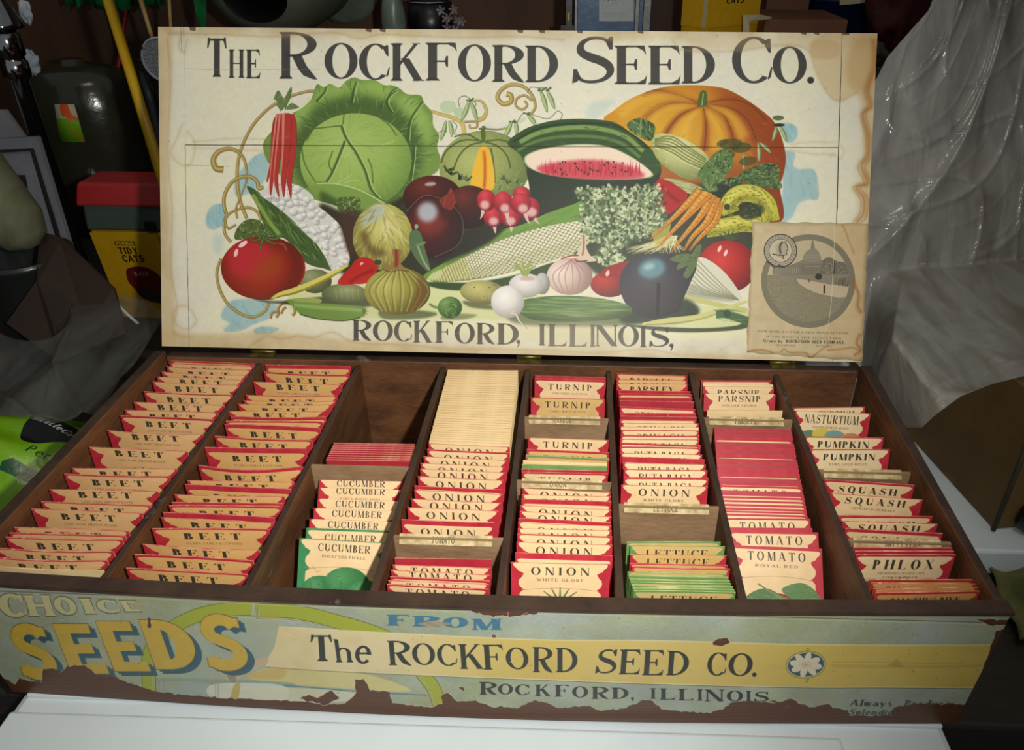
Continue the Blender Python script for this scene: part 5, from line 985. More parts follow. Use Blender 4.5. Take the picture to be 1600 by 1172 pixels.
# ---------------------------------------------------------------- seed box
FL, FR, BL, BR = (-.3682, 0), (.3591, 0), (-.3716, .3133), (.3695, .3133)
fl0, fr0 = (-.3565, 0), (.3545, 0)
WT = .011
BOX = empty('seed_box', (0, .15, 0), 'antique wooden seed display box with open picture lid, eight packet bays', 'box')

BOWA = .009
def bow(x): return -BOWA * math.sin(math.pi * min(1, max(0, (x + .3682) / .7273)))
# front panel with pasted print; canvas spans x -.372...361, z 0...H
FW_, FH_ = 2400, 392
fx0, fx1 = -.372, .361
def front_uv(x, z): return ((x - fx0) / (fx1 - fx0), z / H)
src = [(0, 930), (1500, 960), (1450, 1100), (100, 1060)]
dst = []
for p in src:
    q = uy(p[0], p[1], 0.); u, v = front_uv(q[0], q[2]); dst.append((u * FW_, (1 - v) * FH_))
def front_pre(P):
    # points of the print, read off the photograph, brought onto the bowed board
    P = np.asarray(P, float).reshape(-1, 2)
    D = (Rm @ np.stack([(P[:, 0] - 800 - CX) / FPX, -(P[:, 1] - 586 - CY) / FPX, -np.ones(len(P))])).T
    Y = np.zeros(len(P))
    for _ in range(4):
        t = (Y - CAM[1]) / D[:, 1]; X = CAM[0] + D[:, 0] * t; Y = -BOWA * np.sin(np.pi * np.clip((X + .3682) / .7273, 0, 1))
    Z = CAM[2] + D[:, 2] * t
    return np.c_[(X - fx0) / (fx1 - fx0) * FW_, (1 - Z / H) * FH_]
M['front_print'] = img_mat('front_print', paint_front(homography(src, dst), FW_, FH_, front_pre), rough=.42, bump=.12, spec=.5)
def front_panel():
    b = MB()
    n = 24
    def P(u, v):
        z = (H - .0022) * v; xl = fl0[0] + (FL[0] - fl0[0]) * z / H; xr = fr0[0] + (FR[0] - fr0[0]) * z / H
        x = xl + (xr - xl) * u; return (x, bow(x), z)
    b.cur = 0; b.grid(P, n, 3, lambda u, v: front_uv(P(u, v)[0], P(u, v)[2]), smooth=True)
    b.cur = 1
    zt = H - .0022
    ns = 24
    def sweep(b, ya, yb, za, zb, ex0, ex1, bot):
        for i in range(ns):
            q = []
            for k in (i, i + 1):
                lo = bot[0] + (bot[1] - bot[0]) * k / ns; hi = ex0 + (ex1 - ex0) * k / ns; q.append((lo, hi))
            (l0, h0), (l1, h1) = q
            o = len(b.v)
            b.add([(l0, bow(l0) + ya, za), (l1, bow(l1) + ya, za), (l1, bow(l1) + yb, za), (l0, bow(l0) + yb, za), (h0, bow(h0) + ya, zb), (h1, bow(h1) + ya, zb), (h1, bow(h1) + yb, zb), (h0, bow(h0) + yb, zb)],
                  [(0, 3, 2, 1), (4, 5, 6, 7), (0, 1, 5, 4), (2, 3, 7, 6)] + ([(3, 0, 4, 7)] if i == 0 else []) + ([(1, 2, 6, 5)] if i == ns - 1 else []))
    sweep(b, .001, WT, 0, zt, FL[0], FR[0], (fl0[0], fr0[0]))
    ob = b.build('front_panel', [M['front_print'], M['wood_front']], BOX); ob['label'] = 'green front panel lettered Choice Seeds from The Rockford Seed Co.'
    r = MB(); sweep(r, -.0009, WT + .0005, H - .0026, H - .0009, FL[0] - .001, FR[0] + .002, (FL[0] - .001, FR[0] + .002)); sweep(r, -.0004, WT - .0008, H - .0009, H, FL[0] - .001, FR[0] + .002, (FL[0] - .001, FR[0] + .002)); r.build('front_rim', M['wood_rim'], BOX)
front_panel()
def walls():
    for s, a, bk, f0, nm in ((-1, FL, BL, fl0, 'left_side'), (1, FR, BR, fr0, 'right_side')):
        b = MB(); t = -s * WT; tf = t if s < 0 else -.0064
        lo = [(f0[0], WT, 0), (f0[0] + (.003 if s < 0 else -.0036), WT, 0), (bk[0] + t, bk[1], 0), (bk[0] * .985, bk[1], 0)]
        hi = [(a[0], WT, H), (a[0] + tf, WT, H), (bk[0] + t, bk[1], H), (bk[0], bk[1], H)]
        if s > 0: lo = [lo[1], lo[0], lo[3], lo[2]]; hi = [hi[1], hi[0], hi[3], hi[2]]
        b.hexa(lo, hi, [1, 1, 0, 0, 0, 0]); b.build(nm, [M['wood_in'], M['wood_rim']], BOX, bevel=.0012)
    b = MB(); b.box(BL[0] * .985 + WT, BR[0] * .985 - WT, BL[1] - WT, BL[1], 0, H - .001, [1, 1, 0, 0, 0, 0]); b.build('back_side', [M['wood_in'], M['wood_rim']], BOX, bevel=.001)
    b = MB(); b.box(-.347, .347, WT, BL[1] - WT, .004, Z0); b.build('box_bottom', M['wood_in'], BOX)
walls()
XD = [-.2577, -.1552, -.0673, .0197, .1024, .186, .272]
DT = .005
for i, x in enumerate(XD):
    b = MB(); b.box(x - DT / 2, x + DT / 2, WT + bow(x) + .0008, .3023, Z0, ZT, [1, 1, 0, 0, 0, 0]); b.build('divider', [M['wood_in'], M['wood_rim']], BOX, bevel=.0006)
XW = [-.3528] + XD + [.3505]
def bay(c): return XW[c] + (DT / 2 if c else 0) + .0010, XW[c + 1] - (DT / 2 if c < 7 else 0) - .0008
PART = {}
M['strips'] = {}
def partition(c, y, strip=None, px=None, h=None, yl=0):
    """thin crosspiece standing in bay c (0..7)"""
    x0, x1 = bay(c); h = h or ZT - .001
    b = MB(); b.box(x0 - .0009, x1 + .0007, y - .0015, y + .0015, Z0, h); ob = b.build('crosspiece', M['part_wood'], BOX)
    if strip is not None:
        a = np.ones((40, 360, 3), np.float32) * C8(176, 158, 112); a += ((vnoise(360, 40, 25, len(strip) + c, 4) - .5) * .35)[..., None]
        cv = Canvas(360, 40, (0, 0, 0)); cv.a = a
        if strip: textline(cv, strip, (125, 33), (125 + 15 * len(strip), 33), 24, (70, 58, 38), .85, T=.2, t=.1)
        mt = img_mat('strip_print_%s' % (strip.lower().replace(' ', '_') or 'blank'), cv.a, .7)
        s = MB(); w = x1 - x0; k = .0034
        # a folded paper tab glued over the top edge, tilted back so its printed side faces up
        sx0, sx1 = x0 + w * .04, x1 - w * .09
        q = [(sx0, y - .0040, h - .0042), (sx1, y - .0040, h - .0042), (sx1, y + .0016, h + .0014), (sx0, y + .0016, h + .0014)]
        o = s.add(q, [(0, 1, 2, 3)]); s.uv.update({o: (0, 0), o + 1: (1, 0), o + 2: (1, 1), o + 3: (0, 1)})
        so = s.build('label_strip', mt, ob, solid=.0004)
    PART.setdefault(c, []).append(y)
partition(2, .141); partition(3, .061, 'TOMATO'); partition(4, .218, 'CARROT'); partition(4, .128, 'ONION'); partition(5, .102, 'LETTUCE')
partition(6, .223, 'PARSLEY'); partition(7, .151, ''); partition(7, .070, 'SWEET PEAS')

# lid
TH = .465708; LP0 = np.array([0, .3117, H + .006]); LU = np.array([0, math.sin(TH), math.cos(TH)]); LN = np.array([0, math.cos(TH), -math.sin(TH)])
def lid_st(px, py): q = upl(px, py, LP0, LN); return q[0], float(np.dot(q - LP0, LU))
def lid_pt(s, t, d=0.): return LP0 + np.array([s, 0, 0]) + LU * t + LN * d
s0, s1, t0, t1 = -.372, .372, -.008, .332
PW, PH = 2000, 914
src = [(247, 42), (1371, 52), (1346, 566), (253, 541)]
dst = [((lid_st(*p)[0] - s0) / (s1 - s0) * PW, (1 - (lid_st(*p)[1] - t0) / (t1 - t0)) * PH) for p in src]
M['lid_print'] = img_mat('lid_print', paint_poster(homography(src, dst), PW, PH), rough=.5, bump=.06, spec=.3)
M['lid_wood'] = mottle('lid_board_wood', (96, 74, 54), (66, 48, 36), .65, 20, stretch=(.4, 1, 1))
LID = bpy.data.objects.new('lid', None); COL.objects.link(LID); LID.parent = BOX; LID.location = Vector((0, .3117, H + .006)) - Vector(BOX.location)
LID['label'] = 'open lid covered by a colour print of vegetables and lettering'
def plank(pp):
    """board of the lid: four photo corners (tl, tr, br, bl) on the lid plane"""
    b = MB(); st = [lid_st(*p) for p in pp]
    nu, nv = 8, 4
    def f(u, v):
        a = np.array(st[0]) * (1 - u) + np.array(st[1]) * u; c = np.array(st[3]) * (1 - u) + np.array(st[2]) * u; return a * (1 - v) + c * v
    b.cur = 0
    def P(u, v): q = f(u, 1 - v); return lid_pt(q[0], q[1], 0)
    b.grid(P, nu, nv, lambda u, v: ((f(u, 1 - v)[0] - s0) / (s1 - s0), (f(u, 1 - v)[1] - t0) / (t1 - t0)), smooth=False)
    b.cur = 1
    F = [lid_pt(*q, .0003) for q in st]; K = [lid_pt(*q, .011) for q in st]
    b.add(F + K, [(0, 1, 5, 4), (1, 2, 6, 5), (2, 3, 7, 6), (3, 0, 4, 7), (4, 5, 6, 7), (0, 3, 2, 1)])
    return b.build('board', [M['lid_print'], M['lid_wood']], LID)
plank([(247, 42), (286.6, 42.4), (295.6, 542), (253, 541)]); plank([(287.2, 42.4), (1315.6, 51.6), (1309.6, 230.4), (289.5, 226)])
plank([(289.6, 226.7), (1309.5, 231.1), (1300.8, 565), (296.1, 542)]); plank([(1316.2, 51.6), (1371, 52), (1346, 566), (1301.4, 565)])
def flyer():
    FWp, FHp = 560, 660
    M['flyer'] = img_mat('flyer_print', paint_flyer(FWp, FHp), rough=.6, bump=.15, spec=.3)
    c = [(1176, 347), (1357, 349), (1346, 564), (1166, 551)]; st = [np.array(lid_st(*p)) for p in c]
    b = MB()
    def f(u, v): a = st[0] * (1 - u) + st[1] * u; d = st[3] * (1 - u) + st[2] * u; return a * (1 - v) + d * v
    def P(u, v):
        q = f(u, 1 - v); jx = (.0006 * math.sin(23 * v + 1) + .0004 * math.sin(61 * v)) * (1 if u in (0., 1.) else 0); jy = (.0006 * math.sin(31 * u)) * (1 if v in (0., 1.) else 0)
        return lid_pt(q[0] + jx, q[1] + jy, -.0007 - .0004 * math.sin(u * 7 + v * 4) ** 2)
    b.grid(P, 24, 24, lambda u, v: (u, v)); o = b.build('pasted_flyer', M['flyer'], LID, solid=.0004); o['label'] = 'tan paper advertisement with a domed building pasted on the corner'
flyer()
for px in (412, 828, 1214):
    c = uz(px, 552, H); b = MB(); b.box(c[0] - .0125, c[0] + .0125, .3045, .312, H - .0008, H + .0008); b.tube([(c[0] - .0125, .3118, H + .0022), (c[0] + .0125, .3118, H + .0022)], .0018, 10)
    b.build('hinge', M['brass'], BOX)

# ---------------------------------------------------------------- seed packets
tan = (222, 178, 122); cream = (230, 198, 150); pale = (232, 206, 160)
RED = (182, 46, 58); GRN = (104, 146, 84)
KIND = {
    'beet': ('BEET', 'LONG DARK SMOOTH BLOOD', dict(frac=.5, fat=True, cream=tan, cap=36)),
    'beet2': ('BEET', 'EXTRA EARLY EGYPTIAN', dict(frac=.5, fat=True, cream=(216, 170, 106), cap=36)),
    'cucumber': ('CUCUMBER', 'EARLY WHITE SPINE', dict(frac=.58, cream=cream, cap=32, off=7, top=5)),
    'cucumberg': ('CUCUMBER', 'ROCKFORD PICKLE', dict(frac=.58, cream=cream, cap=34, off=16, red=(60, 132, 84), pic='leaf')),
    'onion': ('ONION', 'WHITE GLOBE', dict(frac=.6, cream=cream, cap=38)),
    'turnip': ('TURNIP', 'EARLY WHITE FLAT DUTCH', dict(frac=.62, cream=cream, cap=38)),
    'turnip2': ('TURNIP', 'EARLY WHITE DUTCH', dict(frac=.62, cream=(208, 170, 108), cap=38)),
    'parsley': ('PARSLEY', 'CHAMPION MOSS CURLED', dict(frac=.62, cream=tan, cap=34, fat=True)),
    'spinach': ('SPINACH', 'LONG STANDING', dict(frac=.62, cream=cream, cap=34)),
    'rutabaga': ('RUTA BAGA', 'PURPLE TOP', dict(frac=.64, cream=pale, cap=34)),
    'parsnip': ('PARSNIP', 'HOLLOW CROWN', dict(frac=.6, cream=cream, cap=36)),
    'tomato': ('TOMATO', 'ROYAL RED', dict(frac=.64, cream=cream, cap=40, off=10, pic='tomato')),
    'nasturtium': ('NASTURTIUM', 'DWARF FINEST MIXED', dict(frac=.72, cream=pale, cap=52, pic='flower')),
    'pumpkin': ('PUMPKIN', 'PURE GOLD MIXED', dict(frac=.66, cream=pale, cap=38, fat=True, pic=((220, 160, 70), (196, 130, 50), (140, 80, 30)))),
    'squash': ('SQUASH', 'IMPROVED HUBBARD', dict(frac=.66, cream=cream, cap=40, fat=True, pic=((150, 160, 90), (110, 130, 70), (60, 80, 40)))),
    'phlox': ('PHLOX', 'DRUMMONDI GRANDIFLORA', dict(frac=.62, cream=pale, cap=54, fat=True, sub2='FINEST MIXED', pic=((206, 120, 90), (190, 90, 60), (150, 50, 40)))),
    'dianthus': ('DIANTHUS PINK', 'FINEST MIXED', dict(frac=.68, cream=(208, 150, 90), cap=42, red=(176, 56, 40), fat=True)),
    'lettuce': ('LETTUCE', 'EARLY CURLED', dict(frac=.66, cream=(206, 176, 112), cap=38, red=GRN)),
    'lettucer': ('LETTUCE', 'DENVER MARKET', dict(frac=.66, cream=(206, 170, 104), cap=38)),
}
for k, (nm, sub, kw) in KIND.items():
    kw = dict(kw); kw.setdefault('red', RED)
    M['pk_' + k] = img_mat('packet_print_' + k, paint_packet(nm, sub, **kw), rough=.5, bump=.08, spec=.35)
M['green_paper'] = mottle('green_packet_paper', (124, 156, 90), (104, 140, 74), .5, 40, bump=.12, c3=(172, 178, 112))
M['edge'] = mottle('packet_paper_edge', (244, 216, 164), (206, 166, 112), .7, 90, bump=.1)
M['edge_red'] = mottle('packet_red_edge', (232, 160, 136), (196, 84, 80), .6, 90, bump=.1, c3=(240, 204, 166))
M['edge_green'] = mottle('packet_green_edge', (196, 204, 140), (140, 164, 96), .6, 90, bump=.1)

def packet(A, e, w, h, lean, kind, vshift=0., th=.0011, bend=0., puff=.0012, name='seed_packet', sag=0.):
    """A: top left corner (world), e: unit vector along the top edge, the packet hangs from there leaning by lean"""
    A = np.array(A, float); e = np.array(e, float)
    d = np.array([0, -math.sin(lean), -math.cos(lean)]); d -= e * np.dot(d, e); d /= np.linalg.norm(d)
    n = np.cross(d, e); n /= np.linalg.norm(n)
    if n[1] > 0: n = -n
    nu, nv = 6, 4
    b = MB()
    def P(u, v, s):
        q = s * (th / 2 + puff * math.sin(math.pi * u) * math.sin(math.pi * min(1, v * .9 + .04)) * .8) + bend * math.sin(math.pi * u) * (1 - v * .6)
        return A + e * (u * w) + d * (v * h - sag * math.sin(math.pi * u) * (v - 1)) + n * q
    red = kind in ('red',); tint = 'edge_green' if kind in ('cucumberg', 'lettuce', 'green') else ('edge' if kind == 'plain' else 'edge_red')
    front = {'plain': M['paper_plain'], 'red': M['red_paper'], 'green': M['green_paper']}.get(kind) or M['pk_' + kind]
    b.cur = 0; b.grid(lambda u, v: P(u, 1 - v, 1), nu, nv, lambda u, v: (u, v * (1 - .01) - vshift))
    b.cur = 1; b.grid(lambda u, v: P(1 - u, 1 - v, -1), nu, nv)
    # the four edges
    b.cur = 2
    def strip(pts): o = b.add([p for q in pts for p in q], [(2 * i, 2 * i + 1, 2 * i + 3, 2 * i + 2) for i in range(len(pts) - 1)])
    strip([(P(i / nu, 0, 1), P(i / nu, 0, -1)) for i in range(nu + 1)]); strip([(P(i / nu, 1, -1), P(i / nu, 1, 1)) for i in range(nu + 1)])
    strip([(P(0, i / nv, -1), P(0, i / nv, 1))[::-1] for i in range(nv + 1)]); strip([(P(1, i / nv, -1), P(1, i / nv, 1)) for i in range(nv + 1)])
    cen = A + e * w / 2 + d * h
    return b.build(name, [front, M['kraft'], M[tint]], origin=cen)

ORD = lambda n: str(n) + ({1: 'st', 2: 'nd', 3: 'rd'}.get(n % 10, 'th') if n % 100 not in (11, 12, 13) else 'th')
SECTIONS = []   # (bay, where, y limit in front, y limit behind, width, height, lean front, lean back, list from the back)
def S(c, where, y0, y1, w, h, lf, lb, rows): SECTIONS.append((c, where, y0, y1, w, h, lf, lb, rows))
def between(y0, l0, r0, y1, l1, r1, n, kinds):
    out = []
    for i in range(n):
        t = (i + random.uniform(-.25, .25)) / (n - 1) if 0 < i < n - 1 else i / (n - 1)
        out.append((l0 + (l1 - l0) * t, y0 + (y1 - y0) * t, r0 + (r1 - r0) * t, y0 + (y1 - y0) * t + 1 + 5 * t, kinds[i % len(kinds)]))
    return out
B, B2 = 'beet', 'beet2'
S(0, 'leftmost bay', WT, .302, .088, .1, 3, 3, [(271, 560, 399, 565, B), (268, 568, 398, 572, B), (265, 573, 388, 578, B), (261, 581, 385, 587, B, .02), (256, 588, 378, 596, B, .02), (248, 594, 372, 605, B), (230, 608, 361, 621, B), (220, 625, 350, 638, B, .025), (198, 641, 337, 645, B),
   (190, 648, 332, 657, B), (173, 672, 318, 680, B, .025), (134, 696, 290, 708, B, .02), (120, 738, 268, 727, B, .015), (82, 740, 252, 744, B), (76, 765, 242, 768, B, .025), (65, 784, 235, 790, B), (38, 795, 215, 802, B, .01), (8, 824, 192, 830, B), (-5, 832, 185, 837, B), (0, 839, 178, 843, B), (-10, 856, 170, 862, B), (-20, 870, 152, 875, B), (-18, 886, 150, 894, 'plain')])
S(1, 'second bay from the left', WT, .302, .088, .1, 3, 3, [(416, 570, 546, 572, B2, -.03), (412, 580, 547, 587, B2), (397, 597, 532, 602, B2, .02), (385, 618, 526, 618, B2), (387, 627, 520, 626, B2, .02), (370, 632, 520, 632, B2), (358, 645, 504, 642, B2, .02), (355, 653, 514, 649, B2, -.02), (354, 659, 502, 658, B2), (349, 662, 502, 670, B2, -.03), (337, 681, 486, 688, B2), (318, 699, 480, 701, B2, -.04),
   (320, 727, 473, 729, B2, -.02), (294, 751, 463, 754, B2), (288, 755, 457, 766, B2, -.04), (272, 773, 445, 776, B2), (266, 785, 445, 787, B2), (262, 790, 442, 792, B2), (253, 795, 431, 815, B2, -.04), (256, 807, 429, 820, B2), (238, 826, 420, 827, B2), (223, 850, 406, 860, B2, .025), (213, 863, 394, 880, B2, -.01), (200, 887, 385, 898, B2)])
S(2, 'third bay, behind the crosspiece', .1425, .302, .071, .1, 66, 64, [(552, 700.5 + 2.7 * i, 640, 702 + 2.7 * i, 'red') for i in range(9)])
S(2, 'third bay, before the crosspiece', WT, .1395, .071, .1, 37, 30, [(499, 749.5, None, 3, 'cucumber', .01), (498, 762, None, 4, 'cucumber', .015), (497, 779, None, 5, 'cucumber', .0), (496, 794, None, 5, 'cucumber', 0), (494, 811, None, 6, 'cucumber', 0), (490, 825, None, 5, 'cucumberg'), (472, 848, None, 8, 'cucumberg')])
S(3, 'fourth bay, behind the crosspiece', .0625, .3015, .0715, .1, 8, 2, between(578, 699, 810, 688, 674, 793, 33, ['plain']) + [(674, 693, 792, 699, 'onion', .01), (671.5, 700.6, 792, 709, 'onion'), (664, 712, 790, 721, 'onion', .01), (659, 722, 787, 732, 'onion'), (660, 732, 786, 740, 'onion', .02), (657, 742, 784, 753, 'onion'), (649, 758.5, 783, 766, 'onion', -.02), (650, 766, 783, 773, 'onion', .02), (645, 779, 781, 787, 'onion', .02), (638, 793.6, 778, 799, 'onion', .01), (628, 813, 771, 818, 'onion', -.03)])
S(3, 'fourth bay, before the crosspiece', WT, .0595, .0715, .092, 20, 10, [(618, 872, 767, 874, 'red'), (612, 884, 768, 889, 'tomato', .01), (609, 892, 767, 900, 'tomato', .02), (608, 903, 766, 910, 'tomato', -.01), (605, 908, 765, 914, 'tomato', .01), (601, 917, 764, 925, 'tomato')])
S(4, 'fifth bay, rear section', .2195, .302, .0715, .1, 12, 10, [(837, 587, 947, 590, 'turnip', -.03), (837, 591.5, 946, 595, 'turnip'), (829, 621, 946, 624, 'turnip2')])
S(4, 'fifth bay, middle section', .1295, .2165, .0715, .1, 12, 8, [(827, 684, 951, 688, 'turnip', .01), (826, 702, 951, 707, 'turnip2', -.01), (823, 711, 951, 717, 'green'), (822, 716, 951, 722, 'turnip2'), (816, 721, 950, 726, 'plain'), (814, 727, 950, 730.5, 'green'), (813, 734, 950, 737, 'red'), (815, 740, 950, 743, 'turnip')])
S(4, 'fifth bay, front section', WT, .1265, .0715, .1, 18, 8, [(819, 763, 952, 770, 'onion', .02), (818, 773, 953, 776, 'onion'), (817, 780, 953, 784, 'onion', -.03), (815.6, 790, 953, 797, 'onion', .02), (814.5, 799, 953, 808, 'onion', .02), (812, 810, 953, 817, 'onion', -.02), (812, 817, 953, 822, 'onion', .01), (812, 826, 953, 829, 'onion', .01), (812, 834, 953, 838.5, 'onion', 0), (811, 847, 953, 851.6, 'onion', .01), (808, 863.5, 954.5, 868, 'onion', -.035), (799.5, 882, 952, 885, 'onion', .01)])
PY, RB = 'parsley', 'rutabaga'
S(5, 'sixth bay, behind the crosspiece', .1035, .302, .0705, .1, 16, 4, [(963, 584, 1074, 587, PY), (963, 593, 1075, 595, PY), (963.6, 600, 1075, 600.5, PY), (966, 610, 1079, 612, PY, -.04), (968, 615, 1080, 617, PY), (968, 621, 1081, 622, 'red'), (970, 626, 1083, 628, 'red'), (971, 635, 1084, 640, 'spinach'), (970, 646, 1086, 646.5, 'spinach', -.03), (971, 650, 1087, 652, 'red'), (968, 656, 1088, 657, 'spinach'), (974, 661, 1089, 662, 'spinach'), (972, 667, 1090, 668, 'plain'), (972, 672, 1091, 673, 'spinach'),
   (971, 680, 1092, 681, RB), (970, 686, 1092, 687, RB), (972, 692, 1092, 696, RB), (971, 698, 1092, 700, RB), (969, 708, 1098, 711, RB), (974, 714, 1099, 718, RB, -.04), (977, 724, 1099, 726, RB), (977, 733, 1103, 735, RB), (975, 746, 1106, 747, RB), (972, 759, 1105, 762, 'onion', .01)])
LG, LR = 'lettuce', 'lettucer'
S(5, 'sixth bay, before the crosspiece', WT, .1005, .0705, .096, 14, 8, [(975, 847, 1130, 847, LG), (982, 852, 1135, 854, LG), (984, 867, 1136, 868, LR), (984, 882, 1137, 885, LR), (986, 887, 1142, 891, LR)] + [(979.5 + 1.6 * i, 895.6 + 5 * i, 1137 + 2.4 * i, 899 + 4.9 * i, 'green' if i % 3 else 'lettuce') for i in range(7)])
S(6, 'seventh bay, behind the crosspiece', .2245, .302, .0705, .1, 24, 20, [(1095, 594, 1205, 594.5, 'parsnip', -.01), (1099, 600, 1207, 601, 'plain'), (1099, 604, 1209, 605, 'parsnip', .01), (1102.5, 615, 1209, 616, 'parsnip', .02), (1105, 644.7, 1225, 644, 'plain')])
S(6, 'seventh bay, before the crosspiece', WT, .2185, .0705, .1, 43, 22, [(None, y, 1235 + (y - 661) * .19, y + 3.5, k) for y, k in zip((668, 672, 677, 681, 690, 693, 697, 702, 707.5, 716, 720, 724, 730, 737.5, 746, 754, 758, 766, 771, 775, 781, 787, 793, 800, 805), ['red', 'red', 'red', 'tomato', 'red', 'red', 'tomato', 'red', 'tomato', 'red', 'tomato', 'red', 'tomato', 'tomato', 'red', 'tomato', 'tomato', 'red', 'tomato', 'tomato', 'tomato', 'tomato', 'tomato', 'tomato', 'tomato'])]
  + [(None, 809.7, 1265.6, 810.6, 'tomato'), (None, 824.7, 1269, 825.6, 'tomato', -.03), (None, 829.5, 1278, 832, 'tomato', -.01), (None, 852, 1284, 857.5, 'tomato', -.015)])
S(7, 'rightmost bay, rear section', .1525, .302, .0700, .1, 14, 14, [(1243, 640, 1340, 633, 'nasturtium'), (1243, 642, 1359, 646.6, 'nasturtium', .01), (1260, 682, 1378, 684, 'pumpkin', .0), (1265, 702, 1381, 702, 'pumpkin', 0)])
S(7, 'rightmost bay, middle section', .0715, .1495, .0715, .1, 4, 4, [(1290.6, 749, 1427, 758, 'squash', -.01), (1295, 770.6, 1432, 781, 'squash', .02), (1311, 805.5, 1450, 806.6, 'squash', -.01), (1317.6, 814.5, 1464, 819, 'squash', .02), (1323, 830, 1473, 838, 'squash', -.02)])
S(7, 'rightmost bay, front section', WT, .0685, .0725, .1, 4, 3, [(1331, 855, 1483, 856, 'red'), (1334, 861, 1488, 861, 'red'), (1337, 866, 1491, 866, 'phlox', -.01), (1366, 910, 1524, 910, 'dianthus', -.01), (1366, 914, 1527, 916, 'dianthus', .01), (1370, 926, 1532, 924, 'dianthus'), (1373, 934, 1536, 931, 'dianthus')])
WORD = {'beet': 'tan and red BEET', 'beet2': 'tan and red BEET', 'cucumber': 'red edged CUCUMBER', 'cucumberg': 'green edged CUCUMBER', 'onion': 'cream and red ONION', 'turnip': 'cream and red TURNIP', 'turnip2': 'tan and red TURNIP', 'parsley': 'PARSLEY', 'spinach': 'SPINACH', 'rutabaga': 'RUTA BAGA', 'parsnip': 'PARSNIP', 'tomato': 'red TOMATO', 'nasturtium': 'NASTURTIUM', 'pumpkin': 'PUMPKIN', 'squash': 'SQUASH', 'phlox': 'PHLOX', 'dianthus': 'DIANTHUS PINK', 'lettuce': 'green LETTUCE', 'lettucer': 'red LETTUCE', 'plain': 'plain tan', 'red': 'plain red', 'green': 'plain green'}
def fill():
    for c, where, y0, y1, w, h, lf, lb, rows in SECTIONS:
        x0, x1 = bay(c); n = len(rows); prev = y0 - .001; placed = []; plane = None; GAP = .0027 if n < 10 else .0023 if n < 15 else .0018 if n < 20 else .0015
        for i in range(n - 1, -1, -1):
            r = rows[i]; xl, yl, xr, yr, kind = r[:5]; vs = r[5] if len(r) > 5 else random.uniform(-.012, .012)
            if c == 6 and kind == 'tomato' and len(r) <= 5 and i < 25: vs = -random.uniform(.022, .034) * (1 if i < 14 else .3)
            if xl is None: slope = (yr - yl); xm, ym = xr, yr
            elif xr is None: slope = yr; xm, ym = xl, yl
            else: slope = yr - yl; xm, ym = (xl + xr) / 2, (yl + yr) / 2
            tf = i / max(1, n - 1); lean = lb + (lf - lb) * tf + (random.uniform(-.6, .6) if n < 20 else 0); hh = h
            if kind == 'nasturtium' and i == 0: lean += 2
            while True:
                a = math.radians(lean); z = Z0 + .0006 + hh * math.cos(a); q = uz(xm, ym, z); yb = q[1] - hh * math.sin(a)
                if lean <= .5 or (yb >= prev + .0014 and q[1] <= y1 - .002): break
                lean -= .5
            a = math.radians(lean)
            if xl is not None and xr is not None:
                A = uz(xl, yl, z); Bq = uz(xr, yr, z)
            elif xr is None:
                A = uz(xl, yl, z); Bq = uz(xl + 140, yl + slope, z)
            else:
                Bq = uz(xr, yr, z); A = uz(xr - 120, yr - slope * .9, z)
            e = Bq - A; e /= np.linalg.norm(e)
            ang = max(-.07, min(.07, math.atan2(e[1], e[0])))
            if n > 20 or 'behind' in where: ang = max(-.03, min(.03, ang))
            e = np.array([math.cos(ang), math.sin(ang), 0]); 
            if xl is None: A = Bq - e * w
            elif xr is not None: A = (A + Bq) / 2 - e * w / 2
            ax = min(max(A[0], x0), x1 - w * math.cos(ang)); A[0] = ax
            # keep clear of the neighbour in front and of the wall behind
            ta = math.tan(a); x_a, x_b = A[0], A[0] + w
            if plane is None: plane = (y0, 0., 0.)
            need = 0
            for xx, yy in ((A[0], A[1]), (A[0] + e[0] * w, A[1] + e[1] * w)):
                for zz, y_ in ((z, yy), (Z0, yy - hh * math.sin(a))):
                    need = max(need, plane[0] + plane[1] * xx + plane[2] * (zz - Z0) + GAP - y_)
            A[1] += need
            ymx = max(A[1], A[1] + e[1] * w)
            if ymx > y1 - .001: A[1] -= ymx - (y1 - .001)
            plane = (A[1] - hh * math.sin(a) - e[1] / e[0] * A[0], e[1] / e[0], ta)
            prev = A[1] - hh * math.sin(a)
            bend = random.uniform(-.0006, .0006) if n > 10 and kind != 'red' and c != 6 else 0
            if c == 1 and i == 12: bend = .006
            elif c < 2: bend = random.uniform(-.0012, .0022)
            ob = packet(A, e, w, hh, a, kind, vs, bend=bend, puff=.0013 if c < 2 else .0005, th=.0013 if kind in ('red', 'green') and n > 6 else .0009)
            placed.append((i, kind, ob))
        for i, kind, ob in placed:
            k = n - i
            pos = 'frontmost' if k == 1 and n > 1 else ('rearmost' if k == n else ORD(k) + ' from the front')
            tag(ob, '%s seed packet, %s, %s' % (WORD[kind], pos, where), 'seed packet', 'seed packets in the ' + where)
fill()
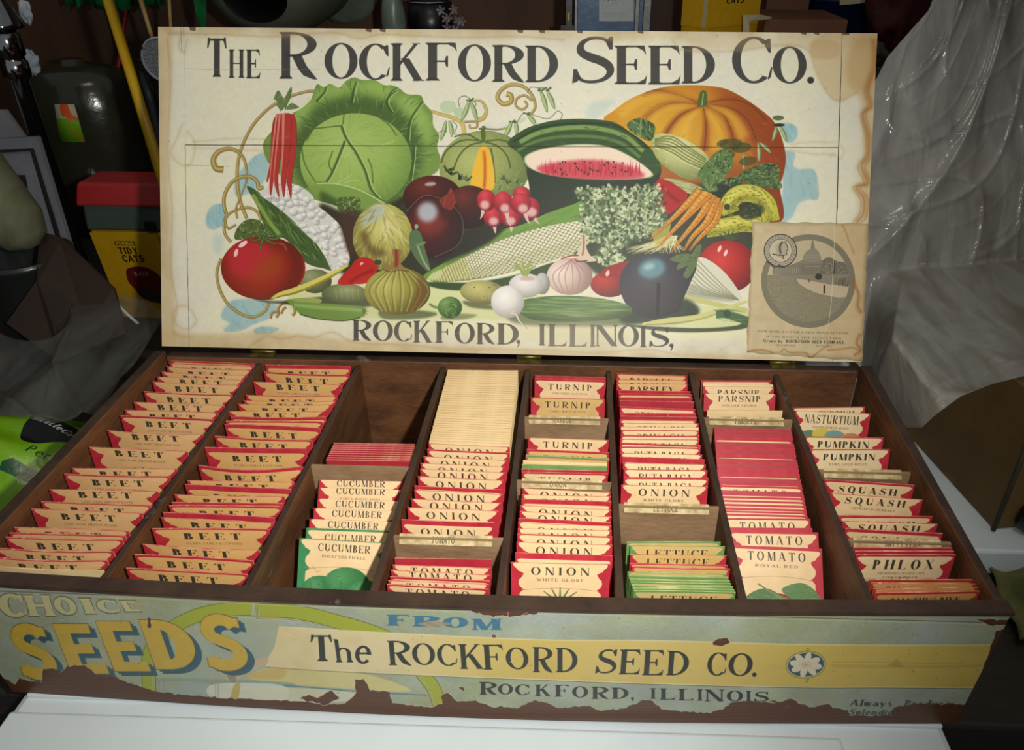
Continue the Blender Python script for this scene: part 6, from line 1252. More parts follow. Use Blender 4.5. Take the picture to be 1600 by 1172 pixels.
# ---------------------------------------------------------------- clutter behind and beside the box
def P3(px, py, Y): return tuple(uy(px, py, Y))
def bottle_mat(name, c, alpha, rough=.15):
    m, nt, b = new_mat(name); b.inputs['Base Color'].default_value = lin(c); b.inputs['Roughness'].default_value = rough; b.inputs['Alpha'].default_value = alpha
    N = nt.nodes; n = N.new('ShaderNodeTexNoise'); n.inputs['Scale'].default_value = 14; n.inputs['Detail'].default_value = 5; tc = N.new('ShaderNodeTexCoord'); nt.links.new(tc.outputs['Object'], n.inputs['Vector'])
    bp = N.new('ShaderNodeBump'); bp.inputs['Strength'].default_value = .5; bp.inputs['Distance'].default_value = .006; nt.links.new(n.outputs['Fac'], bp.inputs['Height']); nt.links.new(bp.outputs[0], b.inputs['Normal']); b.inputs['Specular IOR Level'].default_value = .8
    return m
def crumple(name, center, rx, ry, rz, mat, label, cat, seed=0, amp=.3, nu=24, nv=14):
    rr = np.random.default_rng(seed); ph = rr.uniform(0, 6.28, (6, 3)); fr = rr.integers(1, 6, (6, 2))
    b = MB()
    def f(u, v):
        a = u * 2 * math.pi; t = (v - .5) * math.pi; d = 1.
        for (p, q, r), (m1, m2) in zip(ph, fr): d += amp / 3 * math.sin(m1 * a + p) * math.cos(m2 * t * 1.5 + q)
        return (center[0] + rx * d * math.cos(t) * math.cos(a), center[1] + ry * d * math.cos(t) * math.sin(a), center[2] + rz * d * math.sin(t))
    b.grid(f, nu, nv); return tag(b.build(name, mat, origin=center), label, cat)

# --- supports: a low shelf board at the back carries the cartons and pots
def shelf():
    r = empty('back_shelf', (0, 1.25, -.032), 'dark wooden shelf unit against the plywood wall behind the lid', 'shelf')
    b = MB(); b.box(-.72, 1.35, 1.03, 1.43, .27, .2895); b.build('shelf_board', M['bench'], r, bevel=.002)
    for x in (-.72, .0, .7, 1.33): b = MB(); b.box(x, x + .02, 1.05, 1.43, -.032, .27); b.build('upright', M['bench'], r)
shelf()
ZS = .29
def carton(name, label, quads, depth, mats, cat='carton', top=None): pass

def cuboid_on(zb, A, Bp, depth, ztop, mats, name, label, cat, side_right=True, bevel=.002):
    """box whose front bottom edge runs A->Bp (xy), standing on zb"""
    A = np.array(A[:2]); Bp = np.array(Bp[:2]); e = Bp - A; L = np.linalg.norm(e); e /= L; n = np.array([-e[1], e[0]])
    q = [A, Bp, Bp + n * depth, A + n * depth]
    b = MB(); b.hexa([(p[0], p[1], zb) for p in q], [(p[0], p[1], ztop) for p in q], mats[1] if len(mats) > 1 else None)
    o = b.build(name, mats[0], bevel=bevel, origin=(q[0][0], q[0][1], zb)); return tag(o, label, cat), q

# litter cartons (yellow)
M['yellow_carton'] = mottle('yellow_carton', (206, 158, 24), (190, 142, 18), .5, 6, bump=.05)
M['cream_card'] = mottle('cream_card', (196, 184, 150), (170, 158, 124), .7, 8)
M['brown_card'] = mottle('brown_cardboard', (112, 70, 44), (92, 56, 36), .75, 12, bump=.2)
M['tan_card'] = mottle('tan_cardboard', (112, 88, 46), (88, 66, 34), .75, 5, bump=.2, c3=(140, 110, 66))
def face_print(name, w, h, base, fn, **kw):
    cv = Canvas(w, h, base); cv.a += ((vnoise(w, h, 40, 5, 3) - .5) * .05)[..., None]; fn(cv); return img_mat(name, cv.a, **kw)
def quad_panel(name, c, mat, parent=None, lift=None, solid=.0006):
    """flat printed panel through corners bl, br, tr, tl"""
    b = MB(); o = b.add(c, [(0, 1, 2, 3)]); b.uv.update({o: (0, 0), o + 1: (1, 0), o + 2: (1, 1), o + 3: (0, 1)})
    return b.build(name, mat, parent, solid=solid)
def litter_carton():
    K = P3(1107, 20, 1.06)[0:2]; A = P3(1066, 20, 1.10)[:2]; Bq = P3(1186, 20, 1.14)[:2]
    K = np.array(K); A = np.array(A); Bq = np.array(Bq)
    r = empty('litter_carton', (K[0], K[1] + .05, ZS), 'yellow cat litter carton showing two printed sides above the lid', 'carton')
    zt = .455
    D = A + Bq - K
    b = MB(); b.hexa([(*A, ZS), (*K, ZS), (*Bq, ZS), (*D, ZS)], [(*A, zt), (*K, zt), (*Bq, zt), (*D, zt)]); b.build('carton_body', M['yellow_carton'], r, bevel=.001)
    def f1(cv): textline(cv, 'TIDY', (75, 250), (240, 250), 60, (40, 34, 20), T=.26, t=.16, sf=.02); textline(cv, 'CATS', (65, 345), (250, 345), 62, (40, 34, 20), T=.26, t=.16, sf=.02); cv.poly([(80, 130), (230, 130), (230, 170), (80, 170)], (60, 48, 24), .9, sm=False); cv.poly([(290, 0), (340, 0), (340, 600), (290, 600)], (176, 176, 150), .9, sm=False)
    def f2(cv): textline(cv, 'TIDY', (170, 300), (330, 300), 60, (40, 34, 20), T=.26, t=.16, sf=.02); textline(cv, 'CATS', (160, 395), (340, 395), 62, (40, 34, 20), T=.26, t=.16, sf=.02); cv.poly([(210, 190), (330, 190), (330, 222), (210, 222)], (60, 48, 24), .9, sm=False)
    def side(P, Q, nm, fn, w):
        d = (Q - P) / np.linalg.norm(Q - P); n = np.array([d[1], -d[0]]) * .0008; m = face_print(nm, w, 600, (206, 158, 26), fn, rough=.5)
        z0, z1 = .345, .452
        quad_panel('printed_side', [(*(P + n), z0), (*(Q + n), z0), (*(Q + n), z1), (*(P + n), z1)], m, r)
    side(A, K, 'carton_print_narrow', f1, 360); side(K, Bq, 'carton_print_wide', f2, 520)
litter_carton()
def simple_carton(name, label, cat, x0p, x1p, ytp, Y, depth, mat, zb=ZS, ybp=None, rot=0):
    a = P3(x0p, ytp, Y); c = P3(x1p, ytp, Y); b = MB(); b.box(a[0], c[0], Y, Y + depth, zb, a[2]); return tag(b.build(name, mat, bevel=.0015, origin=((a[0] + c[0]) / 2, Y, zb)), label, cat)
simple_carton('brown_carton', 'long low brown cardboard carton right of the yellow litter carton', 'carton', 1196, 1326, 30, 1.08, .16, M['brown_card'])
simple_carton('brown_carton', 'taller brown cardboard carton half hidden behind the low one', 'carton', 1204, 1272, -40, 1.30, .1, M['brown_card'])
def flap():
    a = P3(1162, 49, 1.062); b = MB(); p = [P3(1161, 60, 1.062), P3(1172, 60, 1.06), P3(1170, 34, 1.06), P3(1206, 28, 1.07), P3(1190, 24, 1.09), P3(1161, 24, 1.065)]
    o = b.add(p, [(0, 1, 2, 5), (2, 3, 4, 5)]); tag(b.build('carton_flap', M['cream_card'], solid=.002), 'cream cardboard flap standing between yellow and brown cartons', 'cardboard')
# flap belongs to the brown carton: keep it as its own loose piece of card leaning there
flap()
def blue_case():
    r = empty('blue_case', P3(958, 40, 1.045), 'blue and silver product case with white tag reading 98A', 'box')
    a = P3(899, -30, 1.045); c = P3(1016, 60, 1.045)
    M['blue'] = mottle('blue_plastic', (22, 82, 124), (14, 62, 100), .35, 6); M['silver'] = mottle('dull_silver', (120, 120, 118), (90, 90, 90), .35, 12, metal=.5)
    b = MB(); b.box(a[0], c[0], 1.047, 1.2, ZS, a[2]); b.build('case_body', M['blue'], r, bevel=.003)
    for x0, x1 in ((898, 903), (993, 1000), (1006, 1018)):
        p, q = P3(x0, 0, 1.045), P3(x1, 0, 1.045); b = MB(); b.box(p[0], q[0], 1.040, 1.05, ZS, a[2] + .002); b.build('metal_edge', M['silver'], r, bevel=.001)
    def f(cv): textline(cv, '98', (25, 130), (115, 130), 66, (30, 30, 32), T=.2, t=.12, sf=.02); textline(cv, 'A', (125, 130), (165, 130), 46, (30, 30, 32), T=.2, t=.12, sf=.02); [cv.stroke([(40, 250 + i * 22), (260, 250 + i * 22)], 5, (120, 124, 124), .7) for i in range(2)]
    m = face_print('tag_98a', 340, 320, (168, 174, 172), f); quad_panel('paper_tag', [P3(936, 33, 1.0455), P3(990, 33, 1.0455), P3(990, -22, 1.0455), P3(936, -22, 1.0455)], m, r)
blue_case()
def black_post():
    a = P3(882, 60, 1.05); b = MB(); b.box(a[0], P3(896, 0, 1.05)[0], 1.05, 1.08, ZS, .5); r = empty('black_post', (a[0], 1.06, ZS), 'slim black upright with small yellow mark beside the blue case', 'post'); b.build('post_body', M['black'], r, bevel=.002)
    b = MB(); p, q = P3(887, 32, 1.049), P3(890, 20, 1.049); b.box(p[0], q[0], 1.0485, 1.05, p[2], q[2]); b.build('yellow_mark', M['yellow_carton'], r)
    b = MB(); p, q = P3(876, 60, 1.046), P3(899, 40, 1.046); b.box(p[0], q[0], 1.046, 1.06, ZS, q[2]); b.build('foot_clip', M['black'], r)
black_post()
# blue tub with a cream sticker, dark red bag, khaki heap
def tub():
    M['deep_blue'] = mottle('deep_blue_plastic', (22, 42, 84), (14, 28, 60), .4, 5)
    r = empty('blue_tub', P3(1330, 45, 1.08), 'dark blue plastic tub with a cream sticker, above the lid corner', 'tub'); p = P3(1330, 42, 1.27)
    w = (P3(1392, 0, 1.27)[0] - P3(1268, 0, 1.27)[0]) / 2; T = Matrix.Translation((p[0], 1.345, ZS)) @ Matrix.Diagonal((1, .7, 1, 1))
    b = MB(); b.lathe([(0, 0.004), (w * .8, 0.004), (w * .95, .08), (w, .12), (w * 1.04, .125), (w * 1.04, .135), (w * .96, .135), (w * .93, .02), (0, .02)], 28, T); b.build('tub_body', M['deep_blue'], r)
    quad_panel('sticker', [P3(1312, 8, 1.262), P3(1358, 4, 1.262), P3(1358, -20, 1.262), P3(1312, -18, 1.262)], M['cream_card'], r)
tub()
M['dark_red'] = mottle('dark_red_cloth', (84, 14, 20), (54, 10, 14), .7, 8, bump=.5); M['khaki'] = mottle('khaki_cloth', (70, 66, 40), (48, 46, 28), .8, 12, bump=.5)
c = P3(1425, 30, 1.05); crumple('cloth_bag', (c[0], 1.13, ZS + .112), .055, .05, .085, M['dark_red'], 'dark red cloth bag between the blue tub and the plastic sheet', 'bag', 3, .25)
c = P3(1352, 60, 1.03); crumple('rag', (c[0], 1.05, ZS + .018), .045, .03, .022, M['khaki'], 'small khaki rag heaped in front of the blue tub', 'rag', 5, .3)
# galvanised bucket lying with its mouth to the viewer, white enamel pan, dark pot, flower, green leaf strip
M['galv'] = mottle('grey_green_metal', (122, 128, 108), (92, 98, 80), .32, 5, metal=.35, bump=.15)
def bucket():
    c = P3(402, 12, 1.06); r = empty('metal_jug', (c[0], 1.15, ZS), 'dull grey-green metal jug lying with its round dark mouth forward', 'jug')
    s = (P3(460, 0, 1.06)[0] - c[0]); T = Matrix.Translation((c[0], 1.06, ZS + s * 1.46)) @ Matrix.Rotation(math.radians(-82), 4, 'X') @ Matrix.Diagonal((1.35, 1, 1, 1))
    b = MB(); b.lathe([(s * .62, -.004), (s * .7, 0), (s * .98, .02), (s * 1.3, .09), (s * 1.38, .18), (s * 1.1, .28), (0, .30)], 36, T); b.build('jug_body', M['galv'], r)
    b = MB(); b.lathe([(s * .62, -.004), (s * .48, .012), (s * .44, .06), (s * .7, .2), (0, .21)], 36, T); b.build('jug_mouth', M['black'], r)
bucket()
def pan():
    r = empty('enamel_pan', P3(545, 30, 1.14), 'chipped pale enamel plate leaning behind the metal jug', 'plate'); c = P3(530, -10, 1.38); T = Matrix.Translation((c[0], 1.38, ZS + .095)) @ Matrix.Rotation(math.radians(-80), 4, 'X')
    M['enamel'] = mottle('chipped_enamel', (112, 124, 112), (88, 100, 90), .35, 20, c3=(24, 30, 26)); b = MB(); b.lathe([(0, 0), (.055, 0), (.075, .012), (.083, .012), (.083, .016), (.07, .016), (.052, .006), (0, .006)], 30, T); b.build('plate_disc', M['enamel'], r)
pan()
def pot():
    r = empty('black_pot', P3(650, 30, 1.12), 'black pot with a bright rim behind the lid top edge', 'pot'); c = P3(664, 5, 1.14); w = P3(700, 5, 1.14)[0] - c[0]; T = Matrix.Translation((c[0], 1.18, ZS))
    zt = c[2] - ZS
    b = MB(); b.lathe([(0, 0), (w * .8, 0), (w, zt * .5), (w, zt), (w * .93, zt), (w * .9, zt * .6), (0, zt * .5)], 28, T); b.build('pot_body', M['black'], r); b = MB(); b.lathe([(w * .93, zt), (w * .96, zt + .002), (w * 1.02, zt + .002), (w * 1.03, zt)], 28, T); b.build('pot_rim', M['chrome'], r)
    c = P3(612, 40, 1.10); crumple('green_glass', (c[0], 1.12, ZS + .055), .022, .02, .06, M['enamel'], 'dull green-grey rounded jar left of the black pot', 'jar', 2, .05)
pot()
M['petal'] = mottle('pale_petal', (150, 146, 148), (110, 90, 96), .6, 30)
def posy():
    c = P3(706, 34, 1.08); r = empty('dried_posy', (c[0], 1.1, ZS), 'small posy of pale dried flowers beside the black pot', 'flowers'); rr = random.Random(3)
    for i in range(9):
        x, z = c[0] + rr.uniform(-.018, .018), c[2] + rr.uniform(-.02, .026); b = MB()
        for k in range(5): a = k * 1.256 + i; b.add([(x, 1.08, z), (x + .006 * math.cos(a - .4), 1.076, z + .006 * math.sin(a - .4)), (x + .009 * math.cos(a), 1.074, z + .009 * math.sin(a)), (x + .006 * math.cos(a + .4), 1.076, z + .006 * math.sin(a + .4))], [(0, 1, 2, 3)])
        b.build('flower_head', M['petal'], r, solid=.0006)
    b = MB(); b.tube([(c[0], 1.085, c[2] - .02), (c[0] + .004, 1.1, ZS)], .004, 6); b.build('stem', M['khaki'], r)
posy()
M['green'] = mottle('green_foil', (16, 110, 52), (10, 70, 40), .35, 12, bump=.6, c3=(60, 160, 90))
def green_bits():
    for x0, x1, y0, y1, Y, lb in ((92, 262, -30, 12, 1.20, 'crinkled dark green bag hanging over the top left'),):
        a, c = P3(x0, y0, Y), P3(x1, y1, Y); b = MB()
        b.grid(lambda u, v: (a[0] + (c[0] - a[0]) * u, Y + .012 * math.sin(u * 31) * math.cos(v * 9), c[2] + (a[2] + .3 - c[2]) * v + .006 * math.sin(u * 40) * (1 - v)), 60, 8)
        tag(b.build('green_bag', M['green'], solid=.001), lb, 'bag')
    b = MB(); p = [P3(298, -20, 1.04), P3(322, -20, 1.04), P3(322, 30, 1.035), P3(319, 52, 1.04), P3(306, 20, 1.04)]; b.add(p, [(0, 4, 3, 2, 1)]); tag(b.build('green_leaf', M['green'], solid=.001), 'pointed green leaf hanging against the metal jug', 'leaf')
green_bits()

# --- left side: poles, strainer, bottle, chrome lamp, tissue
M['yellow'] = mottle('yellow_paint', (196, 158, 10), (176, 138, 8), .4, 10); M['red'] = mottle('red_paint', (170, 26, 26), (150, 18, 20), .4, 10); M['pale_wood'] = mottle('pale_wood', (170, 136, 84), (140, 110, 66), .6, 30)
b = MB(); b.tube([P3(160, -30, .72), P3(245, 250, .625), P3(302, 440, .585)], .0070, 12); tag(b.build('yellow_pole', M['yellow']), 'yellow painted pole slanting down behind the lid\'s left edge', 'pole')
b = MB(); b.tube([P3(204, -20, 1.30), P3(183, 112, 1.22), (P3(160, 250, 1.2)[0], 1.19, -.031)], .0052, 8); tag(b.build('red_rod', M['red']), 'thin red rod crossing behind the yellow pole', 'rod')
b = MB(); b.tube([P3(214, -20, .98), P3(238, 60, .95)], [.004, .0033], 8); 
def strainer():
    r = empty('strainer', P3(246, 100, .93), 'round wire mesh strainer with pale handle beside the lid corner', 'strainer')
    b.build('handle', M['pale_wood'], r)
    c = np.array(P3(254, 94, .93)); R1, R2 = .033, .034
    g = MB(); g.tube([(c[0] + R1 * math.cos(t), .93, c[2] + R2 * math.sin(t)) for t in np.linspace(0, 2 * math.pi, 29)], .0022, 8, caps=False); g.build('ring', M['white'], r)
    g = MB()
    for i in range(-11, 12):
        o = i / 12.; L = math.sqrt(max(0, 1 - o * o))
        for sx in (1, -1):
            p = (o * .7071 - L * .7071, o * .7071 * sx + L * .7071 * sx); q = (o * .7071 + L * .7071, o * .7071 * sx - L * .7071 * sx)
            g.tube([(c[0] + R1 * p[0], .93, c[2] + R2 * p[1]), (c[0] + R1 * q[0], .93, c[2] + R2 * q[1])], .0007, 4, caps=False)
    o = g.build('wire_mesh', M['white'], r); o['kind'] = 'stuff'
strainer()
b = MB(); b.tube([P3(221, 112, .86), P3(236, 160, .85), P3(262, 262, .82), (P3(280, 262, .80)[0], .79, -.031)], [.006, .011, .012, .006], 10); tag(b.build('black_grip', M['black']), 'black rounded tool grip between yellow pole and lid', 'tool')
b = MB(); b.tube([P3(263, -20, .98), P3(268, 60, .95), P3(272, 120, .93)], .0028, 8); tag(b.build('wooden_stick', M['pale_wood']), 'thin pale stick rising above the lid\'s left corner', 'stick')
def lampthing():
    a = P3(8, 60, .80); r = empty('chrome_lamp', (a[0], .80, -.032), 'chrome flared work lamp on a stem at the top left corner', 'lamp')
    z = lambda y: P3(8, y, .80)[2]; w = P3(30, 60, .80)[0] - a[0]
    T = Matrix.Translation((a[0], .80, 0))
    b = MB(); b.lathe([(0, z(-25)), (w * .5, z(-25)), (w * 1.35, z(38)), (w * 1.4, z(44)), (w * 1.3, z(44)), (w * .8, z(47)), (0, z(47))], 32, T); b.build('lamp_shade', M['chrome'], r)
    b = MB(); b.lathe([(0, z(47)), (w * .85, z(47)), (w * .85, z(52)), (w * .95, z(56)), (w * .95, z(86)), (w * .8, z(89)), (w * .8, z(94)), (w * .9, z(97)), (w * .9, z(120)), (w * .6, z(124)), (w * .5, -.032), (0, -.032)], 28, T); b.build('stem', M['chrome'], r)
lampthing()
M['tissue'] = mottle('crumpled_tissue', (186, 196, 202), (150, 160, 170), .8, 20, bump=.6)
c = P3(46, 98, .86); crumple('tissue', c, .014, .012, .017, M['tissue'], 'pale blue-white crumpled tissue at the foot of the chrome lamp', 'tissue', 4, .35)
c = P3(40, 18, .88); crumple('tissue', c, .008, .008, .016, M['tissue'], 'narrow white crumpled tissue beside the chrome lamp shade', 'tissue', 8, .35)
def dark_bottle():
    c = P3(136, 180, 1.055); w = P3(214, 180, 1.055)[0] - c[0]; z = lambda y: P3(136, y, 1.03)[2]
    r = empty('plastic_jug', (c[0], 1.055, -.032), 'big smoky clear plastic jug with a green and orange sticker', 'jug'); T = Matrix.Translation((c[0], 1.055, 0)) @ Matrix.Diagonal((1, .8, 1, 1))
    M['smoky'] = bottle_mat('smoky_plastic', (50, 50, 38), .78, .2)
    b = MB(); b.lathe([(0, -.03), (w, -.03), (w * 1.05, z(260)), (w * 1.03, z(170)), (w * .97, z(130)), (w * .8, z(112)), (w * .45, z(105)), (w * .25, z(104)), (w * .22, z(96)), (0, z(96))], 40, T); b.build('jug_body', M['smoky'], r)
    def f(cv):
        cv.poly([(0, 0), (200, 0), (200, 150), (0, 150)], (178, 172, 140), 1, sm=False); cv.poly([(60, 0), (130, 0), (150, 90), (200, 150), (200, 180), (120, 150), (60, 110)], (206, 78, 22), 1); cv.poly([(30, 150), (120, 170), (200, 160), (260, 400), (0, 400)], (112, 168, 20), 1, sm=False)
        cv.stroke([(90, 100), (120, 220), (190, 400)], 14, (214, 110, 20)); cv.hatch([(0, 180), (200, 180), (200, 400), (0, 400)], 60, 40, 4, [(80, 130, 20), (150, 196, 60)], 60, 30)
    m = face_print('jug_sticker', 200, 400, (112, 168, 20), f); q = MB()
    def onjug(x, y):
        Y = .96
        for _ in range(8): p = P3(x, y, Y); Y = 1.055 - .8 * math.sqrt(max(1e-6, (w * 1.05) ** 2 - (p[0] - c[0]) ** 2)) - .0015
        return P3(x, y, Y)
    pts = [[onjug(85, 163), onjug(100, 163), onjug(116, 163)], [onjug(94, 222), onjug(114, 222), onjug(133, 222)]]
    q.grid(lambda u, v: tuple(np.array(pts[1][int(round(u * 2))]) * (1 - v) + np.array(pts[0][int(round(u * 2))]) * v), 2, 1, lambda u, v: (u, v)); q.build('sticker', m, r, solid=.0004)
dark_bottle()
def litter_bucket():
    Y = .66; r = empty('litter_bucket', (P3(250, 480, Y)[0], Y + .1, -.032), 'cat litter bucket with a red lid and yellow label left of the lid', 'bucket')
    M['bucket_grey'] = mottle('bucket_grey_green', (66, 78, 70), (56, 66, 60), .5, 5); M['bucket_yellow'] = mottle('bucket_yellow', (170, 132, 14), (156, 120, 10), .5, 5); M['bucket_red'] = mottle('bucket_red', (164, 40, 40), (140, 30, 32), .45, 6)
    zt, zm, zb = P3(200, 322, Y)[2], P3(200, 362, Y)[2], -.0315
    xl, xm_ = P3(128, 322, Y)[0], P3(149, 362, Y)[0]; xb = P3(190, 520, Y)[0]; xr = P3(330, 322, Y)[0]
    def sq(x, z, x2): return [(x, Y, z), (x2, Y, z), (x2, Y + .06, z), (x, Y + .06, z)]
    b = MB(); b.hexa(sq(xm_ + .003, zb + .0006, xr - .02), sq(xm_ - .012, zm, xr), None); b.build('bucket_body', M['bucket_yellow'], r, bevel=.006)
    b = MB(); b.hexa(sq(xm_ - .0125, zm + .0005, xr), sq(xl, zt, xr + .01), None); b.build('bucket_neck', M['bucket_grey'], r, bevel=.004)
    z2 = P3(200, 287, Y)[2]; b = MB(); b.hexa([(xl - .006, Y - .006, zt), (xr + .016, Y - .006, zt), (xr + .016, Y + .066, zt), (xl - .006, Y + .066, zt)], [(xl + .002, Y, z2), (xr + .008, Y, z2), (xr + .008, Y + .06, z2), (xl + .002, Y + .06, z2)]); b.build('bucket_lid', M['bucket_red'], r, bevel=.004)
    b = MB(); p, q = P3(226, 346, Y), P3(246, 360, Y); b.box(p[0], q[0], Y - .004, Y, q[2], p[2]); b.build('latch', M['black'], r)
    def f(cv):
        k = (34, 30, 18)
        cv.poly([(134, 52), (260, 52), (260, 82), (130, 82)], (60, 50, 24), .9, sm=False); textline(cv, 'PURINA', (140, 78), (252, 78), 20, (190, 150, 30), T=.3, t=.14, sf=.02)
        textline(cv, 'TIDY', (138, 140), (262, 140), 46, k, T=.24, t=.17, sf=.02); textline(cv, 'CATS', (142, 194), (282, 194), 46, k, T=.24, t=.17, sf=.02)
        cv.poly([(130, 280), (156, 240), (240, 226), (320, 256), (370, 330), (378, 430), (330, 486), (240, 480), (170, 440), (150, 390), (126, 340)], (84, 18, 14)); cv.poly([(160, 410), (240, 396), (350, 440), (310, 484), (200, 462)], (46, 44, 50)); textline(cv, 'BAIT', (182, 292), (280, 292), 26, (150, 140, 120), .8, T=.26, t=.14, sf=.02)
    m = face_print('bucket_label', 420, 600, (172, 134, 14), f, rough=.5)
    u0, u1 = P3(152, 366, Y - .002), P3(262, 366, Y - .002); l0, l1 = P3(182, 500, Y - .002), P3(284, 500, Y - .002)
    x0 = xm_ - .008; x1 = x0 + .100; zl = max(-.03, P3(200, 495, Y)[2])
    quad_panel('label', [(x0 + .010, Y - .0018, zl), (x1 + .004, Y - .0018, zl), (x1, Y - .0018, zm - .002), (x0, Y - .0018, zm - .002)], m, r)
litter_bucket()
def frames():
    M['grey_board'] = mottle('grey_white_board', (122, 124, 130), (100, 102, 108), .6, 7); M['dark_line'] = mottle('dark_frame_line', (30, 24, 26), (20, 18, 20), .6, 10)
    r = empty('white_framed_board', (-.9, .72, -.032), 'grey-white framed board with a dark inner line at the left edge', 'picture frame')
    def pan(name, pp, Ys, mat, th=.006):
        q = [np.array(P3(x, y, Yq)) for (x, y), Yq in zip(pp, Ys)]; b = MB(); b.hexa(q, [p + np.array([0, -th, 0]) for p in q]) if False else None
        b = MB(); k = [p + np.array([0, th, 0]) for p in q]; b.add(q + k, [(0, 1, 2, 3), (7, 6, 5, 4), (0, 4, 5, 1), (1, 5, 6, 2), (2, 6, 7, 3), (3, 7, 4, 0)]); b.build(name, mat, r)
    pan('board', [(-120, 470), (112, 392), (58, 214), (-90, 222)], (.70, .70, .76, .76), M['grey_board'], .008)
    for a, c in (([(-100, 240), (50, 232), (50, 236), (-100, 245)], None), ([(46, 232), (51, 232), (98, 385), (92, 388)], None)): pan('inner_line', a, [Y - .003 for Y in ((.755, .755, .754, .754) if a[0][0] < 0 else (.755, .755, .702, .702))], M['dark_line'], .002)
    pan('inner_panel', [(-40, 360), (60, 350), (38, 274), (-30, 274)], (.725, .725, .742, .742), M['dark_line'], .002); pan('inner_mat', [(-44, 370), (36, 352), (22, 290), (-36, 290)], (.722, .722, .735, .735), M['grey_board'], .002)
    b = MB(); q = [P3(-60, 228, .80), P3(38, 214, .80), P3(8, 172, .82), P3(-60, 172, .82)]; k = [tuple(np.array(p) + np.array([0, .006, 0])) for p in q]; b.add(q + k, [(0, 1, 2, 3), (7, 6, 5, 4), (0, 4, 5, 1), (1, 5, 6, 2), (2, 6, 7, 3), (3, 7, 4, 0)]); tag(b.build('white_card', M['grey_board']), 'second grey-white card peeking out behind the framed board', 'card')
frames()
M['roll'] = mottle('dusty_green_roll', (112, 112, 84), (84, 84, 62), .8, 9, bump=.4, stretch=(3, 1, 1))
b = MB(); b.tube([P3(-110, 190, .60), P3(-30, 290, .57), P3(20, 348, .55), P3(44, 376, .545), P3(52, 386, .545)], [.045, .043, .038, .026, .008], 20); tag(b.build('padded_roll', M['roll']), 'dusty green-grey padded roll with rounded end at left edge', 'roll')
def tubl():
    c = np.array(P3(-12, 430, .50)); w = P3(56, 430, .50)[0] - c[0]; M['dark_tub'] = bottle_mat('dark_tub_plastic', (34, 38, 36), .92, .3)
    T = Matrix.Translation((c[0], .56, 0)); z = lambda y: P3(-12, y, .5)[2]
    b = MB(); b.lathe([(0, -.031), (w * .7, -.031), (w * .9, z(520)), (w, z(438)), (w * 1.06, z(434)), (w * 1.06, z(424)), (w * .97, z(424)), (w * .86, z(505)), (0, z(520))], 36, T); tag(b.build('dark_tub', M['dark_tub'], origin=(c[0], .56, -.031)), 'dark round plastic tub under the padded roll at left edge', 'tub')
    b = MB(); P = [P3(x, y, .55) for x, y in ((-20, 470), (6, 462), (18, 450), (20, 440), (14, 436))]; b.tube(P, .0012, 6); tag(b.build('wire_loop', M['chrome']), 'thin bright wire loop on the dark tub', 'wire')
tubl()
def cardL():
    q = [np.array(P3(x, y, Y)) for (x, y), Y in zip(((10, 505), (92, 566), (196, 520), (178, 452), (94, 372), (62, 362), (56, 440)), (.47, .45, .49, .51, .56, .57, .50))]
    n = len(q); k = [p + np.array([0, .004, -.001]) for p in q]; b = MB(); b.add(q + k, [tuple(range(n)), tuple(range(2 * n - 1, n - 1, -1))] + [(i, i + n, (i + 1) % n + n, (i + 1) % n) for i in range(n)])
    M['dark_card'] = mottle('dark_cardboard', (50, 31, 16), (34, 21, 11), .8, 6, bump=.2); tag(b.build('cardboard_sheet', M['dark_card']), 'dark brown cardboard sheet leaning among the left clutter', 'cardboard')
    b = MB(); b.tube([P3(x, y, .56) for x, y in ((146, 461), (158, 461), (170, 466), (186, 478), (200, 492), (216, 506))], .0021, 8); tag(b.build('white_strap', M['white']), 'short white strap curving in front of the litter bucket', 'cord')
cardL()

def film_mat(name, col, alpha, rough, bump=.6, sc=22, spec=1.0, rng=(.1, .12)):
    m, nt, b = new_mat(name); N = nt.nodes; L = nt.links
    b.inputs['Base Color'].default_value = lin(col); b.inputs['Roughness'].default_value = rough; b.inputs['Specular IOR Level'].default_value = spec
    tc = N.new('ShaderNodeTexCoord'); mp = N.new('ShaderNodeMapping'); mp.inputs['Rotation'].default_value = (0, .6, 0); mp.inputs['Scale'].default_value = (3, 1, 1); L.new(tc.outputs['Object'], mp.inputs[0])
    n = N.new('ShaderNodeTexNoise'); n.inputs['Scale'].default_value = sc; n.inputs['Detail'].default_value = 6; n.inputs['Roughness'].default_value = .5; n.inputs['Distortion'].default_value = .6; L.new(mp.outputs[0], n.inputs['Vector'])
    bp = N.new('ShaderNodeBump'); bp.inputs['Strength'].default_value = bump; bp.inputs['Distance'].default_value = .008; L.new(n.outputs['Fac'], bp.inputs['Height']); L.new(bp.outputs[0], b.inputs['Normal'])
    mr = N.new('ShaderNodeMapRange'); mr.inputs['From Min'].default_value = .3; mr.inputs['From Max'].default_value = .7; mr.inputs['To Min'].default_value = alpha - rng[0]; mr.inputs['To Max'].default_value = alpha + rng[1]; L.new(n.outputs['Fac'], mr.inputs['Value']); L.new(mr.outputs[0], b.inputs['Alpha'])
    return m
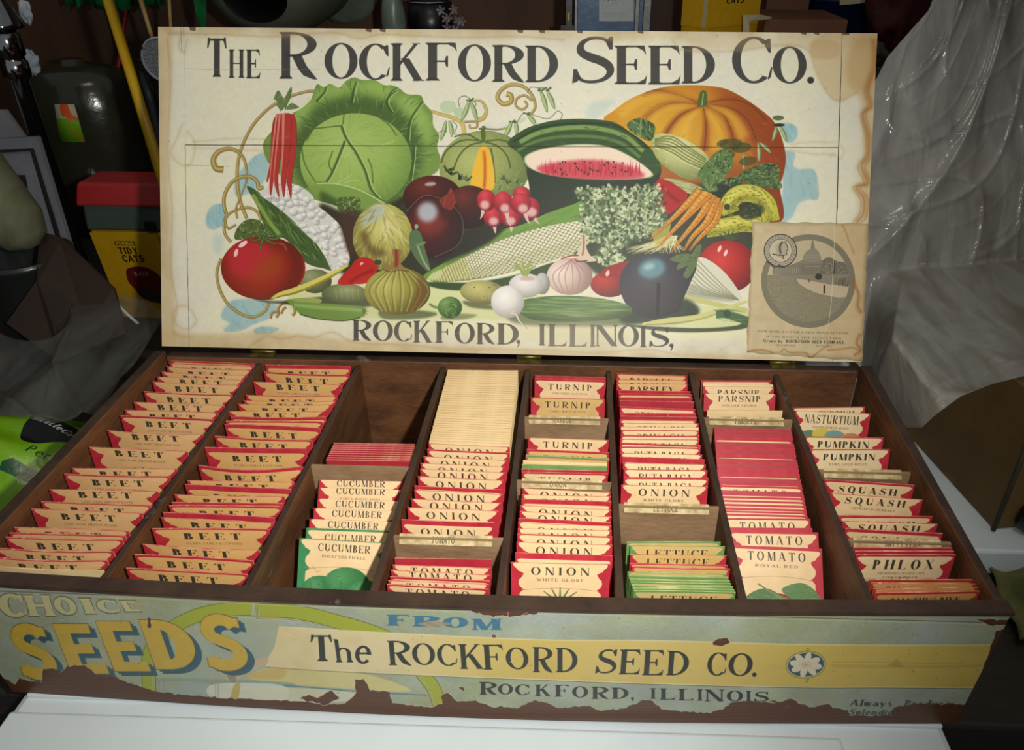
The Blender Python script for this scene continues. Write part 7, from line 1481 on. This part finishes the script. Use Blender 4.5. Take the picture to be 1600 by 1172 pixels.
# --- large plastic sheet on the right
def sheet():
    xs_l = [(-40, 1470), (15, 1452), (60, 1412), (90, 1386), (130, 1366), (200, 1350), (560, 1330), (600, 1372), (640, 1392), (668, 1412)]
    xs_r = [(-40, 1680), (400, 1680), (560, 1680), (585, 1610), (600, 1550), (620, 1500), (648, 1462), (668, 1440)]
    ip = lambda T, y: float(np.interp(y, [a for a, _ in T], [c for _, c in T]))
    def f(u, v):
        y = 668 - 708 * v; xl, xr = ip(xs_l, y), ip(xs_r, y); x = xl + (xr - xl) * u
        Y = .402 + .135 * max(0, min(1.1, (565 - y) / 515.)) 
        kk = max(0, min(1, (x - 1440) / 260.)) * .8; kk = kk * kk * (3 - 2 * kk); e = (x * .62 + y * .78) + ((x - 1440) * .45 - (y - 250) * .48) * kk; d = x * .78 - y * .62
        def rdg(t): return 1 - abs(math.sin(t))
        q = .014 * rdg(e / 70. + .8 * math.sin(d / 170.)) ** 4 + .0035 * rdg(e / 31. + 1.3 * math.sin(d / 95.) + 1) ** 7 + .0022 * rdg(e / 13. + 1.6 * math.sin(d / 60.) + 2) ** 9 * (.5 + .5 * math.sin(d / 50. + e / 90.)) + .012 * math.sin(d / 140. + math.sin(e / 80.)) + .004 * rdg(d / 37. + 2.2 * math.sin(e / 50.)) ** 7
        if y > 470: q += .006 * (y - 470) / 200. * math.sin(x / 14. + 2 * math.sin(y / 22.))
        fade = min(1, u * 5)
        yy = Y + .02 - q * (.4 + .6 * fade) + .06 * u
        p = P3(x, y, yy)
        if p[0] > .41 and p[2] < .175:   # the lower part lies over the top of the cardboard box
            zz = .158 + .25 * q; p2 = uz(x, y, zz) if y > 330 else p
            k = min(1, (p[0] - .41) / .04); yy2 = yy * (1 - k) + min(yy, p2[1]) * k; dr = ray(x, y); yy2 = max(yy2, CAM[1] + dr[1] * (.381 - CAM[0]) / dr[0]) if dr[0] > 0 else yy2; p = P3(x, y, yy2)
        return p
    b = MB(); b.grid(f, 150, 190); M['film'] = film_mat('clear_film', (188, 188, 180), .38, .14, .5, 11, 1.0, (.2, .16))
    tag(b.build('plastic_sheet', M['film'], solid=.0004), 'large crumpled clear plastic sheet hanging right of the lid', 'plastic sheet')
sheet()
def film_left():
    M['film2'] = film_mat('thin_film', (120, 122, 116), .14, .3, .5, 9, .35)
    def f(u, v):
        y = 655 - 165 * v; xr = 262 - (1 - v) * 110; x = -30 + (xr + 30) * u
        top = 20 * math.sin(u * 7) + (22 if u < .5 else -10)
        q = .007 * (1 - abs(math.sin(u * 7 + v * 4 + math.sin(v * 5)))) ** 3 + .005 * math.sin(u * 8 - v * 5)
        p = np.array(uz(x, y + top * v, .055 + .02 * v)); return (p[0], p[1], p[2] + q)
    b = MB(); b.grid(f, 60, 36); tag(b.build('plastic_bag', M['film2'], solid=.0004), 'thin crumpled clear bag lying between green bag and box', 'plastic bag')
film_left()
simple_carton('cardboard_carton', 'dim brown cardboard carton seen through the clear plastic sheet', 'carton', 1440, 1680, 300, .72, .26, M['brown_card'], zb=-.0315)
# --- perlite bag
def perlite():
    def f(cv):
        w, h = 520, 560
        cv.hatch([(0, 0), (w, 0), (w, h), (0, h)], 160, 90, 14, [(98, 150, 8), (134, 184, 20), (120, 172, 14)], 80, 30, .35)
        cv.poly([(0, 0), (w, 0), (w, 90), (440, 130), (380, 70), (250, 110), (120, 60), (0, 90)], (10, 96, 16), .95, blur=3)
        cv.poly([(334, 190), (360, 136), (420, 124), (476, 152), (508, 210), (480, 262), (420, 296), (372, 312), (330, 296), (322, 250)], (16, 18, 14)); 
        for i, ch in enumerate('Gro'): 
            pass
        textline(cv, 'MiracleGro', (346, 160), (476, 250), 36, (170, 176, 164), .95, T=.26, t=.16, sf=.03)
        textline(cv, 'Perl', (340, 366), (424, 414), 44, (14, 56, 24), .95, T=.15, t=.09, sf=.02)
        cv.poly([(276, 420), (310, 408), (440, 490), (430, 520), (350, 500), (262, 446)], (14, 70, 44), .95, sm=False); textline(cv, 'ite', (320, 452), (400, 502), 20, (110, 140, 100), .7, T=.2, t=.1)
    m = face_print('perlite_print', 520, 560, (116, 168, 14), f, rough=.3, bump=.3, spec=.6)
    r = empty('perlite_bag', (-.5, .36, -.032), 'bright green perlite bag with black emblem at the left edge', 'bag')
    c = [np.array(uz(*p)) for p in ((-130, 800, .0), (118, 748, .0), (150, 632, .03), (-130, 618, .03))]
    b = MB()
    def g(u, v):
        p = (c[0] * (1 - u) + c[1] * u) * (1 - v) + (c[3] * (1 - u) + c[2] * u) * v
        k = (math.sin(math.pi * min(1, max(0, u))) * math.sin(math.pi * v)) ** .5
        return (p[0], p[1], p[2] - .03 + .045 * k + .004 * math.sin(u * 13 + v * 5) * k + .003 * math.sin(v * 17 + u * 3) * k)
    b.grid(g, 30, 26, lambda u, v: (u, v)); b.cur = 1
    b.grid(lambda u, v: (g(1 - u, v)[0], g(1 - u, v)[1], -.031), 30, 26); b.build('bag_body', [m, M['green']], r)
perlite()
# --- right: white board, cardboard box, dark knob, green cloth
b = MB(); b.box(.375, .95, .178, .62, -.031, 0); tag(b.build('white_board', M['white'], bevel=.003, origin=(.6, .4, -.03)), 'white board lying right of the seed box under the cardboard box', 'board')
def cbox():
    K = np.array(uz(1552, 828, .0008)[:2]); A = np.array(uz(1440, 704, .0008)[:2]); Bq = K + np.array([(A - K)[1], -(A - K)[0]]) * -1
    e = (A - K) / np.linalg.norm(A - K); A2 = K + e * .30; n = np.array([-e[1], e[0]]) * -1
    if n[0] < 0: n = -n
    Bq = K + n * .28; D = A2 + n * .28
    r = empty('cardboard_box', (*(K + D) / 2, .0008), 'large plain brown cardboard box on the white board', 'cardboard box')
    b = MB(); b.hexa([(*K, .0008), (*Bq, .0008), (*D, .0008), (*A2, .0008)], [(*K, .150), (*Bq, .150), (*D, .150), (*A2, .150)]); b.build('carton_body', M['tan_card'], r, bevel=.002)
    b = MB(); k2 = K - (e + n) * .0012; b.tube([(*k2, .002), (*k2, .149)], .0022, 8); b.build('corner_crease', M['khaki'], r)
    for i, (P, Q) in enumerate(((K, Bq), (A2, K))):
        mid = (P + Q) / 2; d = (Q - P); o = np.array([d[1], -d[0]]) / np.linalg.norm(d); b = MB(); q = [(*P, .2), (*Q, .2), (*(Q + o * .07), .24), (*(P + o * .07), .24)]; 
cbox()
c = uz(1606, 820, .01); crumple('black_ball', (c[0] + .004, c[1], .019), .017, .012, .018, M['black'], 'black rounded ball at the right edge on the white board', 'ball', 1, .05)
M['green_cloth'] = mottle('mottled_green_cloth', (116, 116, 62), (62, 68, 36), .85, 22, bump=.6, c3=(140, 140, 84))
def cloth():
    c = [uz(1535, 872, -.028), uz(1700, 872, -.028), uz(1700, 1010, -.028), uz(1590, 1010, -.028)]
    b = MB(); b.grid(lambda u, v: tuple(((c[3] * (1 - u) + c[2] * u) * (1 - v) + (c[0] * (1 - u) + c[1] * u) * v) + np.array([0, 0, .01 * math.sin(u * 9 + v * 4) * math.cos(v * 7) + .008])), 24, 20); tag(b.build('green_cloth', M['green_cloth'], solid=.003), 'mottled dark green cloth on the bench beyond the right corner', 'cloth')
cloth()
